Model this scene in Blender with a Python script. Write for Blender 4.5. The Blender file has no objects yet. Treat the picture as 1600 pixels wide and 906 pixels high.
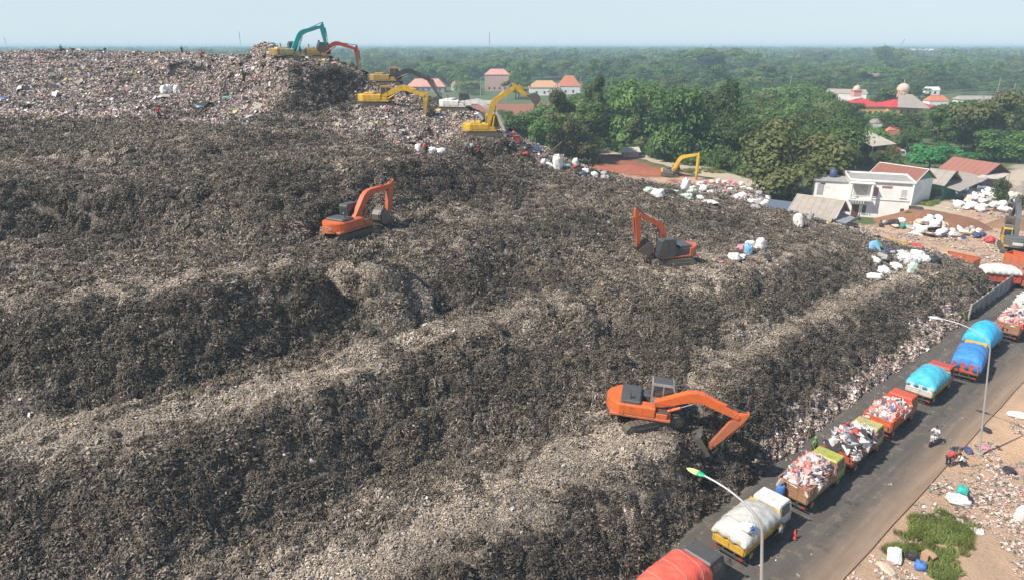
import bpy, bmesh, math, random
import numpy as np
from mathutils import Vector, Matrix, Euler
from mathutils.geometry import delaunay_2d_cdt

random.seed(7)
rng = np.random.default_rng(7)
R = math.radians
SC = bpy.context.scene
COL = SC.collection

# ------------------------------------------------------------------ camera
CAM_H = 30.0
PITCH = 19.7
cam_d = bpy.data.cameras.new('camera')
cam_d.sensor_width = 36.0
cam_d.lens = 36.0 * 1067.0 / 1600.0
cam_d.clip_start = 0.5
cam_d.clip_end = 60000.0
cam = bpy.data.objects.new('camera', cam_d)
cam.location = (0, 0, CAM_H)
cam.rotation_euler = (R(90 - PITCH), 0, 0)
COL.objects.link(cam)
SC.camera = cam

# ------------------------------------------------------------------ sky, sun, exposure
SUN_EL, SUN_TO = 48.0, Vector((-0.91, -0.41, 0))      # the sun stands over the left, a little behind the camera
az = math.atan2(SUN_TO.x, SUN_TO.y)
w = bpy.data.worlds.new('World'); SC.world = w; w.use_nodes = True
nt = w.node_tree; nt.nodes.clear()
wo = nt.nodes.new('ShaderNodeOutputWorld'); bg = nt.nodes.new('ShaderNodeBackground')
sky = nt.nodes.new('ShaderNodeTexSky'); sky.sky_type = 'NISHITA'; sky.sun_disc = False
sky.sun_elevation = R(SUN_EL); sky.sun_rotation = az
sky.air_density = 1.0; sky.dust_density = 0.5; sky.ozone_density = 1.0; sky.altitude = 50
bg.inputs['Strength'].default_value = 0.11
tint = nt.nodes.new('ShaderNodeMix'); tint.data_type = 'RGBA'; tint.blend_type = 'MULTIPLY'; tint.inputs[0].default_value = 1; tint.inputs[7].default_value = (.84, .90, 1.0, 1)
nt.links.new(sky.outputs[0], tint.inputs[6])
# pale haze whitening the lower sky all the way round
tcw = nt.nodes.new('ShaderNodeTexCoord'); sxw = nt.nodes.new('ShaderNodeSeparateXYZ'); nt.links.new(tcw.outputs['Generated'], sxw.inputs[0])
mrw = nt.nodes.new('ShaderNodeMapRange'); mrw.inputs[1].default_value = 0.0; mrw.inputs[2].default_value = 0.7; mrw.inputs[3].default_value = .88; mrw.inputs[4].default_value = .05; mrw.clamp = True
nt.links.new(sxw.outputs['Z'], mrw.inputs[0])
hzw = nt.nodes.new('ShaderNodeMix'); hzw.data_type = 'RGBA'; hzw.inputs[7].default_value = (4.35, 5.3, 5.95, 1)
nt.links.new(mrw.outputs[0], hzw.inputs[0]); nt.links.new(tint.outputs[2], hzw.inputs[6]); nt.links.new(hzw.outputs[2], bg.inputs[0]); nt.links.new(bg.outputs[0], wo.inputs[0])
sd = bpy.data.lights.new('sun', 'SUN'); sd.energy = 5.0; sd.angle = R(0.6); sd.color = (1.0, 0.905, 0.785)
sun = bpy.data.objects.new('sun', sd); COL.objects.link(sun)
tosun = Vector((SUN_TO.x, SUN_TO.y, 0)).normalized() * math.cos(R(SUN_EL)) + Vector((0, 0, math.sin(R(SUN_EL))))
sun.rotation_euler = tosun.to_track_quat('Z', 'Y').to_euler()
SC.view_settings.view_transform = 'Standard'
SC.view_settings.look = 'None'
SC.view_settings.exposure = 0.45
SC.view_settings.gamma = 1.0
SC.cycles.volume_bounces = 1
SC.cycles.max_bounces = 6
SC.cycles.use_denoising = True

# ------------------------------------------------------------------ helpers: pixel of the photograph -> point of the place
CP, SP = math.cos(R(PITCH)), math.sin(R(PITCH))
def ray(u, v):
    x = (u - 800) / 1067.0; y = (v - 453) / 1067.0
    return x, CP - y * SP, -SP - y * CP
def at(u, v, z=0.0):                         # the point at height z
    x, y, k = ray(u, v); t = (z - CAM_H) / k
    return Vector((x * t, y * t, z))
def atd(u, v, t):                            # the point at depth t
    x, y, k = ray(u, v)
    return Vector((x * t, y * t, CAM_H + k * t))
def mpp(p):                                  # metres per photo pixel at p
    return (p.y * CP - (p.z - CAM_H) * SP) / 1067.0

# ------------------------------------------------------------------ materials
MATS = {}
def new_mat(name):
    m = bpy.data.materials.new(name); m.use_nodes = True
    nt = m.node_tree; b = nt.nodes['Principled BSDF']
    return m, nt, b
def ramp(nt, fac, stops, interp='LINEAR'):
    r = nt.nodes.new('ShaderNodeValToRGB'); r.color_ramp.interpolation = interp
    e = r.color_ramp.elements
    while len(e) < len(stops): e.new(0.5)
    for k, (p, c) in enumerate(stops):
        e[k].position = p; e[k].color = (*c, 1)
    nt.links.new(fac, r.inputs[0]); return r.outputs[0]
def noise(nt, scale, detail=4, rough=0.55, coord='Object', vec=None):
    n = nt.nodes.new('ShaderNodeTexNoise'); n.inputs['Scale'].default_value = scale
    n.inputs['Detail'].default_value = detail; n.inputs['Roughness'].default_value = rough
    if vec is None:
        tc = nt.nodes.new('ShaderNodeTexCoord'); vec = tc.outputs[coord]
    nt.links.new(vec, n.inputs['Vector']); return n.outputs['Fac']
def mixc(nt, fac, a, b, mode='MIX'):
    m = nt.nodes.new('ShaderNodeMix'); m.data_type = 'RGBA'; m.blend_type = mode
    for s, val in ((m.inputs[0], fac), (m.inputs[6], a), (m.inputs[7], b)):
        if hasattr(val, 'node'): nt.links.new(val, s)
        elif isinstance(val, (int, float)): s.default_value = val
        else: s.default_value = (*val, 1)
    return m.outputs[2]
def bump(nt, b, h, strength=0.4, dist=0.05):
    n = nt.nodes.new('ShaderNodeBump'); n.inputs['Strength'].default_value = strength
    n.inputs['Distance'].default_value = dist
    nt.links.new(h, n.inputs['Height']); nt.links.new(n.outputs[0], b.inputs['Normal'])
def mat(name, col, rough=0.6, dirt=0.35, dcol=None, scale=1.3, metal=0.0, bmp=0.0, bscale=8.0, coat=0.0, mud=0.0):
    """painted or plain surface with patchy dirt"""
    key = name
    if key in MATS: return MATS[key]
    m, nt, b = new_mat(name)
    if dcol is None: dcol = (0.13, 0.10, 0.075)
    f = noise(nt, scale, 6, 0.65)
    f2 = ramp(nt, f, [(0.42, (0, 0, 0)), (0.72, (1, 1, 1))])
    mm = nt.nodes.new('ShaderNodeMath'); mm.operation = 'MULTIPLY'; mm.inputs[1].default_value = dirt
    nt.links.new(f2, mm.inputs[0])
    c = mixc(nt, mm.outputs[0], col, dcol)
    if mud:                                                   # splashed mud dried on the lower parts of a machine
        tc = nt.nodes.new('ShaderNodeTexCoord'); sx = nt.nodes.new('ShaderNodeSeparateXYZ'); nt.links.new(tc.outputs['Object'], sx.inputs[0])
        ma = nt.nodes.new('ShaderNodeMath'); ma.operation = 'MULTIPLY_ADD'; ma.inputs[1].default_value = -1.5; nt.links.new(noise(nt, 2.6, 5, .7), ma.inputs[0]); nt.links.new(sx.outputs['Z'], ma.inputs[2])
        mz = nt.nodes.new('ShaderNodeMapRange'); mz.inputs[1].default_value = .15; mz.inputs[2].default_value = 1.0; mz.inputs[3].default_value = mud; mz.inputs[4].default_value = 0; nt.links.new(ma.outputs[0], mz.inputs[0])
        c = mixc(nt, mz.outputs[0], c, (.17, .135, .095))
    f3 = noise(nt, scale * 6, 3, 0.6)
    v = nt.nodes.new('ShaderNodeMapRange'); v.inputs[3].default_value = 0.86; v.inputs[4].default_value = 1.14
    nt.links.new(f3, v.inputs[0])
    hs = nt.nodes.new('ShaderNodeHueSaturation'); nt.links.new(v.outputs[0], hs.inputs['Value']); nt.links.new(c, hs.inputs['Color'])
    nt.links.new(hs.outputs[0], b.inputs['Base Color'])
    b.inputs['Roughness'].default_value = rough; b.inputs['Metallic'].default_value = metal
    b.inputs['Coat Weight'].default_value = coat
    if bmp: bump(nt, b, noise(nt, bscale, 5, 0.6), bmp, 0.06)
    MATS[key] = m; return m

# ------------------------------------------------------------------ mesh builder
def _basis(rz=0, ry=0, rx=0): return Euler((rx, ry, rz)).to_matrix()
class MB:
    def __init__(s): s.v = []; s.f = []; s.mi = []; s.sm = []
    def add(s, vs, fs, mi=0, smooth=False):
        o = len(s.v); s.v += [tuple(p) for p in vs]
        s.f += [tuple(i + o for i in f) for f in fs]; s.mi += [mi] * len(fs); s.sm += [smooth] * len(fs)
        return s
    def box(s, c, d, b=0.0, rot=None, mi=0, taper=(1, 1)):
        hx, hy, hz = d[0] / 2, d[1] / 2, d[2] / 2
        M = rot if rot is not None else Matrix.Identity(3); c = Vector(c)
        def T(x, y, z):
            k = (z / hz + 1) / 2 if hz else 0
            return c + M @ Vector((x * (1 + (taper[0] - 1) * k), y * (1 + (taper[1] - 1) * k), z))
        if b <= 0:
            vs = [T(x, y, z) for z in (-hz, hz) for y in (-hy, hy) for x in (-hx, hx)]
            return s.add(vs, [(0, 2, 3, 1), (4, 5, 7, 6), (0, 1, 5, 4), (2, 6, 7, 3), (0, 4, 6, 2), (1, 3, 7, 5)], mi)
        b = min(b, hx * .95, hy * .95, hz * .95)
        vs = []; idx = {}
        for sx in (-1, 1):
            for sy in (-1, 1):
                for sz in (-1, 1):
                    for a in range(3):
                        p = [sx * hx, sy * hy, sz * hz]
                        for q in range(3):
                            if q != a: p[q] -= (sx, sy, sz)[q] * b
                        idx[(sx, sy, sz, a)] = len(vs); vs.append(T(*p))
        fs = []
        for a in range(3):
            q, r = [(1, 2), (2, 0), (0, 1)][a]
            for sg in (-1, 1):
                loop = []
                for (e, g) in ((-1, -1), (1, -1), (1, 1), (-1, 1)):
                    k = [0, 0, 0]; k[a] = sg; k[q] = e; k[r] = g; loop.append(idx[(*k, a)])
                fs.append(tuple(loop if sg > 0 else loop[::-1]))
            for e in (-1, 1):                               # the edges along axis a
                for g in (-1, 1):
                    k0 = [0, 0, 0]; k0[q] = e; k0[r] = g; k1 = k0[:]; k0[a] = -1; k1[a] = 1
                    l = [idx[(*k0, q)], idx[(*k1, q)], idx[(*k1, r)], idx[(*k0, r)]]
                    fs.append(tuple(l if e * g < 0 else l[::-1]))
        for sx in (-1, 1):
            for sy in (-1, 1):
                for sz in (-1, 1):
                    l = [idx[(sx, sy, sz, a)] for a in range(3)]
                    fs.append(tuple(l if sx * sy * sz > 0 else l[::-1]))
        return s.add(vs, fs, mi)
    def prism(s, prof, y0, y1, mi=0, plane='xz', smooth=False):
        """closed profile of (a, b) extruded from y0 to y1 across the third axis"""
        n = len(prof)
        def P(a, b, t):
            return {'xz': (a, t, b), 'yz': (t, a, b), 'xy': (a, b, t)}[plane]
        vs = [P(a, b, y0) for a, b in prof] + [P(a, b, y1) for a, b in prof]
        fs = [(i, (i + 1) % n, (i + 1) % n + n, i + n) for i in range(n)]
        return s.add(vs, [tuple(range(n))[::-1], tuple(range(n, 2 * n))], mi).add(vs, fs, mi, smooth)
    def tube(s, pts, r, n=8, mi=0, cap=True, smooth=True):
        pts = [Vector(p) for p in pts]; rs = r if isinstance(r, (list, tuple)) else [r] * len(pts)
        vs = []; prev = None
        for i, p in enumerate(pts):
            d = (pts[min(i + 1, len(pts) - 1)] - pts[max(i - 1, 0)]).normalized()
            up = prev if prev is not None else (Vector((0, 0, 1)) if abs(d.z) < 0.9 else Vector((1, 0, 0)))
            a = d.cross(up).normalized(); b = a.cross(d).normalized(); prev = b
            for k in range(n):
                t = 2 * math.pi * k / n
                vs.append(p + (a * math.cos(t) + b * math.sin(t)) * rs[i])
        fs = [(i * n + k, i * n + (k + 1) % n, (i + 1) * n + (k + 1) % n, (i + 1) * n + k) for i in range(len(pts) - 1) for k in range(n)]
        s.add(vs, fs, mi, smooth)
        if cap:
            s.add(vs[:n], [tuple(range(n))], mi); s.add(vs[-n:], [tuple(range(n))[::-1]], mi)
        return s
    def build(s, name, m, parent=None, loc=None):
        me = bpy.data.meshes.new(name); me.from_pydata(s.v, [], s.f)
        for x in (m if isinstance(m, (list, tuple)) else [m]): me.materials.append(x)
        if len(me.polygons) == len(s.mi):
            me.polygons.foreach_set('material_index', s.mi); me.polygons.foreach_set('use_smooth', s.sm)
        me.update()
        return link(name, me, parent, loc)
def link(name, me, parent=None, loc=None):
    o = bpy.data.objects.new(name, me); COL.objects.link(o)
    if parent: o.parent = parent
    if loc is not None: o.location = loc
    return o
def tag(o, label=None, cat=None, group=None, kind=None):
    for k, x in (('label', label), ('category', cat), ('group', group), ('kind', kind)):
        if x: o[k] = x
    return o
def thing(name, label, cat, loc=(0, 0, 0), rz=0, group=None, rot=None):
    o = bpy.data.objects.new(name, None); COL.objects.link(o); o.empty_display_size = 0.3
    o.location = loc; o.rotation_euler = rot if rot is not None else (0, 0, rz)
    return tag(o, label, cat, group)
def kids(o): return [c for c in ALLK.get(o.name, [])] if False else list(o.children)
def copy_tree(o, parent=None):
    c = o.copy(); COL.objects.link(c)
    if parent: c.parent = parent
    for ch in list(o.children): copy_tree(ch, c)
    return c
def np_mesh(name, V, F, m, attrs=None, smooth=False):
    me = bpy.data.meshes.new(name)
    V = np.asarray(V, np.float32); F = np.asarray(F, np.int32); k = F.shape[1]
    me.vertices.add(len(V)); me.vertices.foreach_set('co', V.ravel())
    me.loops.add(F.size); me.loops.foreach_set('vertex_index', F.ravel())
    me.polygons.add(len(F)); me.polygons.foreach_set('loop_start', np.arange(0, F.size, k, dtype=np.int32))
    try: me.polygons.foreach_set('loop_total', np.full(len(F), k, np.int32))
    except Exception: pass
    me.polygons.foreach_set('use_smooth', np.full(len(F), smooth))
    for x in (m if isinstance(m, (list, tuple)) else [m]): me.materials.append(x)
    for nm, (dom, ty, arr) in (attrs or {}).items():
        a = me.attributes.new(nm, ty, dom)
        a.data.foreach_set({'FLOAT': 'value', 'FLOAT_COLOR': 'color', 'FLOAT_VECTOR': 'vector', 'INT': 'value'}[ty], np.asarray(arr).ravel())
    me.update(calc_edges=True); return me

# ------------------------------------------------------------------ value noise in numpy
_lat = rng.random((512, 512))
def vnoise(x, y, s, seed=0):
    x = x / s + seed * 17.31; y = y / s + seed * 9.17
    ix = np.floor(x).astype(int); iy = np.floor(y).astype(int); fx = x - ix; fy = y - iy
    fx = fx * fx * (3 - 2 * fx); fy = fy * fy * (3 - 2 * fy)
    g = lambda a, b: _lat[a % 512, b % 512]
    return (g(ix, iy) * (1 - fx) * (1 - fy) + g(ix + 1, iy) * fx * (1 - fy) + g(ix, iy + 1) * (1 - fx) * fy + g(ix + 1, iy + 1) * fx * fy) * 2 - 1

# ------------------------------------------------------------------ shape of the landfill: break lines traced as (pixel, pixel, height)
LINES = [
 # toe along the road
 [('w', -60, -32, 0), ('w', -20, 6, 0), (985, 906, 0), (1100, 806, 0), (1200, 735, 0), (1300, 655, 0), (1400, 580, 0), (1510, 505, 0), (1560, 462, 0), ('w', 70, 97, 0)],
 # A crest
 [('w', -60, -22, 3.6), ('w', -22, 14, 3.7), (701, 906, 3.7), (762, 863, 3.8), (883, 782, 4.0), (964, 734, 4.2), (1030, 700, 4.6), (1090, 672, 4.9), (1150, 600, 5.2), (1220, 545, 5.4), (1290, 497, 5.4), (1345, 472, 5.2), (1400, 448, 4.8), (1480, 425, 4.2), (1530, 432, 2.6)],
 # A bench inner edge = toe of B
 [('w', -62, -14, 4.75), ('w', -40, 6, 4.85), (222, 906, 5.15), (335, 850, 5.05), (457, 806, 4.85), (586, 740, 4.85), (700, 712, 4.85), (800, 690, 4.85), (900, 655, 4.85), (1000, 620, 4.95), (1060, 590, 5.05), (1160, 544, 5.25), (1220, 512, 5.35), (1264, 480, 5.35), (1340, 440, 4.95), (1420, 410, 4.15)],
 # B crest
 [('w', -66, -2, 9.3), ('w', -46, 14, 9.3), (0, 765, 9.1), (121, 738, 9.2), (242, 722, 9.3), (331, 680, 9.3), (444, 641, 9.3), (566, 592, 9.4), (640, 562, 9.4), (720, 535, 9.4), (800, 500, 9.4), (892, 474, 9.6), (935, 455, 9.8), (1000, 432, 10), (1052, 435, 9.9), (1160, 420, 9.4), (1240, 404, 8.5), (1320, 385, 7.1), (1380, 400, 5.7)],
 # C toe
 [('w', -66, 12, 9.8), (0, 657, 9.5), (100, 643, 9.5), (194, 625, 9.5), (280, 604, 9.5), (364, 580, 9.5), (440, 558, 9.5), (505, 535, 9.7), (560, 500, 10.5), (590, 450, 12.1)],
 # C crest
 [('w', -74, 24, 14.35), (0, 498, 14.15), (120, 490, 14.15), (260, 470, 14.35), (400, 438, 14.55), (500, 430, 14.65), (592, 412, 14.65), (620, 405, 14.35)],
 # nose and face right of C
 [(650, 430, 12.6), (700, 415, 12.8), (780, 405, 11.8), (850, 425, 10.6), (920, 430, 10)],
 [(620, 520, 10), (690, 490, 10), (780, 470, 10), (850, 455, 9.9)],
 # D toe (back of C bench)
 [('w', -82, 30, 14.6), (0, 380, 14.8), (110, 362, 14.8), (210, 372, 14.6), (330, 380, 14.6), (430, 385, 14.4), (520, 372, 14.4), (610, 362, 14.4), (700, 345, 13.8), (790, 345, 12.6)],
 # D crest
 [('w', -90, 40, 18.8), (0, 292, 18.6), (110, 298, 18.4), (200, 300, 18.2), (290, 330, 16.7), (335, 308, 17.4), (400, 272, 19), (460, 262, 19.2), (540, 262, 18.8), (612, 254, 18.6), (700, 254, 17.4), (770, 258, 16.2), (840, 268, 15), (940, 292, 13)],
 [(610, 330, 15), (660, 318, 14.8), (740, 312, 14.2), (840, 306, 13.4), (900, 308, 12.9)],
 # F crest / toe
 [(740, 356, 13.6), (816, 338, 13.5), (920, 322, 12.7), (990, 314, 12.2)],
 [(700, 400, 13), (800, 420, 10.9), (880, 418, 10.4), (950, 402, 10.2), (990, 385, 10.2)],
 # lobe behind the middle excavator
 [(1000, 314, 12.2), (1060, 300, 11.6), (1110, 308, 10.8), (1150, 332, 9.8)],
 [(1020, 378, 10.2), (1090, 385, 9.6), (1150, 372, 9.2), (1190, 352, 8.9)],
 [(960, 430, 9.9), (1040, 412, 10), (1100, 405, 9.6), (1200, 388, 8.9), (1260, 372, 8)],
 [(1190, 325, 7.8), (1260, 352, 7.2), (1330, 374, 5.6), (1370, 410, 5.2)],
 # scarp in the B face below the middle excavator
 [(925, 470, 8.9), (945, 500, 7.4), (960, 525, 6.8)],
 [(965, 470, 9.1), (1000, 455, 9.3), (1050, 480, 8.6)],
 # intermediate bench of the upper old slope
 [('w', -95, 52, 20.3), (0, 237, 20.2), (100, 232, 20.3), (200, 236, 20.2), (300, 226, 20.4), (385, 217, 20.3)],
 [('w', -92, 47, 19.0), (0, 264, 19.0), (100, 266, 18.9), (220, 262, 18.9), (320, 256, 19.1), (380, 246, 19.3)],
 [(660, 372, 14.0), (720, 366, 13.8), (790, 362, 13.0)],
 # upper old slope and the fresh heap above it
 [('w', -100, 60, 22), (0, 190, 22), (90, 192, 21.8), (200, 195, 21.5), (300, 198, 21.1), (400, 203, 20.6), (480, 205, 20.2), (560, 215, 19.6), (640, 238, 18.0), (720, 240, 16.8)],
 [('w', -110, 75, 24), (0, 150, 23.7), (150, 150, 23.6), (300, 152, 23.4), (420, 160, 22.8)],
 [('w', -120, 88, 25.8), (0, 120, 25.6), (150, 122, 25.4), (300, 120, 25.4), (400, 112, 26)],
 [('w', -130, 100, 27), (0, 100, 27), (200, 100, 26.9), (330, 99, 27), (400, 96, 27.4)],
 [('w', -150, 118, 28.2), (0, 85, 28.25), (97, 83, 28.5), (200, 85, 28.2), (317, 86, 28.1)],
 [('w', -160, 150, 27.6), ('w', -60, 150, 27.6), ('w', -40, 130, 27.4)],
 # knoll of the teal machine
 [(405, 100, 27.6), (455, 101, 27.6), (500, 101, 27.4), (520, 108, 26.9)],
 [(440, 178, 21.9), (500, 172, 22), (540, 165, 22.2), (560, 182, 21.4), (610, 180, 21.4), (660, 182, 21.0), (700, 200, 19.6), (735, 223, 18.4), (770, 224, 18.3), (820, 228, 17.4)],
 [(545, 109, 26.6), (580, 130, 24.8), (610, 146, 23.4), (650, 152, 22.9), (700, 168, 21.8), (730, 190, 20.2)],
 [(850, 240, 16.2), (900, 262, 13.8), (960, 282, 10.6)],
 # outline of the heap on the ground behind
 [('w', -170, 175, 0), ('w', -60, 178, 0), ('w', -20, 140, 0), ('w', 6, 128, 0), ('w', 18, 120, 0), ('w', 28, 118, 0), (1190, 296, 0), (1222, 330, 0), (1285, 352, 0), (1365, 370, 0), (1420, 388, 0), (1500, 405, 0), (1560, 440, 0)],
 [(985, 292, 6.4), (1020, 290, 5.2), (1100, 296, 4.6), (1160, 304, 3.6)],
]
pts2, zs, cons = [], [], []
for L in LINES:
    prev = None
    for p in L:
        q = Vector(p[1:]) if p[0] == 'w' else at(*p)
        pts2.append(Vector((q.x, q.y))); zs.append(q.z)
        i = len(pts2) - 1
        if prev is not None: cons.append((prev, i))
        prev = i
# the mound top behind the teal machine's cab, and plain ground far outside
for (x, y, z) in ((-38.5, 109, 28.7), (-38, 110, 30.0), (-36, 110, 30.1), (-34.5, 111, 29.0), (-36, 106.5, 27.6), (-41, 110, 27.5), (-30, 110, 27.4), (-36, 113.5, 28.0), (-25, 112, 26.6), (-50, 112, 27.4),
                  (-190, -60, 0), (120, -60, 0), (120, 240, 0), (-190, 240, 0), (60, 60, 0), (30, 30, 0), (0, -20, 0), (90, 110, 0), (40, 150, 0), (0, 170, 0)):
    pts2.append(Vector((x, y))); zs.append(z)
ov, oe, of, iv, ie, iff = delaunay_2d_cdt(pts2, cons, [], 0, 1e-4)
OX = np.array([p.x for p in ov]); OY = np.array([p.y for p in ov])
SZ = np.array(zs); SX = np.array([p.x for p in pts2]); SY = np.array([p.y for p in pts2])
OZ = np.zeros(len(ov))
for i, src in enumerate(iv):
    if src: OZ[i] = np.mean([SZ[k] for k in src])
    else:
        d = (SX - OX[i]) ** 2 + (SY - OY[i]) ** 2; k = np.argsort(d)[:3]; OZ[i] = np.average(SZ[k], weights=1 / (d[k] + .1))
GX0, GX1, GY0, GY1, CELL = -150.0, 78.0, 2.0, 186.0, 0.30
nx = int((GX1 - GX0) / CELL) + 1; ny = int((GY1 - GY0) / CELL) + 1
gx = GX0 + np.arange(nx) * CELL; gy = GY0 + np.arange(ny) * CELL
HZ = np.zeros((nx, ny))
for f in of:
    for tri in ((f[0], f[k], f[k + 1]) for k in range(1, len(f) - 1)):
        X = OX[list(tri)]; Y = OY[list(tri)]; Z = OZ[list(tri)]
        i0 = max(0, int((X.min() - GX0) / CELL)); i1 = min(nx - 1, int((X.max() - GX0) / CELL) + 1)
        j0 = max(0, int((Y.min() - GY0) / CELL)); j1 = min(ny - 1, int((Y.max() - GY0) / CELL) + 1)
        if i1 < i0 or j1 < j0: continue
        A, B = np.meshgrid(gx[i0:i1 + 1], gy[j0:j1 + 1], indexing='ij')
        den = (Y[1] - Y[2]) * (X[0] - X[2]) + (X[2] - X[1]) * (Y[0] - Y[2])
        if abs(den) < 1e-9: continue
        l0 = ((Y[1] - Y[2]) * (A - X[2]) + (X[2] - X[1]) * (B - Y[2])) / den
        l1 = ((Y[2] - Y[0]) * (A - X[2]) + (X[0] - X[2]) * (B - Y[2])) / den
        l2 = 1 - l0 - l1
        ins = (l0 >= -1e-6) & (l1 >= -1e-6) & (l2 >= -1e-6)
        sub = HZ[i0:i1 + 1, j0:j1 + 1]; sub[ins] = (l0 * Z[0] + l1 * Z[1] + l2 * Z[2])[ins]
def blur(a, n):
    for _ in range(n):
        p = np.pad(a, 1, mode='edge')
        a = (p[:-2, 1:-1] + p[2:, 1:-1] + p[1:-1, :-2] + p[1:-1, 2:] + 2 * a) / 6
    return a
BASE = blur(HZ, 2)                                    # smooth shape, still with crests
AX, AY = np.meshgrid(gx, gy, indexing='ij')
amp = np.clip(BASE / 2.0, 0, 1)
def fb(scale, seed, warp=0.0):
    x, y = AX, AY
    if warp:
        x = AX + warp * vnoise(AX, AY, scale * 1.3, seed + 5); y = AY + warp * vnoise(AX, AY, scale * 1.3, seed + 6)
    return vnoise(x, y, scale, seed)
gxx, gyy = np.gradient(BASE, CELL)
steep = np.clip((np.hypot(gxx, gyy) - 0.15) / 0.5, 0, 1)
rel = 0.22 * fb(7.5, 1, 2.0) * (0.35 + 0.65 * steep) + (0.17 * (1 - 2 * np.abs(fb(3.1, 2, 1.2))) + 0.26 * fb(1.7, 3, .6)) * (0.3 + 0.9 * steep) + 0.15 * fb(0.9, 4) + (0.36 * np.abs(fb(1.3, 7, .5)) + 0.26 * np.abs(fb(0.8, 8, .3)) - .18) * (0.25 + 0.95 * steep)
HGT = BASE + rel * amp
HGT[BASE < 0.04] = -0.6
HGT = np.where(BASE < 0.5, np.minimum(HGT, -0.3 + BASE * 2.2), HGT)
def hz(x, y):
    i = (x - GX0) / CELL; j = (y - GY0) / CELL
    if i < 0 or j < 0 or i >= nx - 1 or j >= ny - 1: return 0.0
    a, b = int(i), int(j); fx, fy = i - a, j - b
    h = HGT[a, b] * (1 - fx) * (1 - fy) + HGT[a + 1, b] * fx * (1 - fy) + HGT[a, b + 1] * (1 - fx) * fy + HGT[a + 1, b + 1] * fx * fy
    return max(0.0, h)
def hit(u, v):                                        # where the line of sight meets the heap or the ground
    x, y, k = ray(u, v); t = 12.0
    while t < 3000:
        if CAM_H + k * t <= hz(x * t, y * t): break
        t += 0.25 if t < 200 else 2
    return Vector((x * t, y * t, hz(x * t, y * t)))
def flatten(p, r, z=None, soft=1.5):                  # a pad pressed flat under a machine
    global HGT
    z = p.z if z is None else z
    d = np.hypot(AX - p.x, AY - p.y); k = np.clip((r + soft - d) / soft, 0, 1); k = k * k * (3 - 2 * k)
    HGT = HGT * (1 - k) + z * k
# ------------------------------------------------------------------ where dry litter lies and where fresh waste begins
def seg_dist(P, Q):
    dx, dy = Q.x - P.x, Q.y - P.y; L = dx * dx + dy * dy + 1e-9
    t = np.clip(((AX - P.x) * dx + (AY - P.y) * dy) / L, 0, 1)
    return np.hypot(AX - P.x - t * dx, AY - P.y - t * dy)
DRY = np.zeros_like(HGT)
for wd, st, L in (
    (3.2, 1.0, [(430, 925, 4.4), (620, 862, 4.3), (760, 800, 4.4), (880, 728, 4.8), (985, 690, 5)]),
    (1.6, .8, [(900, 700, 5), (1000, 680, 5)]),
    (2.7, 1.0, [(-60, 700, 9.2), (60, 680, 9.3), (200, 665, 9.3), (330, 640, 9.4), (450, 602, 9.4), (560, 568, 9.3)]),
    (2.6, .9, [(580, 555, 9.4), (700, 520, 9.4), (860, 470, 9.6)]),
    (2.6, .85, [(-60, 478, 14), (120, 468, 14.1), (300, 440, 14.3), (450, 415, 14.4), (600, 398, 14.3)]),
    (3.0, .7, [(620, 405, 14), (640, 470, 11.5), (610, 520, 10)]),
    (2.6, .45, [(640, 380, 14.6), (760, 372, 13.3)]),
    (1.9, 1.0, [(1120, 560, 5.6), (1200, 520, 5.6), (1270, 488, 5.6), (1330, 462, 5.4), (1430, 420, 4.7)]),
    (2.4, .8, [(1060, 405, 9.8), (1130, 395, 9.4), (1210, 380, 8.8)]),
    (2.6, .8, [(1080, 432, 9.7), (1200, 405, 8.9), (1300, 385, 7.3)]),
    (1.8, .6, [(-40, 245, 20.0), (150, 242, 20.2), (300, 234, 20.3)]), (2.0, .55, [(-40, 275, 18.9), (150, 278, 18.7), (300, 272, 18.6), (420, 262, 19)]),
    (2.4, .6, [(640, 335, 14.9), (760, 328, 14.2), (900, 312, 13)])):
    q = [at(*p) for p in L]; d = np.min([seg_dist(a, b) for a, b in zip(q[:-1], q[1:])], axis=0)
    d = d + .6 * vnoise(AX, AY, 3.5, 11) + .5 * vnoise(AX, AY, .9, 12)
    DRY = np.maximum(DRY, st * np.clip(1.35 - d / wd, 0, 1))
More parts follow.
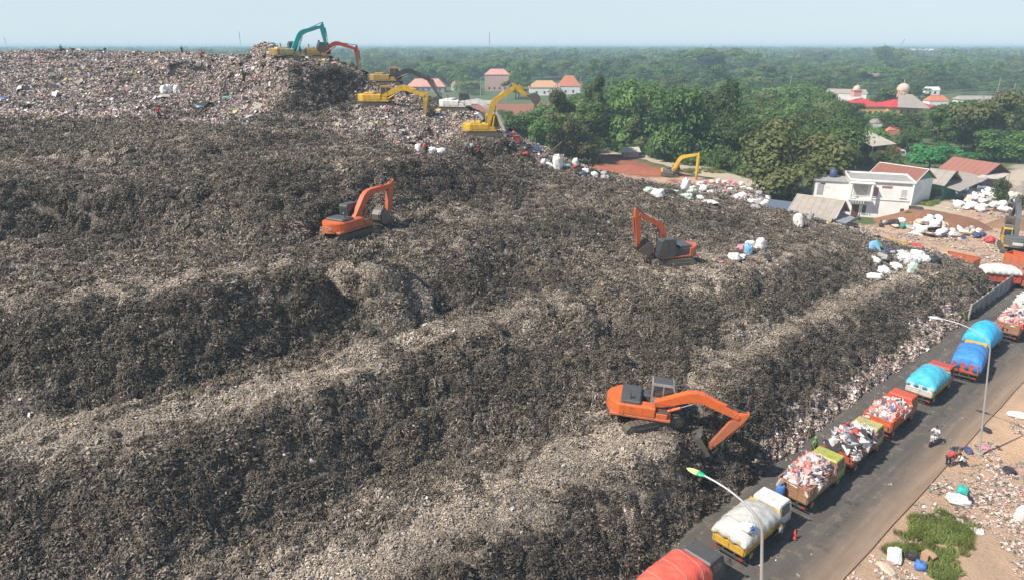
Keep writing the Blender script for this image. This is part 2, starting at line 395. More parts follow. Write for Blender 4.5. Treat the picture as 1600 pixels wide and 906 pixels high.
# wet dug waste on the cut faces, with their shade painted in as darkening
WET_SHADE = np.zeros_like(HGT)
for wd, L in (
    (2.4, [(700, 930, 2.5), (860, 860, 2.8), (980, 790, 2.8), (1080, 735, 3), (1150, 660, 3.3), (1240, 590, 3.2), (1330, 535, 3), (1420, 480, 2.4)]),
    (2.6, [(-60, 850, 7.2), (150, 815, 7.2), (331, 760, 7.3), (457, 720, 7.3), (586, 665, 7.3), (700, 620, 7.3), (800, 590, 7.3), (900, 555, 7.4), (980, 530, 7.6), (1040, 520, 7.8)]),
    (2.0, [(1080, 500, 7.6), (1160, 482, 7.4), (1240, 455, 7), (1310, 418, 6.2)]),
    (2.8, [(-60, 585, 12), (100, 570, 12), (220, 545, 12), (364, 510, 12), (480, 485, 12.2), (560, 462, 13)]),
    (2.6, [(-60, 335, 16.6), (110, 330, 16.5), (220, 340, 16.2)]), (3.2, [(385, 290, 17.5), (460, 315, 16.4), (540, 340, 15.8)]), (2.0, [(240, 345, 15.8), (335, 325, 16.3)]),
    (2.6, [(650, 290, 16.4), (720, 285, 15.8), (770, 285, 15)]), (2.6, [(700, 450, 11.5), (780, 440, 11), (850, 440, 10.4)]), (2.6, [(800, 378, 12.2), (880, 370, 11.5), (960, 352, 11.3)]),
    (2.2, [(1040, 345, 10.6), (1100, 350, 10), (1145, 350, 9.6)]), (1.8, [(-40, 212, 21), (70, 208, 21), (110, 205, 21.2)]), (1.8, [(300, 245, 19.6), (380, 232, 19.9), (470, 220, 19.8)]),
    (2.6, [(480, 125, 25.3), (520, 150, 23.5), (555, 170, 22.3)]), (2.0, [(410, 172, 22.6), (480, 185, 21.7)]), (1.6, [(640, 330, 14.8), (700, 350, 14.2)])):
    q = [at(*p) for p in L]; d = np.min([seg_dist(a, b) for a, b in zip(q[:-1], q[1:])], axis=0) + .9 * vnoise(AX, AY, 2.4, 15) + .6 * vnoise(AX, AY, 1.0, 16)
    WET_SHADE = np.maximum(WET_SHADE, np.clip(1.45 - d / wd, 0, 1))
bl = [(-300, 192, 22), (0, 190, 22), (110, 190, 21.8), (200, 186, 21.9), (300, 192, 21.4), (400, 204, 20.6), (480, 210, 20.0), (560, 213, 19.6), (640, 236, 18.1), (720, 246, 16.5), (850, 262, 15.2), (905, 272, 13.4), (1000, 290, 7), (1090, 298, 5), (1190, 318, 6), (1250, 345, 6), (1340, 372, 4.8)]
bp = [at(*p) for p in bl]
YB = np.interp(gx, [p.x for p in bp], [p.y for p in bp])[:, None]
FRESH = np.clip((AY - YB + 2.2 * vnoise(AX, AY, 5, 21) + 1.2 * vnoise(AX, AY, 1.5, 22)) / 2.0, 0, 1)
DRY = np.maximum(DRY, (.30 + .20 * vnoise(AX, AY, 4, 13)) * np.clip(1 - steep * 1.5, 0, 1))
# fresh litter spilled at the toe beside the lorries
tp = [at(*p) for p in ((1215, 735, 0), (1290, 668, 0), (1350, 622, .3), (1400, 588, .4), (1450, 545, .5), (1505, 505, .5))]
d = np.min([seg_dist(a, b) for a, b in zip(tp[:-1], tp[1:])], axis=0) + .5 * vnoise(AX, AY, .9, 23)
FRESH = np.maximum(FRESH, np.clip((2.1 - d) / .8, 0, .92))
dq = at(1460, 530, .6); d = np.hypot(AX - dq.x, AY - dq.y) + .8 * vnoise(AX, AY, 1.4, 24)
FRESH = np.maximum(FRESH, np.clip((2.6 - d) / .8, 0, .85))
for (u, v, r) in ((400, 222, 5), (520, 160, 4), (500, 185, 4), (470, 175, 3.5), (540, 150, 2.5), (430, 190, 3), (300, 178, 4), (660, 165, 3)):   # dug patches of older waste inside the fresh heap
    q = hit(u, v); d = np.hypot(AX - q.x, AY - q.y) + 1.6 * vnoise(AX, AY, 2, 25); FRESH *= np.clip(d / r - .35, 0.15, 1)

def sample(A, x, y):
    i = np.clip((x - GX0) / CELL, 0, nx - 2); j = np.clip((y - GY0) / CELL, 0, ny - 2)
    a = i.astype(int); b = j.astype(int); fx = i - a; fy = j - b
    return A[a, b] * (1 - fx) * (1 - fy) + A[a + 1, b] * fx * (1 - fy) + A[a, b + 1] * (1 - fx) * fy + A[a + 1, b + 1] * fx * fy

# ------------------------------------------------------------------ materials of the heap
OLD = [(0.048, 0.039, 0.030), (0.118, 0.096, 0.072), (0.186, 0.152, 0.115), (0.250, 0.207, 0.160), (0.150, 0.127, 0.092), (0.31, 0.262, 0.215), (0.190, 0.160, 0.135), (0.37, 0.315, 0.26), (0.05, 0.055, 0.07), (0.46, 0.42, 0.37), (0.20, 0.11, 0.09)]
OLDW = [.19, .22, .19, .12, .10, .06, .07, .025, .015, .008, .008]
DRYC = [(0.19, 0.157, 0.122), (0.285, 0.237, 0.182), (0.36, 0.304, 0.238), (0.43, 0.37, 0.295), (0.10, 0.085, 0.066), (0.52, 0.48, 0.43), (0.24, 0.18, 0.14), (0.33, 0.24, 0.22), (0.10, 0.12, 0.15)]
DRYW = [.17, .27, .26, .14, .07, .02, .05, .03, .01]
FRC = [(0.13, 0.105, 0.082), (0.23, 0.188, 0.152), (0.33, 0.275, 0.228), (0.43, 0.365, 0.315), (0.66, 0.63, 0.60), (0.40, 0.19, 0.16), (0.40, 0.295, 0.26), (0.16, 0.17, 0.21), (0.06, 0.05, 0.05), (0.40, 0.06, 0.05), (0.06, 0.16, 0.36), (0.08, 0.30, 0.22), (0.45, 0.36, 0.10)]
FRW = [.19, .24, .22, .14, .035, .022, .085, .02, .05, .014, .007, .005, .004]
def palette_mat(name, cols, wts, rough=.75):
    m, nt, b = new_mat(name)
    a = nt.nodes.new('ShaderNodeAttribute'); a.attribute_name = 'pick'
    s = np.cumsum(wts) / np.sum(wts); st = [(0.0, cols[0])] + [(float(s[i - 1]), cols[i]) for i in range(1, len(cols))]
    c = ramp(nt, a.outputs['Fac'], st, 'CONSTANT')
    t = nt.nodes.new('ShaderNodeAttribute'); t.attribute_type = 'INSTANCER'; t.attribute_name = 'tone'
    v = nt.nodes.new('ShaderNodeHueSaturation'); nt.links.new(c, v.inputs['Color']); nt.links.new(t.outputs['Fac'], v.inputs['Value'])
    nt.links.new(v.outputs[0], b.inputs['Base Color']); b.inputs['Roughness'].default_value = rough
    b.inputs['Specular IOR Level'].default_value = .3
    return m
M_OLD = palette_mat('old_waste', OLD, OLDW); M_DRY = palette_mat('dry_waste', DRYC, DRYW); M_FRESH = palette_mat('fresh_waste', FRC, FRW, .6)
BAGC = [(0.62, 0.60, 0.57), (0.40, 0.36, 0.31), (0.05, 0.045, 0.04), (0.25, 0.20, 0.15), (0.48, 0.40, 0.34), (0.42, 0.07, 0.05), (0.07, 0.17, 0.36), (0.50, 0.28, 0.26), (0.10, 0.30, 0.24), (0.50, 0.42, 0.12)]
M_BAG = palette_mat('torn_bag', BAGC, [.18, .20, .16, .20, .13, .03, .03, .04, .02, .01], .5)
def soil_mat():
    m, nt, b = new_mat('waste_bed')
    geo = nt.nodes.new('ShaderNodeNewGeometry')
    vo = nt.nodes.new('ShaderNodeTexVoronoi'); vo.inputs['Scale'].default_value = 9
    nt.links.new(geo.outputs['Position'], vo.inputs['Vector'])
    sep = nt.nodes.new('ShaderNodeSeparateColor'); nt.links.new(vo.outputs['Color'], sep.inputs[0])
    def rp(cols, wts):
        s = np.cumsum(wts) / np.sum(wts)
        return ramp(nt, sep.outputs[0], [(0.0, cols[0])] + [(float(s[i - 1]), cols[i]) for i in range(1, len(cols))], 'CONSTANT')
    ad = nt.nodes.new('ShaderNodeAttribute'); ad.attribute_name = 'dry'
    af = nt.nodes.new('ShaderNodeAttribute'); af.attribute_name = 'fresh'
    c = mixc(nt, ad.outputs['Fac'], rp(OLD, OLDW), rp(DRYC, DRYW)); c = mixc(nt, af.outputs['Fac'], c, rp(FRC, FRW))
    n = noise(nt, 9, 5, .7, vec=geo.outputs['Position']); mr = nt.nodes.new('ShaderNodeMapRange'); mr.inputs[3].default_value = .35; mr.inputs[4].default_value = 1.35
    nt.links.new(n, mr.inputs[0]); hs = nt.nodes.new('ShaderNodeHueSaturation'); nt.links.new(c, hs.inputs['Color']); nt.links.new(mr.outputs[0], hs.inputs['Value'])
    nt.links.new(hs.outputs[0], b.inputs['Base Color']); b.inputs['Roughness'].default_value = .9
    bump(nt, b, n, .9, .25); return m
M_SOIL = soil_mat()

# ------------------------------------------------------------------ patches of torn film, rag and fibre
def patch(seed, n, rad, lw, curl, hump, flat):
    g = np.random.default_rng(seed); V = []; F = []; P = []
    for k in range(n):
        r = rad * math.sqrt(g.random()); t = g.random() * 6.283; L = g.uniform(*lw[0]); W = g.uniform(*lw[1]) * (1.8 if g.random() < .08 else 1)
        x, y = r * math.cos(t), r * math.sin(t); z = hump * math.exp(-(r / rad) ** 2 * 2.2) * (0.5 + g.random() * .7) + g.uniform(-.05, .07)
        a = g.random() * 6.283; pit = g.normal(0, flat); rol = g.normal(0, flat * 1.3)
        M = np.array(Euler((rol, pit, a)).to_matrix()); o = len(V); seg = 2
        for i in range(seg + 1):
            s = i / seg - .5; bow = curl * L * (.25 - s * s) * 2; ww = W * (.6 + .8 * g.random())
            for e in (-1, 1):
                V.append(M @ np.array([s * L, e * ww / 2, bow]) + [x, y, z])
        pk = g.random()
        for i in range(seg): F.append((o + 2 * i, o + 2 * i + 1, o + 2 * i + 3, o + 2 * i + 2)); P.append(pk)
    me = np_mesh('waste_patch', V, F, [], {'pick': ('FACE', 'FLOAT', P)})
    return me
def gn_scatter(name, meshes, mtl, pos, rot, scl, tone, idx, lab=None):
    me = bpy.data.meshes.new(name); me.vertices.add(len(pos)); me.vertices.foreach_set('co', np.asarray(pos, np.float32).ravel())
    for nm, ty, arr, key in (('rotv', 'FLOAT_VECTOR', rot, 'vector'), ('sclv', 'FLOAT_VECTOR', scl, 'vector'), ('tone', 'FLOAT', tone, 'value'), ('idx', 'INT', idx, 'value')):
        a = me.attributes.new(nm, ty, 'POINT'); a.data.foreach_set(key, np.asarray(arr).ravel())
    o = link(name, me)
    g = bpy.data.node_groups.new(name, 'GeometryNodeTree')
    g.interface.new_socket('Geometry', in_out='INPUT', socket_type='NodeSocketGeometry'); g.interface.new_socket('Geometry', in_out='OUTPUT', socket_type='NodeSocketGeometry')
    gi = g.nodes.new('NodeGroupInput'); go = g.nodes.new('NodeGroupOutput'); ip = g.nodes.new('GeometryNodeInstanceOnPoints')
    g2i = g.nodes.new('GeometryNodeGeometryToInstance')
    for x in reversed(meshes):
        src = bpy.data.objects.new(name + '_piece', x)
        if not x.materials: x.materials.append(mtl)
        oi = g.nodes.new('GeometryNodeObjectInfo'); oi.inputs['Object'].default_value = src; oi.inputs['As Instance'].default_value = True
        g.links.new(oi.outputs['Geometry'], g2i.inputs[0])
    def at_(nm, ty):
        n = g.nodes.new('GeometryNodeInputNamedAttribute'); n.data_type = ty; n.inputs[0].default_value = nm; return n.outputs[0]
    g.links.new(gi.outputs[0], ip.inputs['Points']); g.links.new(g2i.outputs[0], ip.inputs['Instance'])
    ip.inputs['Pick Instance'].default_value = True
    g.links.new(at_('idx', 'INT'), ip.inputs['Instance Index'])
    g.links.new(at_('rotv', 'FLOAT_VECTOR'), ip.inputs['Rotation']); g.links.new(at_('sclv', 'FLOAT_VECTOR'), ip.inputs['Scale'])
    g.links.new(ip.outputs[0], go.inputs[0])
    md = o.modifiers.new('scatter', 'NODES'); md.node_group = g
    o['kind'] = 'stuff'
    return o
def eulers(nrm, spin):
    out = np.zeros((len(nrm), 3))
    for i, (n, s) in enumerate(zip(nrm, spin)):
        q = Vector(n).to_track_quat('Z', 'Y'); out[i] = (q.to_matrix() @ Matrix.Rotation(s, 3, 'Z')).to_euler()
    return out
def cover_heap():
    gyx, gyy = np.gradient(HGT, CELL)
    xs, ys = [], []
    for (t0, t1, sp) in ((12, 46, .50), (46, 75, .62), (75, 110, .80), (110, 185, 1.15)):
        a = np.arange(GX0 + 1, GX1 - 1, sp); b = np.arange(GY0 + 8, GY1 - 3, sp)
        A, B = np.meshgrid(a, b, indexing='ij'); A = A + rng.uniform(-.5, .5, A.shape) * sp; B = B + rng.uniform(-.5, .5, B.shape) * sp
        A = A.ravel(); B = B.ravel(); z = sample(HGT, A, B); t = B * CP - (z - CAM_H) * SP
        k = (t >= t0) & (t < t1) & (z > .02) & (np.abs(A) < .80 * t + 5) & (t > 26 + 0 * t)
        gr = np.hypot(sample(gyx, A, B), sample(gyy, A, B)); rep = np.sqrt(1 + gr ** 2)
        extra = k & (rng.random(len(A)) < rep - 1)
        xs += [A[k], A[extra] + rng.uniform(-.3, .3, extra.sum())]; ys += [B[k], B[extra] + rng.uniform(-.3, .3, extra.sum())]
    x = np.concatenate(xs); y = np.concatenate(ys); z = sample(HGT, x, y)
    n = np.stack([-sample(gyx, x, y), -sample(gyy, x, y), np.ones_like(x)], 1); n += rng.normal(0, .13, n.shape)
    d = sample(DRY, x, y); f = sample(FRESH, x, y); u = rng.random(len(x))
    zone = np.where(f > u, 2, np.where(d > rng.random(len(x)), 1, 0))
    t = y * CP - (z - CAM_H) * SP
    s = np.where(t < 46, rng.uniform(.55, 1.05, len(x)), np.where(t < 75, rng.uniform(.65, 1.2, len(x)), np.where(t < 110, rng.uniform(.75, 1.35, len(x)), rng.uniform(1.0, 1.7, len(x)))))
    big = vnoise(x, y, 6, 31) * .20 + vnoise(x, y, 1.6, 32) * .20
    tone = (1 - .33 * sample(WET_SHADE, x, y)) * np.where((f > .4) & (t < 82), 1.35, 1) * np.clip(1.04 + big + rng.normal(0, .12, len(x)), .35, 1.8)
    e = eulers(n, rng.random(len(x)) * 6.283)
    specs = ((('old_waste_litter', M_OLD), ((150, .62, ((.08, .36), (.02, .08)), .7, .36, .42))), (('dry_waste_litter', M_DRY), ((150, .66, ((.07, .28), (.025, .09)), .4, .12, .25))),
             (('fresh_waste_litter', M_FRESH), ((130, .66, ((.10, .40), (.05, .18)), .7, .25, .45))))
    labs = ('dark matted old waste covering the terraces of the landfill', 'pale dry scraps strewn over the bench tops', 'pink, white and grey fresh waste on the top of the landfill')
    for zi, ((nm, mt), a) in enumerate(specs):
        k = zone == zi; ms = [patch(100 * zi + q, *a) for q in range(7)]
        sc = s[k][:, None] * np.array([1, 1, 1.0]) * (1 + rng.normal(0, .12, (k.sum(), 3)))
        p = np.stack([x, y, z - .03], 1)[k]
        o = gn_scatter(nm, ms, mt, p, e[k], sc, tone[k], rng.integers(0, 7, k.sum()))
        tag(o, labs[zi], 'waste')
    # larger torn bags, sheets and rags lying singly on the waste
    k = rng.random(len(x)) < np.where(f > .5, .20, .07); n_ = k.sum()
    ms = [patch(700 + q, 3, .30, ((.35, .95), (.18, .50)), .7, .16, .35) for q in range(9)]
    q_ = rng.uniform(.5, 1.15, n_) * np.where(f[k] > .5, np.where(t[k] < 82, .55, 1.1 * np.where(rng.random(n_) < .12, 1.7, 1.0)), .42); o = gn_scatter('torn_bags', ms, M_BAG, np.stack([x, y, z + .08], 1)[k], e[k], np.stack([q_, q_, q_], 1), rng.uniform(.6, 1.1, n_), rng.integers(0, 9, n_))
    tag(o, 'torn bags, sheets and rags lying singly all over the waste', 'waste')
def heap_mesh():
    keep = HGT > -0.5
    I, J = np.meshgrid(np.arange(nx - 1), np.arange(ny - 1), indexing='ij')
    k = (keep[:-1, :-1] | keep[1:, :-1] | keep[:-1, 1:] | keep[1:, 1:])
    I = I[k]; J = J[k]; F = np.stack([I * ny + J, (I + 1) * ny + J, (I + 1) * ny + J + 1, I * ny + J + 1], 1)
    V = np.stack([AX.ravel(), AY.ravel(), HGT.ravel()], 1)
    used = np.unique(F); mp = np.full(len(V), -1); mp[used] = np.arange(len(used))
    me = np_mesh('landfill_hill', V[used], mp[F], M_SOIL, {'dry': ('POINT', 'FLOAT', DRY.ravel()[used]), 'fresh': ('POINT', 'FLOAT', FRESH.ravel()[used])}, smooth=True)
    o = link('landfill_hill', me); return tag(o, 'terraced hill of compacted waste', 'hill', kind='structure')
# ------------------------------------------------------------------ road frame: s runs away from the camera along the road, q to its right
RA = at(985, 906, 0); RB = at(1510, 505, 0); RD = (RB - RA).normalized(); RN = Vector((RD.y, -RD.x, 0)); RANG = math.atan2(RD.y, RD.x)
def road(s, q, z=0.0): p = RA + RD * s + RN * q; return Vector((p.x, p.y, z))
def road_sq(p): d = Vector((p.x, p.y, 0)) - RA; return d.dot(RD), d.dot(RN)
RQ = road_sq(at(1440, 772, 0))[1]                     # right-hand edge of the slab
RQA = road_sq(at(1400, 760, 0))[1]

# ------------------------------------------------------------------ ground sheet
def inpoly(X, Y, poly):
    c = np.zeros(X.shape, bool); n = len(poly)
    for i in range(n):
        a, b = poly[i], poly[(i + 1) % n]
        k = ((a.y > Y) != (b.y > Y)) & (X < (b.x - a.x) * (Y - a.y) / (b.y - a.y + 1e-12) + a.x); c ^= k
    return c
def px(*L): return [at(u, v, 0) for u, v in L]
TAN, SAND, RED, GRN, DUST, PALE = (0.48, 0.33, 0.22), (0.58, 0.38, 0.235), (0.27, 0.095, 0.05), (0.075, 0.11, 0.035), (0.34, 0.29, 0.23), (0.42, 0.38, 0.32)
PATCHES = [
 (TAN, px((900, 236), (1010, 258), (1190, 300), (1235, 335), (1345, 355), (1405, 340), (1480, 322), (1620, 285), (1700, 300), (1750, 470), (1500, 480), (1300, 400), (1000, 330), (850, 270))),
 (RED, px((915, 243), (940, 240), (1040, 262), (1048, 278), (990, 276), (925, 262))),
 (RED, px((1050, 280), (1110, 286), (1170, 292), (1180, 312), (1080, 310), (1040, 290))),
 (DUST, px((1390, 330), (1470, 305), (1600, 255), (1640, 262), (1640, 300), (1530, 320), (1440, 350))),
 (GRN, px((1440, 318), (1462, 316), (1462, 326), (1440, 328))),
 (GRN, px((1100, 262), (1190, 262), (1235, 300), (1195, 302), (1150, 278), (1060, 262))),
 (RED, px((560, 166), (860, 162), (900, 176), (870, 186), (740, 186), (640, 184), (560, 180))),
 (PALE, px((560, 158), (640, 156), (770, 157), (770, 163), (640, 164), (560, 165))),
 (RED, px((1540, 176), (1640, 168), (1640, 180), (1540, 184))),
 (SAND, px((1470, 700), (1520, 655), (1700, 560), (1760, 600), (1560, 720), (1500, 745))),
]
def ground():
    xs = np.concatenate([[-30000, -9000, -3000, -900, -300], np.arange(-160, 420, 2.2), [700, 1500, 4000, 12000, 40000]])
    ys = np.concatenate([[-3000, -600, -150, -40], np.arange(0, 470, 2.2), [520, 700, 1100, 2200, 5000, 12000, 40000]])
    X, Y = np.meshgrid(xs, ys, indexing='ij')
    C = np.tile(np.array(GRN), (*X.shape, 1))
    wx = X + 2.2 * vnoise(X, Y, 6, 41); wy = Y + 2.2 * vnoise(X, Y, 6, 42)
    for col, poly in PATCHES: C[inpoly(wx, wy, poly)] = col
    s = (X - RA.x) * RD.x + (Y - RA.y) * RD.y; q = (X - RA.x) * RN.x + (Y - RA.y) * RN.y
    k = (q > -3) & (q < 60) & (s > -60) & (s < 160) & (C[..., 1] == GRN[1]); C[k] = TAN
    C = np.concatenate([C, np.ones((*X.shape, 1))], 2)
    n1, n2 = X.shape; I, J = np.meshgrid(np.arange(n1 - 1), np.arange(n2 - 1), indexing='ij')
    F = np.stack([I * n2 + J, (I + 1) * n2 + J, (I + 1) * n2 + J + 1, I * n2 + J + 1], -1).reshape(-1, 4)
    V = np.stack([X.ravel(), Y.ravel(), np.zeros(X.size)], 1)
    m, nt, b = new_mat('ground_soil')
    a = nt.nodes.new('ShaderNodeAttribute'); a.attribute_name = 'soil'
    geo = nt.nodes.new('ShaderNodeNewGeometry'); P = geo.outputs['Position']
    n = noise(nt, .35, 6, .7, vec=P); mr = nt.nodes.new('ShaderNodeMapRange'); mr.inputs[3].default_value = .6; mr.inputs[4].default_value = 1.4
    nt.links.new(n, mr.inputs[0]); hs = nt.nodes.new('ShaderNodeHueSaturation'); nt.links.new(a.outputs['Color'], hs.inputs['Color']); nt.links.new(mr.outputs[0], hs.inputs['Value'])
    n2_ = noise(nt, 3.5, 6, .75, vec=P)
    c = mixc(nt, ramp(nt, n2_, [(.52, (0, 0, 0)), (.66, (.45, .45, .45))]), hs.outputs[0], (0.20, .125, .075))
    c = mixc(nt, ramp(nt, noise(nt, 8.0, 3, .6, vec=P), [(.60, (0, 0, 0)), (.70, (.5, .5, .5))]), c, (0.42, .38, .34))
    nt.links.new(c, b.inputs['Base Color']); b.inputs['Roughness'].default_value = .95; bump(nt, b, n2_, .8, .3)
    me = np_mesh('ground', V, F, m, {'soil': ('POINT', 'FLOAT_COLOR', C.reshape(-1, 4))})
    return tag(link('ground', me), 'flat earth running out to the horizon', kind='structure')
def strip(name, pts, wd, z, m, kind='structure', lab=None, jag=0.0, thick=0.0):
    mb = MB(); g = random.Random(len(pts)); P = []
    for a, b in zip(pts[:-1], pts[1:]):
        n = max(1, int((b - a).length / 2)); P += [a.lerp(b, i / n) for i in range(n)]
    P.append(pts[-1]); vs = []
    for i, p in enumerate(P):
        d = (P[min(i + 1, len(P) - 1)] - P[max(0, i - 1)]).normalized(); nn = Vector((d.y, -d.x, 0))
        for e in (-1, 1): vs.append((p + nn * e * (wd / 2 + g.uniform(-jag, jag))) * 1 + Vector((0, 0, z)))
    mb.add(vs, [(2 * i, 2 * i + 1, 2 * i + 3, 2 * i + 2) for i in range(len(P) - 1)])
    return tag(mb.build(name, m), lab, kind=kind)
def build_ground():
    ground()
    # asphalt slab with dusty right side, standing 12 cm above the soil
    m, nt, b = new_mat('asphalt')
    tc = nt.nodes.new('ShaderNodeTexCoord'); sx = nt.nodes.new('ShaderNodeSeparateXYZ'); nt.links.new(tc.outputs['Object'], sx.inputs[0])
    n1 = noise(nt, .16, 4, .6); ad = nt.nodes.new('ShaderNodeMath'); ad.operation = 'MULTIPLY_ADD'; ad.inputs[1].default_value = -1.6
    nt.links.new(n1, ad.inputs[0]); nt.links.new(sx.outputs['Y'], ad.inputs[2])      # local y = q
    mr = nt.nodes.new('ShaderNodeMapRange'); mr.inputs[1].default_value = RQA - 1.6; mr.inputs[2].default_value = RQA + .5
    nt.links.new(ad.outputs[0], mr.inputs[0])
    st = nt.nodes.new('ShaderNodeMapping'); st.inputs['Scale'].default_value = (.12, 1.6, 1); nt.links.new(tc.outputs['Object'], st.inputs[0])
    streak = noise(nt, 1.0, 5, .65, vec=st.outputs[0])
    asp = ramp(nt, streak, [(.3, (.068, .062, .056)), (.55, (.095, .086, .075)), (.75, (.16, .135, .11))])
    asp = mixc(nt, ramp(nt, noise(nt, 1.1, 6, .7), [(.54, (0, 0, 0)), (.66, (.6, .6, .6))]), asp, (.20, .16, .12))
    asp = mixc(nt, ramp(nt, noise(nt, .42, 5, .75), [(.60, (0, 0, 0)), (.66, (.75, .75, .75))]), asp, (.028, .026, .024))
    asp = mixc(nt, ramp(nt, noise(nt, 9, 3, .6), [(.70, (0, 0, 0)), (.73, (1, 1, 1))]), asp, (.42, .38, .34))
    dust = ramp(nt, streak, [(.3, (.20, .14, .095)), (.7, (.30, .215, .15))])
    nt.links.new(mixc(nt, mr.outputs[0], asp, dust), b.inputs['Base Color']); b.inputs['Roughness'].default_value = .85
    bump(nt, b, noise(nt, 14, 4, .7), .35, .03)
    mb = MB(); s0, s1 = -55, 150
    for i in range(60):
        a = s0 + (s1 - s0) * i / 60; c = s0 + (s1 - s0) * (i + 1) / 60; k = len(mb.v)
        j0, j1 = .03 * math.sin(i * 2.3), .03 * math.sin((i + 1) * 2.3)
        mb.add([(a, -1.6, .12), (c, -1.6, .12), (c, RQ + j1, .12), (a, RQ + j0, .12), (a, RQ + j0, -.05), (c, RQ + j1, -.05)], [(0, 1, 2, 3)[::-1], (3, 2, 5, 4)[::-1]])
    o = mb.build('road', m); o.location = RA; o.rotation_euler = (0, 0, RANG); o.scale = (1, -1, 1)
    tag(o, 'asphalt road with a dusty brown right side', kind='structure')
    md = mat('pale_track', (0.44, 0.37, 0.28), .95, .5, (.30, .22, .15), scale=.25, bmp=.4)
    strip('dirt_track', px((880, 228), (925, 236), (975, 240), (1020, 247), (1080, 262), (1140, 279), (1185, 294), (1215, 312)), 8.5, .012, md, lab='pale unpaved track running behind the heap', jag=.6)
    strip('dirt_path', px((1420, 345), (1480, 322), (1530, 300), (1580, 280), (1640, 262)), 7.5, .016, md, jag=.9)
    # red earth banks and brown mound
    def mound(name, c, rx, ry, h, col, lab, rz=0, seed=0, cat='earth'):
        n = 26; g = []; mb = MB()
        for i in range(n + 1):
            for j in range(n + 1):
                x = -1 + 2 * i / n; y = -1 + 2 * j / n; r = math.hypot(x, y)
                k = max(0, 1 - r * r) ** 1.1; nn = float(vnoise(np.array([x * 6.]), np.array([y * 6.]), 1.7, seed)[0]) * .25 + float(vnoise(np.array([x * 16.]), np.array([y * 16.]), 1.7, seed)[0]) * .08
                g.append((x * rx, y * ry, h * k * (1 + nn) - .05))
        mb.add(g, [(i * (n + 1) + j, (i + 1) * (n + 1) + j, (i + 1) * (n + 1) + j + 1, i * (n + 1) + j + 1) for i in range(n) for j in range(n)], 0, True)
        o = mb.build(name, mat('earth_' + name + str(seed), col, .95, .6, tuple(c * .55 for c in col), scale=.9, bmp=.7, bscale=3)); o.location = c; o.rotation_euler = (0, 0, rz)
        return tag(o, lab, cat)
    mound('earth_bank', at(985, 267), 17, 4, 1.3, (0.30, 0.10, 0.055), 'long bank of red earth beside the pale track', -.55, 3)
    mound('earth_mound', at(1455, 350), 9.5, 5.5, 2.3, (0.24, 0.115, 0.065), 'brown soil mound beside the white house', -.3, 4)
    mound('earth_mound', at(1588, 355), 5, 3, 1.8, (0.24, 0.14, 0.085), 'small brown soil mound beside the grey digger', -.2, 5)

# ------------------------------------------------------------------ trees
def leaf_mat(name, cols):
    m, nt, b = new_mat(name)
    a = nt.nodes.new('ShaderNodeAttribute'); a.attribute_name = 'pick'
    oi = nt.nodes.new('ShaderNodeObjectInfo')
    c = ramp(nt, a.outputs['Fac'], [(i / (len(cols) - 1), x) for i, x in enumerate(cols)])
    hs = nt.nodes.new('ShaderNodeHueSaturation')
    for s, lo, hi in (('Hue', .478, .515), ('Value', .62, 1.45)):
        mr = nt.nodes.new('ShaderNodeMapRange'); mr.inputs[3].default_value = lo; mr.inputs[4].default_value = hi
        nt.links.new(oi.outputs['Random'], mr.inputs[0]); nt.links.new(mr.outputs[0], hs.inputs[s])
    nt.links.new(c, hs.inputs['Color']); nt.links.new(hs.outputs[0], b.inputs['Base Color'])
    b.inputs['Roughness'].default_value = .6; b.inputs['Specular IOR Level'].default_value = .25
    tr = nt.nodes.new('ShaderNodeBsdfTranslucent'); nt.links.new(hs.outputs[0], tr.inputs[0])
    ms = nt.nodes.new('ShaderNodeMixShader'); ms.inputs[0].default_value = .30
    out = [n for n in nt.nodes if n.type == 'OUTPUT_MATERIAL'][0]
    nt.links.new(b.outputs[0], ms.inputs[1]); nt.links.new(tr.outputs[0], ms.inputs[2]); nt.links.new(ms.outputs[0], out.inputs[0])
    return m
G_DARK = [(.034, .068, .016), (.075, .135, .030), (.13, .20, .045)]
G_MID = [(.050, .088, .021), (.10, .165, .038), (.16, .23, .06)]
G_LIME = [(.06, .11, .02), (.10, .18, .035), (.15, .24, .05)]
G_OLIVE = [(.075, .095, .028), (.135, .155, .048), (.20, .21, .08)]
G_EMER = [(.03, .12, .03), (.05, .19, .05), (.09, .26, .08)]
LM = {k: leaf_mat('leaves_' + k, v) for k, v in (('dark', G_DARK), ('mid', G_MID), ('lime', G_LIME), ('olive', G_OLIVE), ('emerald', G_EMER))}
M_BARK = mat('bark', (.10, .08, .058), .9, .5, (.07, .055, .04), scale=2)
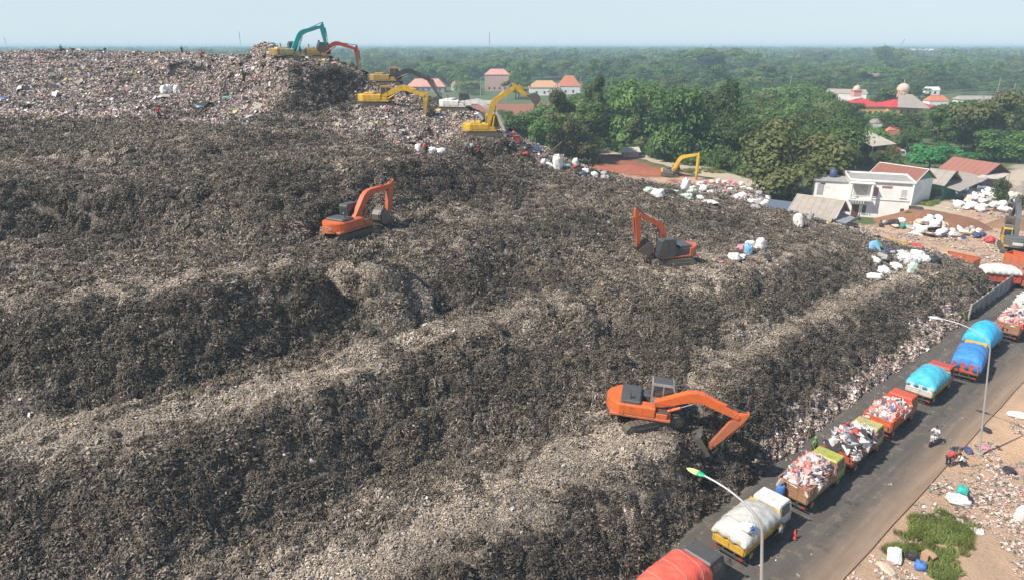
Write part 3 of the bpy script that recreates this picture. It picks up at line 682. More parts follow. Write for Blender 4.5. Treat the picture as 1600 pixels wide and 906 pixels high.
def crown_mesh(seed, kind, nleaf, size, m):
    """leaf-sized quads in lobes, crown of unit radius centred 0..; z from -0.8 to 0.8"""
    g = np.random.default_rng(seed); lobes = []
    nl = {'round': 26, 'flat': 30, 'tall': 26, 'bush': 30}[kind]
    for _ in range(nl):
        a = g.random() * 6.283
        if kind == 'flat': r = g.random() ** .5 * .95; z = .10 + .28 * (1 - r * r) + g.normal(0, .06); rad = g.uniform(.16, .28)
        elif kind == 'tall':
            z = g.uniform(-.8, 1.15); r = g.random() ** .5 * (.72 if abs(z) < .6 else .45); rad = g.uniform(.18, .32)
        elif kind == 'bush': r = g.random() ** .5 * .75; z = g.uniform(-.6, .62) * math.sqrt(max(.1, 1 - r * r)); rad = g.uniform(.24, .38)
        else:
            r = g.random() ** .62 * .78; z = g.uniform(-.72, .66) * math.sqrt(max(.1, 1.15 - r * r)); rad = g.uniform(.22, .42)
        lobes.append((r * math.cos(a), r * math.sin(a), z, rad, g.uniform(.0, .45)))
    per = nleaf // nl; V = []; F = []; P = []
    for (x, y, z, rad, tint) in lobes:
        d = g.normal(size=(per, 3)); d /= np.linalg.norm(d, axis=1)[:, None]; d[:, 2] = np.where(d[:, 2] < -.35, -d[:, 2], d[:, 2])
        rr = rad * (1 - .35 * g.random(per) ** 2) * (1 + .2 * g.normal(size=per)); sq = .62 if kind == 'flat' else .85
        c = np.stack([x + d[:, 0] * rr, y + d[:, 1] * rr, z + d[:, 2] * rr * sq], 1)
        n = d + g.normal(0, .28, (per, 3)); n[:, 2] += .30; n /= np.linalg.norm(n, axis=1)[:, None]
        t = np.cross(n, g.normal(size=(per, 3))); t /= np.linalg.norm(t, axis=1)[:, None]; bt = np.cross(n, t)
        s = size * g.uniform(.6, 1.3, per)[:, None]
        o = len(V) * 1
        q = np.stack([c - t * s * .5, c + bt * s * .32, c + t * s * .5, c - bt * s * .32], 1).reshape(-1, 3)
        V.append(q); P.append(np.clip(tint + g.normal(.28, .2, per), 0, 1))
    V = np.concatenate(V); P = np.concatenate(P); F = np.arange(len(V)).reshape(-1, 4)
    return np_mesh('crown', V, F, m, {'pick': ('FACE', 'FLOAT', P)})
def trunk_mesh(seed, h, r, spread, nb=5):
    g = random.Random(seed); mb = MB()
    top = Vector((g.uniform(-.08, .08) * h, g.uniform(-.08, .08) * h, h))
    mid = top * .5 + Vector((g.uniform(-.05, .05) * h, g.uniform(-.05, .05) * h, 0))
    mb.tube([(0, 0, -.3), (0, 0, .15 * h), mid, top], [r * 1.5, r * 1.1, r * .85, r * .5], 7)
    for k in range(nb):
        a = 6.283 * k / nb + g.uniform(-.4, .4); b = mid.lerp(top, g.random()); e = b + Vector((math.cos(a) * spread, math.sin(a) * spread, spread * g.uniform(.5, 1.0)))
        mb.tube([b, b.lerp(e, .5) + Vector((0, 0, .05 * h)), e], [r * .5, r * .32, r * .12], 5)
    me = mb.build('trunk', M_BARK); d = me.data; bpy.data.objects.remove(me); return d
CROWNS = {}
def crown(kind, tint, k, big):
    key = (kind, tint, k, big)
    if key not in CROWNS:
        n, s = {2: (11000, .098), 1: (2800, .125), 0: (460, .27)}[big]
        if kind == 'flat': s *= .9
        CROWNS[key] = crown_mesh(abs(hash((kind, tint, k))) % 9999 if False else (len(CROWNS) * 37 + 11), kind, n, s, LM[tint])
    return CROWNS[key]
TRUNKS = {k: trunk_mesh(k, 1.0, .035, .45) for k in range(4)}
def tree(name, lab, p, h, r, kind='round', tint='mid', k=0, big=1, group=None, cat='tree', rz=None, squash=None):
    """h total height, r crown radius; a crown on a trunk with limbs"""
    t = thing(name, lab, cat, p, (rz if rz is not None else random.random() * 6.28), group)
    zs_ = {'round': .8, 'flat': .42, 'tall': 1.2, 'bush': .75}[kind]
    ch = squash or r * (1.0 if kind != 'flat' else .9)
    cz = h - ch * {'round': .95, 'flat': .48, 'tall': 1.3, 'bush': .88}[kind]
    c = link('crown', crown(kind, tint, k, big), t, (0, 0, max(cz, ch * .55 if kind == 'bush' else ch * .3))); c.scale = (r, r, ch)
    tk = link('trunk', TRUNKS[k % 4], t); tk.scale = (max(h * .8, 3), max(h * .8, 3), max(cz + ch * .15, .6))
    return t
def palm(name, lab, p, h, L, nf=16, kind='coconut', droop=1.0, seed=0, parent_scale=1):
    t = thing(name, lab, 'palm tree' if kind == 'coconut' else 'banana plant', p)
    g = random.Random(seed); mb = MB()
    if kind == 'coconut':
        mb.tube([(0, 0, -.2), (.1, 0, h * .4), (.35, .1, h * .75), (.5, .15, h)], [.22, .16, .13, .12], 7)
        mb.build('trunk', M_BARK, t); o = Vector((.5, .15, h))
    else:
        mb.tube([(0, 0, -.2), (0, 0, h)], [.2, .13], 7); mb.build('trunk', mat('banana_stem', (.14, .15, .06), .7), t); o = Vector((0, 0, h))
    fm = LM['olive'] if kind == 'coconut' else LM['lime']
    for k in range(nf):
        a = 6.283 * k / nf * 1.618 * 2 + g.uniform(-.2, .2); el = g.uniform(-.15, 1.25); mb = MB(); n = 9; pts = []
        for i in range(n + 1):
            s = i / n; x = L * s * math.cos(el * (1 - s * .5)) ; z = L * (s * math.sin(el) - droop * s * s * (.55 + .15 * g.random()))
            pts.append(o + Vector((x * math.cos(a), x * math.sin(a), z)))
        sd_ = Vector((-math.sin(a), math.cos(a), 0))
        if kind == 'coconut':
            for i in range(1, n + 1):
                wv = L * .22 * math.sin(math.pi * min(1, (i + .6) / (n + 1.2)))
                for e in (-1, 1):
                    for q in range(2):
                        b0 = pts[i - 1].lerp(pts[i], q * .5); b1 = pts[i - 1].lerp(pts[i], q * .5 + .32)
                        tip = b1 + sd_ * e * wv + (pts[i] - pts[i - 1]) * .5 + Vector((0, 0, -wv * .45)); mb.add([b0, b1, tip], [(0, 1, 2)])
        else:
            for i in range(n):
                w0 = L * .14 * math.sin(math.pi * (i / n) ** .7); w1 = L * .14 * math.sin(math.pi * ((i + 1) / n) ** .7)
                for e in (-1, 1):
                    mb.add([pts[i], pts[i + 1], pts[i + 1] + sd_ * e * w1 + Vector((0, 0, .25 * w1)), pts[i] + sd_ * e * w0 + Vector((0, 0, .25 * w0))], [(0, 1, 2, 3)])
        ob = mb.build('frond' if kind == 'coconut' else 'leaf', fm, t)
        at_ = ob.data.attributes.new('pick', 'FLOAT', 'FACE'); at_.data.foreach_set('value', [g.random()] * len(ob.data.polygons))
    return t
def fit_tree(u0, u1, vtop, vbase, lab, kind='round', tint='mid', name='broadleaf_tree', k=0, big=2, z=0.0, group=None, tpos=None):
    """a tree whose outline in the photo spans u0..u1 and vtop..vbase, standing on the ground there"""
    p = at((u0 + u1) / 2, vbase, z) if tpos is None else atd((u0 + u1) / 2, vbase, tpos)
    if tpos is not None: p.z = 0
    s = mpp(p); r = (u1 - u0) / 2 * s * 1.16
    # height: solve for the top at the same ground position
    y = (vtop - 453) / 1067.0; kk = (-SP - y * CP) / (CP - y * SP); h = CAM_H + kk * p.y - z
    return tree(name, lab, p, h, r, kind, tint, k, big, group, squash=None if kind == 'flat' else h * .52 if kind == 'round' else h * .40 if kind == 'tall' else h * .56)
def forest():
    # ---- trees that can be told apart, close behind the heap
    N = 0
    HERO = [
     (1012, 1098, 122, 252, 'tall rounded dark green tree on the left of the big pair behind the pale track', 'round', 'dark'),
     (1068, 1142, 118, 248, 'tallest dark green tree with a dense crown behind the pale track', 'round', 'dark'),
     (1168, 1298, 186, 312, 'big olive green tree standing over the end of the pale track beside the grey-roofed shack', 'round', 'olive'),
     (1118, 1200, 172, 268, 'mid green tree just behind the big olive tree', 'round', 'dark'),
     (1230, 1330, 178, 262, 'low dark tree between the olive tree and the open shed roof', 'round', 'dark'),
     (1262, 1312, 238, 312, 'small lime-tinged tree beside the white house wall', 'bush', 'olive'),
     (950, 1034, 122, 236, 'leafy green tree left of the big dark pair', 'round', 'mid'),
     (975, 1022, 158, 240, 'grey-green tree in front of the leafy one by the track start', 'tall', 'olive'),
     (888, 960, 155, 250, 'dusty blue-green tree beside the upper end of the heap', 'tall', 'mid'),
     (850, 908, 140, 262, 'thin tall tree with a sparse dusty crown next to the yellow digger', 'tall', 'olive'),
     (905, 950, 118, 232, 'tree with a bright top at the start of the pale track', 'tall', 'mid'),
     (780, 850, 172, 245, 'low dark bush-like tree under the raised yellow boom', 'round', 'dark'),
     (826, 872, 180, 262, 'dark bushy tree right of the yellow boom', 'round', 'mid'),
     (1418, 1484, 222, 268, 'bright emerald round bush behind the brown-roofed house', 'bush', 'emerald'),
     (1470, 1568, 138, 240, 'broad yellow-green tree with a rounded crown behind the far lorries', 'round', 'olive'),
     (1520, 1600, 198, 252, 'dark tree in front of the broad yellow-green one', 'round', 'dark'),
     (1395, 1440, 186, 238, 'dark green tree right of the open shed roof', 'round', 'dark'),
     (1436, 1490, 164, 240, 'dark tree between the red mosque roof and the yellow-green tree', 'tall', 'dark'),
     (1376, 1430, 172, 226, 'round dark tree in front of the domed red roof', 'round', 'dark'),
     (1262, 1300, 146, 205, 'lime green tree before the long white building', 'round', 'lime'),
     (1298, 1345, 156, 215, 'dark leafy tree just left of the first red mosque roof', 'round', 'dark'),
     (1200, 1268, 152, 215, 'green tree right of the coconut palm', 'round', 'mid'),
     (1362, 1418, 134, 176, 'round green tree between the two domes', 'round', 'mid'),
     (1418, 1448, 130, 165, 'dark pointed tree just behind the second dome', 'tall', 'dark'),
     (1545, 1572, 276, 325, 'green shrub between the grey-roofed houses and the white sacks', 'bush', 'mid'),
     (1585, 1625, 282, 345, 'leafy shrub at the picture edge beside the white sacks', 'bush', 'olive'),
     (1412, 1432, 330, 348, 'small shrub against the corner of the white house', 'bush', 'dark'),
     (1500, 1530, 238, 250, 'small emerald shrub by the parked white car', 'bush', 'emerald'),
    ]
    for i, (a, b, vt, vb, lab, kind, tint) in enumerate(HERO):
        fit_tree(a, b, vt, vb, lab, kind, tint, 'shrub' if kind == 'bush' else 'broadleaf_tree', k=i % 3, big=2 if (b - a) > 40 else 1)
        if kind == 'bush': pass
    palm('coconut_palm', 'coconut palm with a starburst of fronds above the dark trees', at(1186, 196), 9.5, 6.5, 20, seed=1)
    for j, (u, v, h, L, lab) in enumerate(((1092, 248, 6.5, 5.2, 'tall banana plant with wide leaves behind the thin yellow boom'), (1112, 250, 5.6, 5.2, 'banana plant leaning right of the thin yellow boom'),
            (1350, 218, 5.5, 4.6, 'banana plant beside the open shed roof'), (1332, 214, 4.5, 3.6, 'small banana plant left of the open shed roof'), (1405, 222, 5, 3.6, 'banana plant behind the orange lorry cab'), (1078, 254, 3.2, 3.4, 'short banana plant at the edge of the pale track'))):
        palm('banana_plant', lab, at(u, v), h, L, 13, 'banana', .8, seed=j)
    # understorey along the track
    g = random.Random(5)
    for i in range(34):
        s = i / 33; u = 960 + 235 * s + g.uniform(-8, 8); v = 240 + 42 * s + g.uniform(-8, -1)
        if 1085 < u < 1120 and v > 262: v -= 8
        tree('shrub', 'low green shrub in the hedge-like row along the far side of the pale track', at(u, v), g.uniform(1.6, 3.4), g.uniform(1.6, 3.0), 'bush', g.choice(['mid', 'lime', 'dark']), i % 3, 1, 'shrubs along the pale track')
    for i in range(16):
        tree('shrub', 'low shrub in the tangle between the olive tree and the shed', at(g.uniform(1300, 1400), g.uniform(225, 262)), g.uniform(1.5, 3), g.uniform(1.5, 2.6), 'bush', g.choice(['mid', 'dark', 'olive']), i % 3, 1, 'shrubs around the shed')
    for i in range(34):
        tree('shrub', 'low leafy tree in the gardens between the mosque and the shed', at(g.uniform(1322, 1472), g.uniform(174, 236)), g.uniform(3.6, 5.6), g.uniform(3, 5), g.choice(['bush', 'round']), g.choice(['mid', 'dark', 'lime', 'olive']), i % 3, 1, 'low trees between the mosque and the shed')
    for i in range(46):
        a, b, t0, h0 = g.choice([(1052, 1165, 620, 23), (1052, 1165, 660, 24), (960, 1012, 560, 19), (1365, 1405, 760, 26), (1420, 1600, 640, 19), (640, 940, 620, 15)]); p = atd(g.uniform(a, b), 120, t0 + g.uniform(-40, 120)); p.z = 0
        tree('forest_tree', 'tall broad tree rising above the rest of the far wood', p, h0 * g.uniform(.8, 1.12), g.uniform(8, 13), g.choice(['round', 'flat']), g.choice(['mid', 'dark', 'mid', 'olive']), i % 3, 1, 'tall trees rising above the far wood')
    # ---- wood behind: single trees as far as one can tell them apart
    CLEAR = [px((540, 172), (560, 150), (640, 146), (720, 148), (770, 154), (860, 158), (930, 164), (930, 178), (850, 192), (640, 194), (540, 190)),
             px((1280, 190), (1290, 150), (1345, 150), (1380, 148), (1600, 150), (1650, 180), (1650, 212), (1480, 215), (1460, 236), (1400, 240), (1325, 236)),
             px((1320, 240), (1420, 225), (1700, 235), (1700, 420), (1280, 420)),
             px((900, 232), (960, 228), (1200, 290), (1300, 330), (1000, 330)),
             px((985, 182), (1090, 182), (1090, 190), (985, 192)),
             px((1180, 150), (1300, 146), (1300, 152), (1180, 158)), px((744, 126), (804, 126), (812, 152), (740, 152)), px((816, 132), (916, 130), (925, 158), (812, 158)), px((1350, 124), (1390, 124), (1392, 137), (1348, 137)),
             px((560, 140), (705, 136), (705, 156), (560, 158))]
    cand = []
    for t0, t1, sp in ((175, 300, 10.5), (300, 480, 13)):
        for x in np.arange(-140, 430, sp):
            for y in np.arange(120, 620, sp):
                X = x + g.uniform(-.45, .45) * sp; Y = y + g.uniform(-.45, .45) * sp; t = Y * CP + CAM_H * SP
                if t0 <= t < t1 and abs(X) < .78 * t: cand.append((t, X, Y))
    cx = np.array([c[1] for c in cand]); cy = np.array([c[2] for c in cand]); bad = np.zeros(len(cand), bool)
    for pl in CLEAR: bad |= inpoly(cx, cy, pl)
    def seen(X, Y, h):
        for s in np.linspace(.1, .97, 60):
            if CAM_H + (h - CAM_H) * s < hz(X * s, Y * s): return False
        return True
    cand = sorted(c for c, b_ in zip(cand, bad) if not b_ and hz(c[1], c[2]) < .1 and seen(c[1], c[2], 9))
    kinds = [('round', 'dark'), ('round', 'mid'), ('flat', 'mid'), ('round', 'olive'), ('tall', 'dark'), ('flat', 'dark'), ('round', 'lime'), ('tall', 'mid')]
    KL = {('round', 'dark'): 'dark round-crowned tree in the wood beyond the houses', ('round', 'mid'): 'mid green round-crowned tree in the wood beyond the houses', ('flat', 'mid'): 'wide flat-topped green tree in the wood beyond the houses',
          ('round', 'olive'): 'olive round-crowned tree in the wood beyond the houses', ('tall', 'dark'): 'tall narrow dark tree in the wood beyond the houses', ('flat', 'dark'): 'wide flat-topped dark tree in the wood beyond the houses',
          ('round', 'lime'): 'fresh green round-crowned tree in the wood beyond the houses', ('tall', 'mid'): 'tall narrow green tree in the wood beyond the houses'}
    for i, (t, X, Y) in enumerate(cand[:230]):
        kd = g.choices(kinds, [5, 5, 3, 2, 2, 2, 1, 1])[0]; r = g.uniform(5.6, 9.0) * (1.25 if kd[0] == 'flat' else .62 if kd[0] == 'tall' else 1); h = g.uniform(8, 13.5)
        if X / t * 1067 + 800 < 880 and t < 330: h = g.uniform(3.8, 5.5); r = g.uniform(2.8, 4.2)
        tree('forest_tree', KL[kd], Vector((X, Y, 0)), h, r, *kd, i % 3, 1, 'trees in the wood beyond the houses, ' + kd[0] + ' ' + kd[1])
    # ---- and the rest as one far mass
    rest = [(X, Y, g.uniform(4.5, 7.5), 1) for t, X, Y in cand[230:]]
    for t0, t1, sp in ((480, 900, 14), (900, 1700, 22), (1700, 3200, 30), (3200, 6000, 46)):
        n = int(.78 * (t1 * t1 - t0 * t0) / sp / sp * 1.15)
        tt = np.sqrt(rng.random(n) * (t1 * t1 - t0 * t0) + t0 * t0); uu = rng.uniform(-.80, .80, n)
        Y = (tt - CAM_H * SP) / CP; X = uu * tt; sc = sp * rng.uniform(.38, .82, n) * (1 + .25 * vnoise(X, Y, 70, 57))
        bad = np.zeros(n, bool)
        for pl in CLEAR: bad |= inpoly(X, Y, pl)
        dens = vnoise(X, Y, 110, 51) + .5 * vnoise(X, Y, 45, 52)
        keep = ~bad & (dens > -.85)
        rest += [(a, b, c, 0 if t0 > 800 else 1) for a, b, c in zip(X[keep], Y[keep], sc[keep])]
    ms = [crown('round', 'dark', 0, 0), crown('round', 'mid', 0, 0), crown('flat', 'mid', 0, 0), crown('round', 'olive', 0, 0), crown('flat', 'dark', 0, 0), crown('round', 'mid', 1, 0)]
    hi = [crown('round', 'dark', 0, 1), crown('round', 'mid', 1, 1), crown('flat', 'mid', 2, 1), crown('round', 'olive', 0, 1), crown('flat', 'dark', 2, 1), crown('round', 'mid', 2, 1)]
    for nm, lst, sel, lab in (('forest', hi, 1, 'belt of mixed green woodland reaching past the red roofs'), ('distant_forest', ms, 0, 'hazy blue-green forest stretching to the horizon')):
        Rr = [r_ for r_ in rest if r_[3] == sel]; n = len(Rr); a = np.array([r_[:3] for r_ in Rr])
        hh = rng.uniform(.65, 1.45, n); sc = np.stack([a[:, 2], a[:, 2], np.clip(a[:, 2] * .62, 3.0, 9.0) * hh], 1)
        Z = sc[:, 2] * .95 + rng.uniform(0, 3.0, n)
        o = gn_scatter(nm, lst, None, np.stack([a[:, 0], a[:, 1], Z], 1), np.stack([np.zeros(n), np.zeros(n), rng.random(n) * 6.28], 1), sc, np.ones(n), rng.integers(0, 6, n))
        tag(o, lab, 'forest')
def haze():
    mb = MB(); mb.box((600 - 600, 3400, 15.8), (11000, 7600, 33.8))
    m = bpy.data.materials.new('air'); m.use_nodes = True; nt = m.node_tree; nt.nodes.remove(nt.nodes['Principled BSDF'])
    v = nt.nodes.new('ShaderNodeVolumePrincipled'); v.inputs['Color'].default_value = (.60, .84, 1.0, 1); v.inputs['Density'].default_value = HAZE_D; v.inputs['Anisotropy'].default_value = .0
    out = [n for n in nt.nodes if n.type == 'OUTPUT_MATERIAL'][0]; nt.links.new(v.outputs[0], out.inputs['Volume'])
    o = mb.build('haze', m); tag(o, 'pale haze over the plain', kind='stuff'); return o
HAZE_D = 0.0004
# ------------------------------------------------------------------ shared paints
M_STEEL = mat('worn_steel', (.17, .155, .135), .45, .5, (.10, .075, .055), scale=2.5, metal=.5)
M_CHROME = mat('piston_chrome', (.16, .16, .17), .5, .2, metal=.8)
M_TRACK = mat('track_steel', (.10, .085, .068), .7, .75, (.15, .12, .09), scale=2, metal=.2)
M_GLASS = mat('cab_glass', (.035, .045, .05), .08, .25, (.16, .14, .12), scale=1.2, coat=.6)
M_BLACK = mat('black_rubber', (.022, .021, .02), .85, .5, (.11, .09, .07), scale=3)
M_DGREY = mat('dark_grey_paint', (.065, .07, .075), .5, .4)
M_LAMPR = mat('tail_lamp', (.45, .02, .015), .3, .1); M_LAMPW = mat('head_lamp', (.8, .8, .76), .15, .1)
def paint(name, c, dirt=.38): return mat('paint_' + name, tuple(x * .9 for x in c), .5, min(.8, dirt + .12), (.15, .115, .08), scale=1.7, coat=.08, bmp=.12, mud=.5)
P_ORANGE = paint('orange', (.78, .145, .022)); P_ORANGE2 = paint('faded_orange', (.62, .12, .035), .5); P_YELLOW = paint('yellow', (.72, .43, .02)); P_TEAL = paint('teal', (.03, .52, .50), .2); P_REDB = paint('red_boom', (.45, .05, .03), .45)
P_WHITE = paint('white', (.74, .74, .71), .28); P_CREAM = paint('cream', (.62, .52, .24), .4); P_GREY = paint('grey', (.11, .12, .13)); P_COAL = paint('charcoal', (.03, .032, .036)); P_OCHRE = paint('ochre', (.42, .27, .06), .5)

def text_mesh(body, size, depth, m, parent, loc, rot, name='lettering'):
    c = bpy.data.curves.new(name, 'FONT'); c.body = body; c.size = size; c.extrude = depth; c.align_x = 'CENTER'; c.align_y = 'CENTER'; c.materials.append(m)
    tmp = bpy.data.objects.new(name + '_curve', c); COL.objects.link(tmp); bpy.context.view_layer.update()
    me = bpy.data.meshes.new_from_object(tmp.evaluated_get(bpy.context.evaluated_depsgraph_get())); bpy.data.objects.remove(tmp)
    o = link(name, me, parent, loc); o.rotation_euler = rot; return tag(o, None, None, None, 'stuff')

def excavator(lab, p, head, thead, cb, cbody, ccw, ccab, a, b, c=None, scale=1.0, boomL=5.7, stickL=2.9, tilt=(0, 0), hood=None, cstick=None, text=None, plate=False, detail=True, pad=2.6, cbk=None):
    """p on the ground; head of the upper body and thead of the tracks in degrees; a, b angles of boom and stick"""
    t = thing('excavator', lab, 'excavator', (p.x, p.y, p.z - .16), 0)
    t.rotation_euler = (R(tilt[0]), R(tilt[1]), 0); t.scale = (scale,) * 3
    th = R(thead); hd = R(head); ctk = cstick or cb
    Mt = Matrix.Rotation(th, 4, 'Z'); Mh = Matrix.Rotation(hd, 4, 'Z')
    def put(o, M): o.matrix_local = M; return o
    for e in (-1, 1):
        pr = []; n = 56; L, r = 1.72, .46
        for i in range(n):
            s = i / n * (4 * L + 2 * math.pi * r)
            rr = r + (.035 if i % 2 else 0)
            if s < 2 * L: q = (-L + s, rr)
            elif s < 2 * L + math.pi * r: g = (s - 2 * L) / r; q = (L + rr * math.sin(g), rr * math.cos(g))
            elif s < 4 * L + math.pi * r: q = (L - (s - 2 * L - math.pi * r), -rr)
            else: g = (s - 4 * L - math.pi * r) / r; q = (-L - rr * math.sin(g), -rr * math.cos(g))
            pr.append((q[0], q[1] + r + .03))
        mb = MB(); y0 = e * 1.12; mb.prism(pr[::-1], y0 - .30, y0 + .30); tk = put(mb.build('track', M_TRACK, t), Mt)
        mb = MB(); mb.box((0, y0, .50), (3.1, .66, .34), .05); mb.build('track_frame', M_DGREY, tk)
        for x in (-L, L):
            mb = MB(); mb.tube([(x, y0 - .33, .49), (x, y0 + .33, .49)], .30, 12); mb.build('idler_wheel', M_STEEL, tk)
        mb = MB()
        for k in range(6): mb.tube([(-1.2 + k * .48, y0 - .32, .2), (-1.2 + k * .48, y0 + .32, .2)], .11, 8)
        mb.build('track_roller', M_STEEL, tk)
    mb = MB(); mb.box((0, 0, .62), (1.9, 1.8, .42), .1).tube([(0, 0, .8), (0, 0, 1.08)], .72, 18); put(mb.build('undercarriage', M_DGREY, t), Mt)
    # upper body
    mb = MB(); mb.box((-.35, 0, 1.16), (4.0, 2.6, .20), .04)
    mb.box((-.55, -.88, 1.62), (2.35, .82, .76), .07); mb.box((1.05, -.95, 1.45), (.75, .62, .42), .05)
    bod = put(mb.build('body', cbody, t), Mh)
    mb = MB(); mb.box((1.05, -.95, 1.67), (.70, .56, .03)); mb.build('step_plate', M_DGREY, bod)
    for k in range(3):
        mb = MB(); mb.box((-1.35 + k * .78, -1.297, 1.62), (.72, .012, .62), .004); mb.build('door_panel', cbody, bod)
    mb = MB(); pr = []
    for i in range(13):
        g = math.pi * (.5 + i / 12); pr.append((-1.75 + .95 * math.cos(g) * 1.0, 1.32 * math.sin(g)))
    pr = [(-1.45, 1.32)] + [(-1.75 - .95 * abs(math.cos(math.pi * (.5 + i / 12))) ** .8, 1.32 * (1 - 2 * i / 12)) for i in range(13)] + [(-1.45, -1.32)]
    n = len(pr); vs = [(x, y, 1.14) for x, y in pr] + [(x, y, 1.92) for x, y in pr] + [(x * .985 - .02, y * .95, 2.02) for x, y in pr]
    mb.add(vs, [tuple(range(n)), tuple(range(2 * n, 3 * n))[::-1]] + [(i + k * n, i + (k + 1) * n, (i + 1) % n + (k + 1) * n, (i + 1) % n + k * n) for k in (0, 1) for i in range(n)])
    cw = put(mb.build('counterweight', ccw, t), Mh)
    if text: text_mesh(text, .36, .008, P_WHITE, cw, (-2.715, 0, 1.58), (R(90), 0, R(-90)))
    if plate: mb = MB(); mb.box((-2.72, 0, 1.62), (.03, 1.1, .36)); mb.build('plate', P_WHITE, cw)
    mb = MB(); mb.box((-1.05, 0, 2.06), (1.35, 2.2, .34), .09).box((-.72, .75, 1.6), (1.9, .8, .74), .06); hd_ = put(mb.build('engine_hood', hood or cbody, t), Mh)
    mb = MB(); mb.tube([(-1.1, -.75, 2.2), (-1.1, -.75, 2.62), (-1.22, -.75, 2.7)], .075, 8); mb.build('exhaust', M_STEEL, hd_)
    # cab
    y0, y1 = .38, 1.34
    mb = MB(); prf = [(.22, 1.2), (1.95, 1.2), (2.02, 1.75), (1.72, 2.86), (1.55, 2.96), (.32, 2.96), (.22, 2.86)]
    mb.prism(prf[::-1], y0, y1); cb_ = put(mb.build('cab', ccab, t), Mh)
    mb = MB(); mb.box((.92, .86, 2.985), (1.25, .86, .06), .02); mb.build('cab_roof', hood if hood else ccab, cb_)
    for e, y in ((1, y1 + .006), (-1, y0 - .006)):
        mb = MB(); q = [(.34, 1.95), (.98, 1.95), (.98, 2.78), (.36, 2.78)]; mb.prism(q[::-1], y - .006, y + .006); mb.build('window', M_GLASS, cb_)
        mb = MB(); q = [(1.06, 1.45), (1.86, 1.45), (1.90, 1.8), (1.62, 2.78), (1.06, 2.78)]; mb.prism(q[::-1], y - .006, y + .006); mb.build('window', M_GLASS, cb_)
    mb = MB(); ya, yb = y0 + .08, y1 - .08; mb.add([(2.025, ya, 1.78), (2.025, yb, 1.78), (1.745, yb, 2.82), (1.745, ya, 2.82), (1.99, ya, 1.30), (1.99, yb, 1.30)], [(0, 1, 2, 3), (4, 5, 1, 0)]); mb.build('windscreen', M_GLASS, cb_)
    mb = MB(); mb.box((.212, .86, 2.35), (.012, .78, .75)); mb.build('window', M_GLASS, cb_)
    mb = MB(); mb.tube([(1.6, -1.2, 1.7), (1.6, -1.2, 2.3), (.4, -1.2, 2.35), (.4, -1.2, 2.0)], .022, 5); mb.build('handrail', M_DGREY, bod)
    mb = MB(); mb.box((1.5, -1.28, 2.3), (.04, .22, .3)).tube([(1.6, -1.1, 1.7), (1.5, -1.28, 2.2)], .018, 4); mb.build('mirror', M_DGREY, bod)
    # boom, stick and bucket in the plane y = -0.05
    Y = -.02; F = Vector((.55, 0, 1.62)); A = R(a); Bq = R(b); Cq = R(c if c is not None else b - 70)
    E = F + Vector((math.cos(A), 0, math.sin(A))) * boomL; S = E + Vector((math.cos(Bq), 0, math.sin(Bq))) * stickL
    def fr(o, ang): ca, sa = math.cos(ang), math.sin(ang); return lambda x, z: (o.x + x * ca - z * sa, o.z + x * sa + z * ca)
    f = fr(F, A); k = boomL / 5.7; mb = MB()
    pr = [(-.05, .24), (1.1, .80), (2.15, 1.32), (2.7, 1.42), (3.2, 1.34), (4.4, .80), (5.62, .25), (5.75, .05), (5.62, -.16), (4.5, .22), (3.3, .66), (2.7, .72), (2.2, .60), (1.1, .16), (-.05, -.22)]
    mb.prism([f(x * k, z * k) for x, z in pr][::-1], Y - .26, Y + .26); bm = put(mb.build('boom', cb, t), Mh)
    if text or lab.startswith('orange'):
        pass
    def cyl(p0, p1, r, y, nm, par, split=.55, body=None):
        p0 = Vector((p0[0], y, p0[1])); p1 = Vector((p1[0], y, p1[1])); m_ = p0.lerp(p1, split)
        mb = MB(); mb.tube([p0, m_], r, 9); o = mb.build(nm, body or cb, par); mb = MB(); mb.tube([m_, p1], r * .5, 7); mb.build('piston_rod', M_CHROME, par)
    for e in (-1, 1): cyl((1.15, 1.25), f(2.55 * k, .62 * k), .10, Y + e * .36, 'lift_cylinder', bm, .58)
    g = fr(E, Bq)
    cyl(f(2.55 * k, 1.26 * k), g(-.55, .28), .095, Y, 'stick_cylinder', bm, .60)
    mb = MB(); mb.tube([(*[f(.3 * k, .42 * k)[0]], Y + .12, f(.3 * k, .42 * k)[1]), (f(2.6 * k, 1.26 * k)[0], Y + .12, f(2.6 * k, 1.26 * k)[1]), (f(5.3 * k, .45 * k)[0], Y + .12, f(5.3 * k, .45 * k)[1])], .03, 5)
    mb.build('hose', M_BLACK, bm)
    mb = MB(); L = stickL; q = [(-.62, .34), (-.50, .40), (.35, .44), (L, .16), (L + .08, .02), (L, -.12), (.15, -.22), (-.12, -.16)]
    mb.prism([g(x, z) for x, z in q][::-1], Y - .19, Y + .19); sk = put(mb.build('stick', ctk, t), Mh)
    cyl(g(.25, .55), g(L - .55, .42), .08, Y, 'bucket_cylinder', sk, .6)
    mb = MB(); 
    for e in (-1, 1): mb.tube([(g(L - .35, 0)[0], Y + e * .22, g(L - .35, 0)[1]), (g(L - .50, .44)[0], Y + e * .22, g(L - .50, .44)[1]), (g(L + .05, .42)[0], Y + e * .22, g(L + .05, .42)[1])], .05, 5)
    mb.build('linkage', M_STEEL, sk)
    h = fr(S, Cq); mb = MB(); w_ = .62
    o1 = [(-.10, .28), (.30, .36), (.80, .30), (1.15, .02), (1.28, -.40), (1.10, -.85), (.70, -1.12), (.35, -1.22)]
    i1 = [(x * .95 + .02, z * .93) for x, z in o1[::-1]]
    pr = [h(x, z) for x, z in o1 + i1]; mb.prism(pr[::-1], Y - w_, Y + w_)
    for e in (-1, 1): mb.prism([h(x, z) for x, z in o1 + [(.05, -.3)]][::-1], Y + e * w_ - .03, Y + e * w_ + .03)
    bk = put(mb.build('bucket', cbk or M_STEEL, t), Mh)
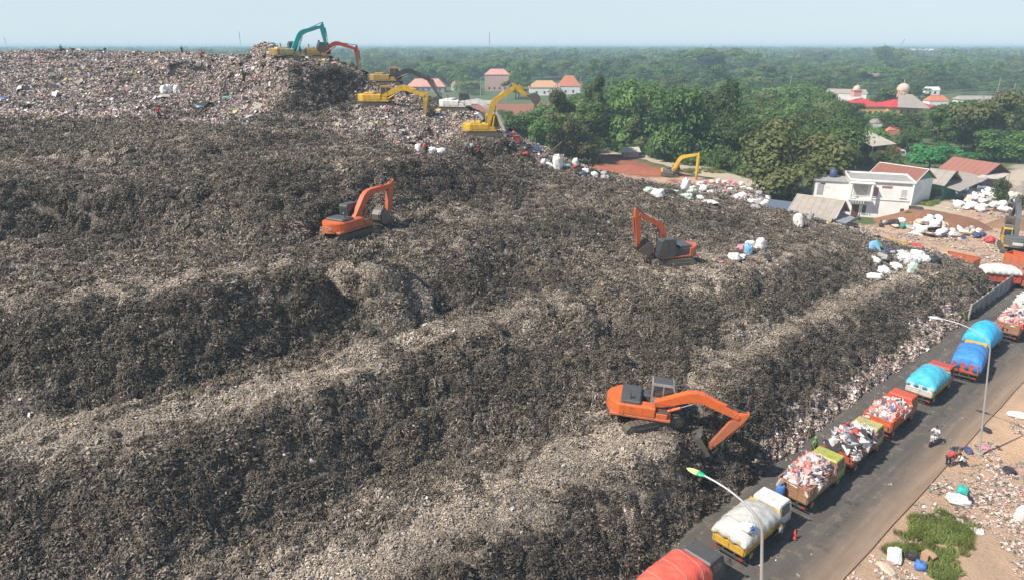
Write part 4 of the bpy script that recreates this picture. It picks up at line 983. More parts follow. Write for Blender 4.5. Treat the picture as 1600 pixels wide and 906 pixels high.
    for j in range(5):
        mb = MB(); x0, z0 = h(.36, -1.20); x1, z1 = h(.16, -1.42); yy = Y - .5 + j * .25; mb.tube([(x0, yy, z0), (x1, yy, z1)], [.06, .025], 4); mb.build('tooth', cbk or M_STEEL, bk)
    return t

# ------------------------------------------------------------------ waste heaps, tarpaulins, sacks
def loadmat(kind):
    if kind == 'red': return palette_like('load_red', [(.66, .62, .60), (.50, .08, .07), (.58, .28, .25), (.35, .30, .28), (.09, .08, .10), (.62, .46, .42), (.08, .16, .34)], [.27, .17, .20, .10, .07, .16, .03])
    if kind == 'bags': return palette_like('load_bags', [(.75, .75, .73), (.035, .035, .045), (.30, .33, .38), (.5, .08, .07), (.55, .52, .48)], [.36, .28, .16, .06, .14])
    return palette_like('load_white', [(.78, .77, .74), (.60, .58, .55), (.35, .33, .32)], [.6, .3, .1])
def palette_like(name, cols, wts):
    if name in MATS: return MATS[name]
    m, nt, b = new_mat(name); a = nt.nodes.new('ShaderNodeAttribute'); a.attribute_name = 'pick'
    s = np.cumsum(wts) / np.sum(wts); c = ramp(nt, a.outputs['Fac'], [(0.0, cols[0])] + [(float(s[i - 1]), cols[i]) for i in range(1, len(cols))], 'CONSTANT')
    nt.links.new(mixc(nt, ramp(nt, noise(nt, 5, 4, .6), [(.45, (0, 0, 0)), (.75, (.5, .5, .5))]), c, (.16, .13, .10)), b.inputs['Base Color']); b.inputs['Roughness'].default_value = .55
    MATS[name] = m; return m
def waste_load(lab, parent_loc, rz, L, W, h, kind, n=420, z0=0.0, seed=0, sz=(.16, .5)):
    """crumpled bags and rags heaped in a lorry bed"""
    g = np.random.default_rng(seed); V = []; F = []; P = []
    nn = 16
    for i in range(nn + 1):
        for j in range(nn + 1):
            x = (i / nn - .5) * L; y = (j / nn - .5) * W; k = (1 - (2 * abs(x) / L) ** 4) * (1 - (2 * abs(y) / W) ** 4); V.append((x, y, z0 + h * k * .8 - .25))
    for i in range(nn):
        for j in range(nn): a = i * (nn + 1) + j; F.append((a, a + nn + 1, a + nn + 2, a + 1)); P.append(g.random())
    for _ in range(n):                                   # small faceted bundles
        x = (g.random() - .5) * L * .98; y = (g.random() - .5) * W * 1.0; k = (1 - (2 * abs(x) / L) ** 3.5) * (1 - (2 * abs(y) / W) ** 3.5)
        z = z0 + h * (k * (.75 + .35 * g.random())) - .12; s = g.uniform(*sz) * .5; M = np.array(Euler((g.random() * 6, g.random() * 6, g.random() * 6)).to_matrix()); o = len(V)
        e = np.array([[1, 0, 0], [-1, 0, 0], [0, 1, 0], [0, -1, 0], [0, 0, 1], [0, 0, -1]]) * g.uniform(.3, 1.4, (6, 1)) * s * g.uniform(.45, 1.5, 3)
        for q in e: V.append(tuple(M @ q + [x, y, z]))
        pk = g.random()
        for (a, b_, c) in ((0, 2, 4), (2, 1, 4), (1, 3, 4), (3, 0, 4), (2, 0, 5), (1, 2, 5), (3, 1, 5), (0, 3, 5)): F.append((o + a, o + b_, o + c, o + c)); P.append(pk)
    F = [f if f[2] != f[3] else f[:3] for f in F]
    me = bpy.data.meshes.new('waste_load'); me.from_pydata(V, [], F); me.materials.append(loadmat(kind)); a = me.attributes.new('pick', 'FLOAT', 'FACE'); a.data.foreach_set('value', P)
    o = link('waste_load', me, None, parent_loc); o.rotation_euler = (0, 0, rz); return tag(o, lab, 'rubbish load')
M_ROPE = mat('rope', (.30, .26, .20), .9)
def tarp(lab, loc, rz, L, W, h, m, z0, drop=.35, seed=0, lump=.10, rnd=3.0):
    g = np.random.default_rng(seed); n, q = 44, 34; ph = g.random(8) * 6
    def pt(a, b):
            e = max(abs(a), abs(b))
            k = (1 - abs(a) ** rnd) * (1 - abs(b) ** rnd)
            over = max(0, (e - .90) / .10)
            x = a / max(1, e / .93) * .5 * L * (1 + .02 * over); y = b / max(1, e / .93) * .5 * W * 1.03
            lum = lump * (math.sin(3.1 * x + ph[0]) * math.sin(2.7 * y + ph[1]) + .6 * math.sin(6.3 * x + 2 * y + ph[2]) * math.cos(5 * y + ph[3]) + .3 * math.sin(11 * x + ph[4] + 7 * y))
            fold = .025 * math.sin(9 * (x if abs(b) > abs(a) else y) + ph[5]) * (e ** 2)
            cre = .11 * (abs(math.sin(2.1 * x + 1.3 * y + ph[6])) ** .4 - .8) + .08 * (abs(math.sin(3.7 * y - 1.1 * x + ph[7])) ** .4 - .8) + .03 * abs(math.sin(9 * x + 5 * y + ph[1]))
            z = z0 + h * k ** .8 + lum * .8 * (.3 + .7 * k) + cre * (.4 + .6 * k) * min(1, lump * 9) - over * drop * (1 + .12 * math.sin(2.2 * (x + y) + ph[6]))
            out = fold * (1 + over)
            return (x + (out if abs(a) > abs(b) else 0) * (1 if a > 0 else -1), y + (out if abs(b) >= abs(a) else 0) * (1 if b > 0 else -1), z)
    V = [pt((i / n - .5) * 2, (j / q - .5) * 2) for i in range(n + 1) for j in range(q + 1)]
    F = [(i * (q + 1) + j, (i + 1) * (q + 1) + j, (i + 1) * (q + 1) + j + 1, i * (q + 1) + j + 1) for i in range(n) for j in range(q)]
    me = bpy.data.meshes.new('tarpaulin'); me.from_pydata(V, [], F); me.materials.append(m); me.polygons.foreach_set('use_smooth', [True] * len(F))
    o = link('tarpaulin', me, None, loc); o.rotation_euler = (0, 0, rz)
    so = o.modifiers.new('cloth thickness', 'SOLIDIFY'); so.thickness = .03
    for a0, a1 in ((-.62, -.48), (-.05, .08), (.5, .62)):       # lashings
        MB().tube([Vector(pt(a0 + (a1 - a0) * (k / 22), -1 + 2 * k / 22)) + Vector((0, 0, .03)) for k in range(23)], .022, 4).build('rope', M_ROPE, o)
    return tag(o, lab, 'tarpaulin')
def cloth(name, c, dirt=.35): return mat(name, c, .6, dirt, tuple(x * .55 + .03 for x in c), scale=1.6, bmp=1.0, bscale=2.6)

# ------------------------------------------------------------------ lorries
def truck(lab, loc, rz, ccab, cbed, bedtype='steel', bedL=4.15, W=2.12, tail=None, cabroof=None, bedH=.85, z=0, name='dump_truck', cchas=None, cabcol2=None):
    """origin on the road under the middle of the rear edge; x forward"""
    t = thing(name, lab, 'truck', (loc[0], loc[1], z), rz); ch = cchas or M_DGREY
    zf = .98; L = bedL; y = W / 2; xc = L + .25                            # cab begins at xc
    mb = MB()
    for e in (-1, 1): mb.box(((xc + 1.7) / 2 + .1, e * .38, .74), (xc + 1.5, .10, .22))
    for k in range(4): mb.box((.5 + k * 1.2, 0, .74), (.1, .8, .16))
    mb.box((.15, 0, .58), (.1, 1.9, .12)); mb.box((xc - .9, .85, .62), (.8, .45, .42), .05); chs = mb.build('chassis', ch, t)
    for e in (-1, 1):
        for (x, r, ww, off) in ((1.15, .43, .46, .78), (xc + .75, .43, .24, .86)):
            w = MB(); w.tube([(x, e * off - ww / 2, r), (x, e * off + ww / 2, r)], r, 18, smooth=False); wh = w.build('wheel', M_BLACK, t)
            w = MB(); w.tube([(x, e * (off + ww / 2 - .02), r), (x, e * (off + ww / 2 + .012), r)], r * .5, 12, smooth=False); w.build('rim', cabcol2 or P_YELLOW if e < 2 else M_STEEL, wh)
        w = MB(); w.box((.55, e * .8, .55), (.02, .45, .5)); w.build('mudflap', M_BLACK, t)
        w = MB(); w.box((.09, e * .85, .60), (.03, .26, .12)); w.build('tail_light', M_LAMPR, t)
    # bed
    mb = MB(); mb.box((L / 2 + .1, 0, zf), (L, W, .12)); mb.box((L / 2 + .1, 0, zf - .14), (L - .3, 1.0, .16))
    bed = mb.build('bed', cbed, t)
    for e in (-1, 1):
        mb = MB(); mb.box((L / 2 + .1, e * (y - .03), zf + .06 + bedH / 2), (L, .06, bedH)); mb.box((L / 2 + .1, e * (y + .005), zf + .06 + bedH), (L + .04, .11, .08)); mb.box((L / 2 + .1, e * (y + .004), zf + .06), (L, .09, .10)); sb = mb.build('side_board', cbed, bed)
        nr = 7 if bedtype == 'steel' else 6
        for k in range(nr):
            x = .16 + (L - .12) * k / (nr - 1); mb = MB(); mb.box((x, e * (y + .025), zf + .04 + bedH / 2), (.08 if bedtype == 'steel' else .12, .06, bedH - .02)); mb.build('rib', cbed, sb)
        if bedtype == 'wood':
            for k in range(3): mb = MB(); mb.box((L / 2 + .1, e * (y + .012), zf + .2 + k * bedH / 3), (L - .02, .03, bedH / 3 - .04), .008); mb.build('plank', cbed, sb)
    mb = MB(); mb.box((L + .07, 0, zf + .06 + bedH / 2 + .12), (.06, W - .02, bedH + .24)); mb.build('headboard', cbed, bed)
    mb = MB(); mb.box((.09, 0, zf + .05 + bedH / 2), (.06, W, bedH + .02)); tg = mb.build('tailgate', tail or cbed, bed)
    for k in ((-1, 0, 1) if bedtype == 'steel' else (-1, -.33, .33, 1)):
        mb = MB(); mb.box((.045, k * (y - .05), zf + .05 + bedH / 2), (.05, .08, bedH)); mb.build('rib', tail or cbed, tg)
    for k in (0, 1, 2): mb = MB(); mb.box((.05, 0, zf + .08 + k * (bedH - .06) / 2), (.035, W - .04, .06)); mb.build('rail', tail or cbed, tg)
    # cab: low, wide, slanting windscreen
    w2 = .98; x0 = xc; mb = MB()
    pr = [(x0, .62), (x0 + 1.62, .62), (x0 + 1.66, 1.32), (x0 + 1.42, 2.12), (x0 + 1.25, 2.26), (x0 + .12, 2.28), (x0, 2.18)]
    n = len(pr); vs = []
    for yy, ins in ((-w2, .0), (-w2 * .90, .03), (w2 * .90, .03), (w2, .0)):
        for (x, zz) in pr:
            up = max(0, (zz - 1.35) / .9); vs.append((x, yy * (1 - .07 * up), zz + (ins if zz > 2 else 0)))
    fs = [tuple(range(n)), tuple(range(3 * n, 4 * n))[::-1]] + [(i + k * n, i + (k + 1) * n, (i + 1) % n + (k + 1) * n, (i + 1) % n + k * n) for k in range(3) for i in range(n)]
    mb.add(vs, fs); cb = mb.build('cab', ccab, t)
    if cabroof: mb = MB(); mb.box((x0 + .68, 0, 2.33), (1.1, 1.6, .05), .02); mb.build('roof_panel', cabroof, cb)
    mb = MB(); a, b = w2 * .92, w2 * .84; mb.add([(x0 + 1.672, -a, 1.38), (x0 + 1.672, a, 1.38), (x0 + 1.455, b, 2.08), (x0 + 1.455, -b, 2.08)], [(0, 1, 2, 3)]); mb.build('windscreen', M_GLASS, cb)
    mb = MB(); mb.box((x0 - .008, 0, 1.85), (.012, 1.2, .4)); mb.build('window', M_GLASS, cb)
    for e in (-1, 1):
        mb = MB(); mb.add([(x0 + .30, e * (w2 + .006), 1.38), (x0 + 1.38, e * (w2 + .006), 1.38), (x0 + 1.22, e * (w2 * .945), 2.08), (x0 + .34, e * (w2 * .945), 2.08)], [(0, 1, 2, 3)]); mb.build('window', M_GLASS, cb)
        mb = MB(); mb.box((x0 + .85, e * (w2 + .004), 1.0), (1.15, .012, .66), .004); mb.build('door', ccab, cb)
        mb = MB(); mb.box((x0 + .75, e * .86, .60), (1.06, .30, .10)); mb.build('wheel_arch', M_DGREY, cb)
        mb = MB(); mb.box((x0 + 1.75, e * 1.16, 1.75), (.05, .14, .30), .02).tube([(x0 + 1.55, e * .92, 1.95), (x0 + 1.75, e * 1.16, 1.9)], .015, 4); mb.build('mirror', M_BLACK, cb)
        mb = MB(); mb.box((x0 + 1.665, e * .72, .88), (.02, .34, .18)); mb.build('headlight', M_LAMPW, cb)
    mb = MB(); mb.box((x0 + 1.68, 0, .58), (.14, 2.0, .24), .03); mb.build('bumper', M_DGREY, cb)
    mb = MB(); mb.box((x0 + 1.665, 0, 1.05), (.02, 1.2, .2)); mb.build('grille', M_BLACK, cb)
    return t

# ------------------------------------------------------------------ people
def figure(name, lab, p, rz, pose, cols, h=1.68, hat=None, parentobj=None):
    """pose: dict joint -> (x, y, z) for a 1.7 m body, x forward"""
    t = thing(name, lab, 'person', p, rz)
    s = h / 1.7
    J = dict(pelvis=(0, 0, .92), chest=(0, 0, 1.25), neck=(0, 0, 1.45), head=(0, 0, 1.60), lh=(0, .1, .88), lk=(.02, .11, .48), la=(0, .11, .07), lt=(.16, .12, .03), rh=(0, -.1, .88), rk=(.02, -.11, .48), ra=(0, -.11, .07), rt=(.16, -.12, .03),
             ls=(0, .19, 1.39), le=(0, .25, 1.12), lw=(.05, .27, .86), rs=(0, -.19, 1.39), re=(0, -.25, 1.12), rw=(.05, -.27, .86)); J.update(pose)
    shirt, pants, skin, hair = cols
    def skinned(nm, chain, mtl):
        names = list(chain['r']); me = bpy.data.meshes.new(nm); me.from_pydata([Vector(chain['p'][k]) * s for k in names], [(names.index(a), names.index(b)) for a, b in chain['e']], [])
        bm = bmesh.new(); bm.from_mesh(me); bm.verts.layers.skin.verify(); bm.to_mesh(me); bm.free()
        o = link(nm, me, t)
        for i, k in enumerate(names):
            r_ = chain['r'][k]; sv = me.skin_vertices[0].data[i]; sv.radius = (r_[0] * s, r_[1] * s) if isinstance(r_, tuple) else (r_ * s, r_ * s)
            sv.use_root = (i == 0)
        md = o.modifiers.new('skin', 'SKIN'); md.use_smooth_shade = True; sd2 = o.modifiers.new('sub', 'SUBSURF'); sd2.levels = 1; sd2.render_levels = 1
        me.materials.append(mtl); return o
    hands = {}
    for a in 'lr':
        w = Vector(J[a + 'w']); e = Vector(J[a + 'e']); hands[a] = w + (w - e).normalized() * .16
    hd = Vector(J['head']); nk = Vector(J['neck']); up = (hd - nk).normalized()
    P = dict(J); P['lhand'] = hands['l']; P['rhand'] = hands['r']; P['top'] = hd + up * .09
    body = skinned('body', dict(p=P, r=dict(pelvis=(.125, .10), chest=(.14, .105), neck=.055, head=(.085, .10), top=(.06, .07), lh=.085, lk=.06, la=.042, lt=.035, rh=.085, rk=.06, ra=.042, rt=.035, ls=.058, le=.043, lw=.03, lhand=.032, rs=.058, re=.043, rw=.03, rhand=.032),
        e=[('pelvis', 'chest'), ('chest', 'neck'), ('neck', 'head'), ('head', 'top'), ('pelvis', 'lh'), ('lh', 'lk'), ('lk', 'la'), ('la', 'lt'), ('pelvis', 'rh'), ('rh', 'rk'), ('rk', 'ra'), ('ra', 'rt'), ('chest', 'ls'), ('ls', 'le'), ('le', 'lw'), ('lw', 'lhand'), ('chest', 'rs'), ('rs', 're'), ('re', 'rw'), ('rw', 'rhand')]), skin)
    Q = dict(P); Q['waist'] = Vector(J['pelvis']) + (Vector(J['chest']) - Vector(J['pelvis'])) * -.1
    skinned('shirt', dict(p=Q, r=dict(chest=(.165, .13), waist=(.145, .12), neck=(.07, .07), ls=.075, le=.06, rs=.075, re=.06), e=[('waist', 'chest'), ('chest', 'neck'), ('chest', 'ls'), ('ls', 'le'), ('chest', 'rs'), ('rs', 're')]), shirt)
    skinned('trousers', dict(p=Q, r=dict(pelvis=(.15, .125), lh=.10, lk=.075, la=.06, rh=.10, rk=.075, ra=.06), e=[('pelvis', 'lh'), ('lh', 'lk'), ('lk', 'la'), ('pelvis', 'rh'), ('rh', 'rk'), ('rk', 'ra')]), pants)
    mb = MB(); n = 8; c = (hd + up * .05) * s
    for i in range(5):
        for j in range(n):
            el = math.pi / 2 * (1 - i / 4 * 1.15); a = 6.283 * j / n; mb.v.append(tuple(c + Vector((math.cos(el) * math.cos(a) * .105, math.cos(el) * math.sin(a) * .095, math.sin(el) * .12)) * s))
    mb.f = [(i * n + j, i * n + (j + 1) % n, (i + 1) * n + (j + 1) % n, (i + 1) * n + j) for i in range(4) for j in range(n)]; mb.mi = [0] * len(mb.f); mb.sm = [True] * len(mb.f)
    mb.build('hat' if hat else 'hair', hat or hair, t)
    return t
M_SKIN = mat('skin', (.30, .17, .11), .6, .1); M_HAIR = mat('black_hair', (.015, .013, .012), .6, .1)
def cl(n, c): return mat('cloth_' + n, c, .85, .25, tuple(x * .5 for x in c), scale=4)
SQUAT = dict(pelvis=(-.12, 0, .42), chest=(.10, 0, .70), neck=(.20, 0, .86), head=(.27, 0, .98), lh=(-.10, .11, .40), lk=(.28, .17, .52), la=(.06, .14, .07), lt=(.22, .15, .03), rh=(-.10, -.11, .40), rk=(.28, -.17, .52), ra=(.06, -.14, .07), rt=(.22, -.15, .03),
             ls=(.15, .19, .80), le=(.32, .24, .58), lw=(.52, .16, .45), rs=(.15, -.19, .80), re=(.32, -.24, .58), rw=(.52, -.16, .45))
BEND = dict(pelvis=(-.12, 0, .90), chest=(.16, 0, 1.10), neck=(.33, 0, 1.17), head=(.46, 0, 1.18), lh=(-.10, .1, .86), lk=(.03, .12, .47), rh=(-.10, -.1, .86), rk=(.03, -.12, .47), ls=(.26, .19, 1.12), le=(.34, .22, .86), lw=(.42, .18, .62), rs=(.26, -.19, 1.12), re=(.34, -.22, .86), rw=(.42, -.18, .62))
STAND = dict(lw=(.16, .25, .88), rw=(.16, -.25, .9), la=(.08, .12, .07), lt=(.24, .13, .03))
RIDE = dict(pelvis=(-.18, 0, .82), chest=(-.06, 0, 1.14), neck=(0, 0, 1.33), head=(.05, 0, 1.48), lh=(-.14, .11, .80), lk=(.24, .20, .66), la=(.16, .18, .32), lt=(.32, .18, .27), rh=(-.14, -.11, .80), rk=(.24, -.20, .66), ra=(.16, -.18, .32), rt=(.32, -.18, .27),
            ls=(-.03, .19, 1.26), le=(.20, .30, 1.08), lw=(.42, .26, 1.04), rs=(-.03, -.19, 1.26), re=(.20, -.30, 1.08), rw=(.42, -.26, 1.04))

def motorbike(lab, p, rz, body):
    t = thing('motor_scooter', lab, 'scooter', p, rz)
    for x in (-.62, .62):
        mb = MB(); n = 18
        for i in range(n):
            a0, a1 = 6.283 * i / n, 6.283 * (i + 1) / n
            k = len(mb.v); mb.add([(x + math.cos(a) * r, y, .28 + math.sin(a) * r) for a in (a0, a1) for (r, y) in ((.20, -.04), (.28, -.05), (.28, .05), (.20, .04))], [(0, 1, 5, 4), (1, 2, 6, 5), (2, 3, 7, 6), (3, 0, 4, 7)])
        wh = mb.build('wheel', M_BLACK, t); mb = MB(); mb.tube([(x, -.05, .28), (x, .05, .28)], .09, 10)
        for k in range(5): a = k * 1.256; mb.tube([(x, 0, .28), (x + .2 * math.cos(a), 0, .28 + .2 * math.sin(a))], .018, 4)
        mb.build('rim', M_STEEL, wh)
    mb = MB(); mb.prism([(-.85, .62), (-.80, .74), (-.15, .66), (.02, .42), (.30, .36), (.42, .62), (.47, .98), (.56, 1.0), (.56, .70), (.50, .40), (.30, .24), (-.1, .24), (-.45, .36), (-.75, .50)][::-1], -.13, .13); mb.build('body', body, t)
    mb = MB(); mb.box((-.42, 0, .78), (.72, .26, .10), .04); mb.build('seat', M_BLACK, t)
    mb = MB(); mb.box((.62, 0, .58), (.34, .12, .05), .02).box((-.68, 0, .60), (.30, .14, .05), .02); mb.build('fender', body, t)
    mb = MB(); mb.tube([(.62, 0, .28), (.46, 0, .95)], .035, 6); mb.tube([(.36, .33, 1.02), (.46, .12, 1.04), (.46, -.12, 1.04), (.36, -.33, 1.02)], .02, 6); mb.build('handlebar', M_STEEL, t)
    mb = MB(); mb.box((.57, 0, .88), (.06, .18, .12), .02); mb.build('headlight', M_LAMPW, t)
    for e in (-1, 1): mb = MB(); mb.tube([(.40, e * .28, 1.03), (.36, e * .34, 1.2)], .01, 4); mb.box((.35, e * .36, 1.22), (.02, .10, .07)); mb.build('mirror', M_BLACK, t)
    mb = MB(); mb.tube([(-.2, -.16, .28), (-.75, -.18, .36)], [.035, .05], 7); mb.build('exhaust', M_STEEL, t)
    return t

# ------------------------------------------------------------------ sacks
def sack_mesh(seed, kind):
    g = np.random.default_rng(seed); n, q = 14, 9; V = []; ph = g.random(6) * 6
    sx, sy, sz = {'lying': (.55, .36, .26), 'standing': (.36, .34, .58), 'round': (.46, .44, .36), 'flat': (.7, .45, .13)}[kind]
    for i in range(q + 1):
        el = math.pi * (i / q - .5); ce = math.copysign(abs(math.cos(el)) ** .55, math.cos(el)); se = math.copysign(abs(math.sin(el)) ** .8, math.sin(el))
        for j in range(n):
            a = 6.283 * j / n; r = 1 + .10 * math.sin(3 * a + ph[0] + 2 * el) + .07 * math.sin(5 * a + ph[1] - 3 * el) + .05 * g.normal()
            ca = math.copysign(abs(math.cos(a)) ** .75, math.cos(a)); sa = math.copysign(abs(math.sin(a)) ** .75, math.sin(a))
            r *= 1 + .09 * g.normal(); V.append((ca * ce * r * sx, sa * ce * r * sy, sz + (se * (1 + .10 * g.normal())) * sz))
    F = [(i * n + j, i * n + (j + 1) % n, (i + 1) * n + (j + 1) % n, (i + 1) * n + j) for i in range(q) for j in range(n)]
    me = bpy.data.meshes.new('sack'); me.from_pydata(V, [], F); me.polygons.foreach_set('use_smooth', [bool(g.random() < .45) for i in range(len(F))]); return me
SACKM = {}
SC_COL = {'white': cloth('sack_white', (.72, .71, .68), .25), 'grey': cloth('sack_grey', (.38, .37, .36), .4), 'black': cloth('sack_black', (.03, .03, .035), .3), 'navy': cloth('sack_navy', (.05, .07, .16), .35), 'blue': cloth('sack_blue', (.06, .17, .45), .3),
          'green': cloth('sack_green', (.05, .30, .20), .3), 'teal': cloth('sack_teal', (.04, .42, .36), .3), 'cream': cloth('sack_cream', (.58, .48, .36), .4), 'red': cloth('sack_red', (.50, .06, .05), .3), 'pink': cloth('sack_pink', (.58, .24, .30), .3), 'palegreen': cloth('sack_palegreen', (.45, .58, .48), .3), 'skyblue': cloth('sack_skyblue', (.20, .42, .60), .3)}
def sack(p, colr, kind='lying', s=1.0, rz=None, lab=None, group=None, cat='sack', name='sack', tilt=.2):
    key = (colr, kind, random.randrange(3))
    if key not in SACKM: m_ = sack_mesh(len(SACKM) + 3, kind); m_.materials.append(SC_COL[colr]); SACKM[key] = m_
    o = link(name, SACKM[key], None, p); o.scale = (s * random.uniform(.9, 1.1), s * random.uniform(.9, 1.1), s * random.uniform(.9, 1.1))
    o.rotation_euler = (random.uniform(-tilt, tilt), random.uniform(-tilt, tilt), random.random() * 6.28 if rz is None else rz)
    return tag(o, lab, cat, group)
# ------------------------------------------------------------------ excavators
def machines():
    def pad(u, v, r=2.6, dz=0, t=None):
        p = hit(u, v) if t is None else atd(u, v, t)
        p.z += dz; flatten(p, r, p.z, 1.6); return p
    p1 = pad(1006, 662, 2.5, .25); p2 = pad(549, 375, 2.8, .2); p3 = pad(1046, 414, 2.6, .1); p4 = pad(452, 99, 2.6, .15); p5 = pad(497, 97, 2.5, .1, 103); p6 = pad(592, 172, 2.6, .2)
    p7 = pad(606, 138, 2.5, .1); p8 = pad(714, 172, 2.5, -.4, 96); p9 = pad(756, 219, 2.6, .2); p10 = pad(1047, 276, 2.4, 0)
    # pit under the front machine's bucket
    q = hit(1108, 715); d = np.hypot(AX - q.x, AY - q.y); global HGT; HGT = HGT - 1.9 * np.clip(1 - d / 2.8, 0, 1) ** .8 * amp
    E = excavator
    E('orange excavator with its arm arched over the lorries, the nearest of all', p1, -13, 20, P_ORANGE, P_ORANGE, P_ORANGE, mat('grey_cab', (.30, .30, .28), .5, .5), 0, -120, -165, 1.03, boomL=5.5, stickL=3.2, tilt=(3, 2), hood=M_DGREY)
    E('orange excavator seen from behind, white letters across its tail, on the dark terrace', p2, 56, 44, P_ORANGE2, P_ORANGE2, P_ORANGE, M_DGREY, 25, -104, -165, .97, boomL=5.3, stickL=3.0, hood=M_DGREY, text='HITACHI', tilt=(0, -2))
    E('orange excavator with a dark cab and upright arm beside a pile of white sacks', p3, 197, 188, P_ORANGE2, P_ORANGE2, P_ORANGE2, M_DGREY, 50, -93, -140, .98, hood=M_DGREY, boomL=5.0, stickL=3.3)
    E('cream excavator with a turquoise boom on the highest knoll', p4, 28, 10, P_TEAL, P_CREAM, P_OCHRE, mat('grey_cab', (.3, .3, .28)), 37, -80, -140, .97)
    E('excavator with a stretched red boom half hidden behind the turquoise one', p5, 8, 0, P_REDB, P_OCHRE, M_DGREY, M_DGREY, 4, -86, -150, .95, boomL=5.4)
    E('yellow excavator digging in fresh waste, lower of the two below the knoll', p6, -2, 8, P_YELLOW, P_YELLOW, P_YELLOW, P_OCHRE, 2, -92, -130, 1.0)
    E('ochre excavator with a charcoal boom reaching over the far edge of the heap', p7, -4, 0, P_COAL, P_OCHRE, P_OCHRE, P_OCHRE, -4, -58, -100, .98)
    E('white excavator half hidden behind the ridge of fresh waste', p8, -12, -10, P_WHITE, P_WHITE, P_WHITE, M_DGREY, -18, -60, -120, .95)
    E('yellow excavator raising its arm high against the green trees', p9, 2, 0, P_YELLOW, P_YELLOW, P_YELLOW, P_YELLOW, 54, -32, 20, 1.0, boomL=5.8, stickL=2.2)
    E('small yellow excavator with a long upright stick next to the pale track', p10, -42, -20, P_YELLOW, P_GREY, P_YELLOW, M_DGREY, 36, -90, -120, .95, boomL=8.2, stickL=7.6)
    E('grey and yellow excavator seen from the rear, parked in the yard at the picture edge', at(1581, 392), 62, 62, P_GREY, P_YELLOW, P_GREY, P_YELLOW, 48, -60, -120, 1.22, hood=P_GREY, plate=True)

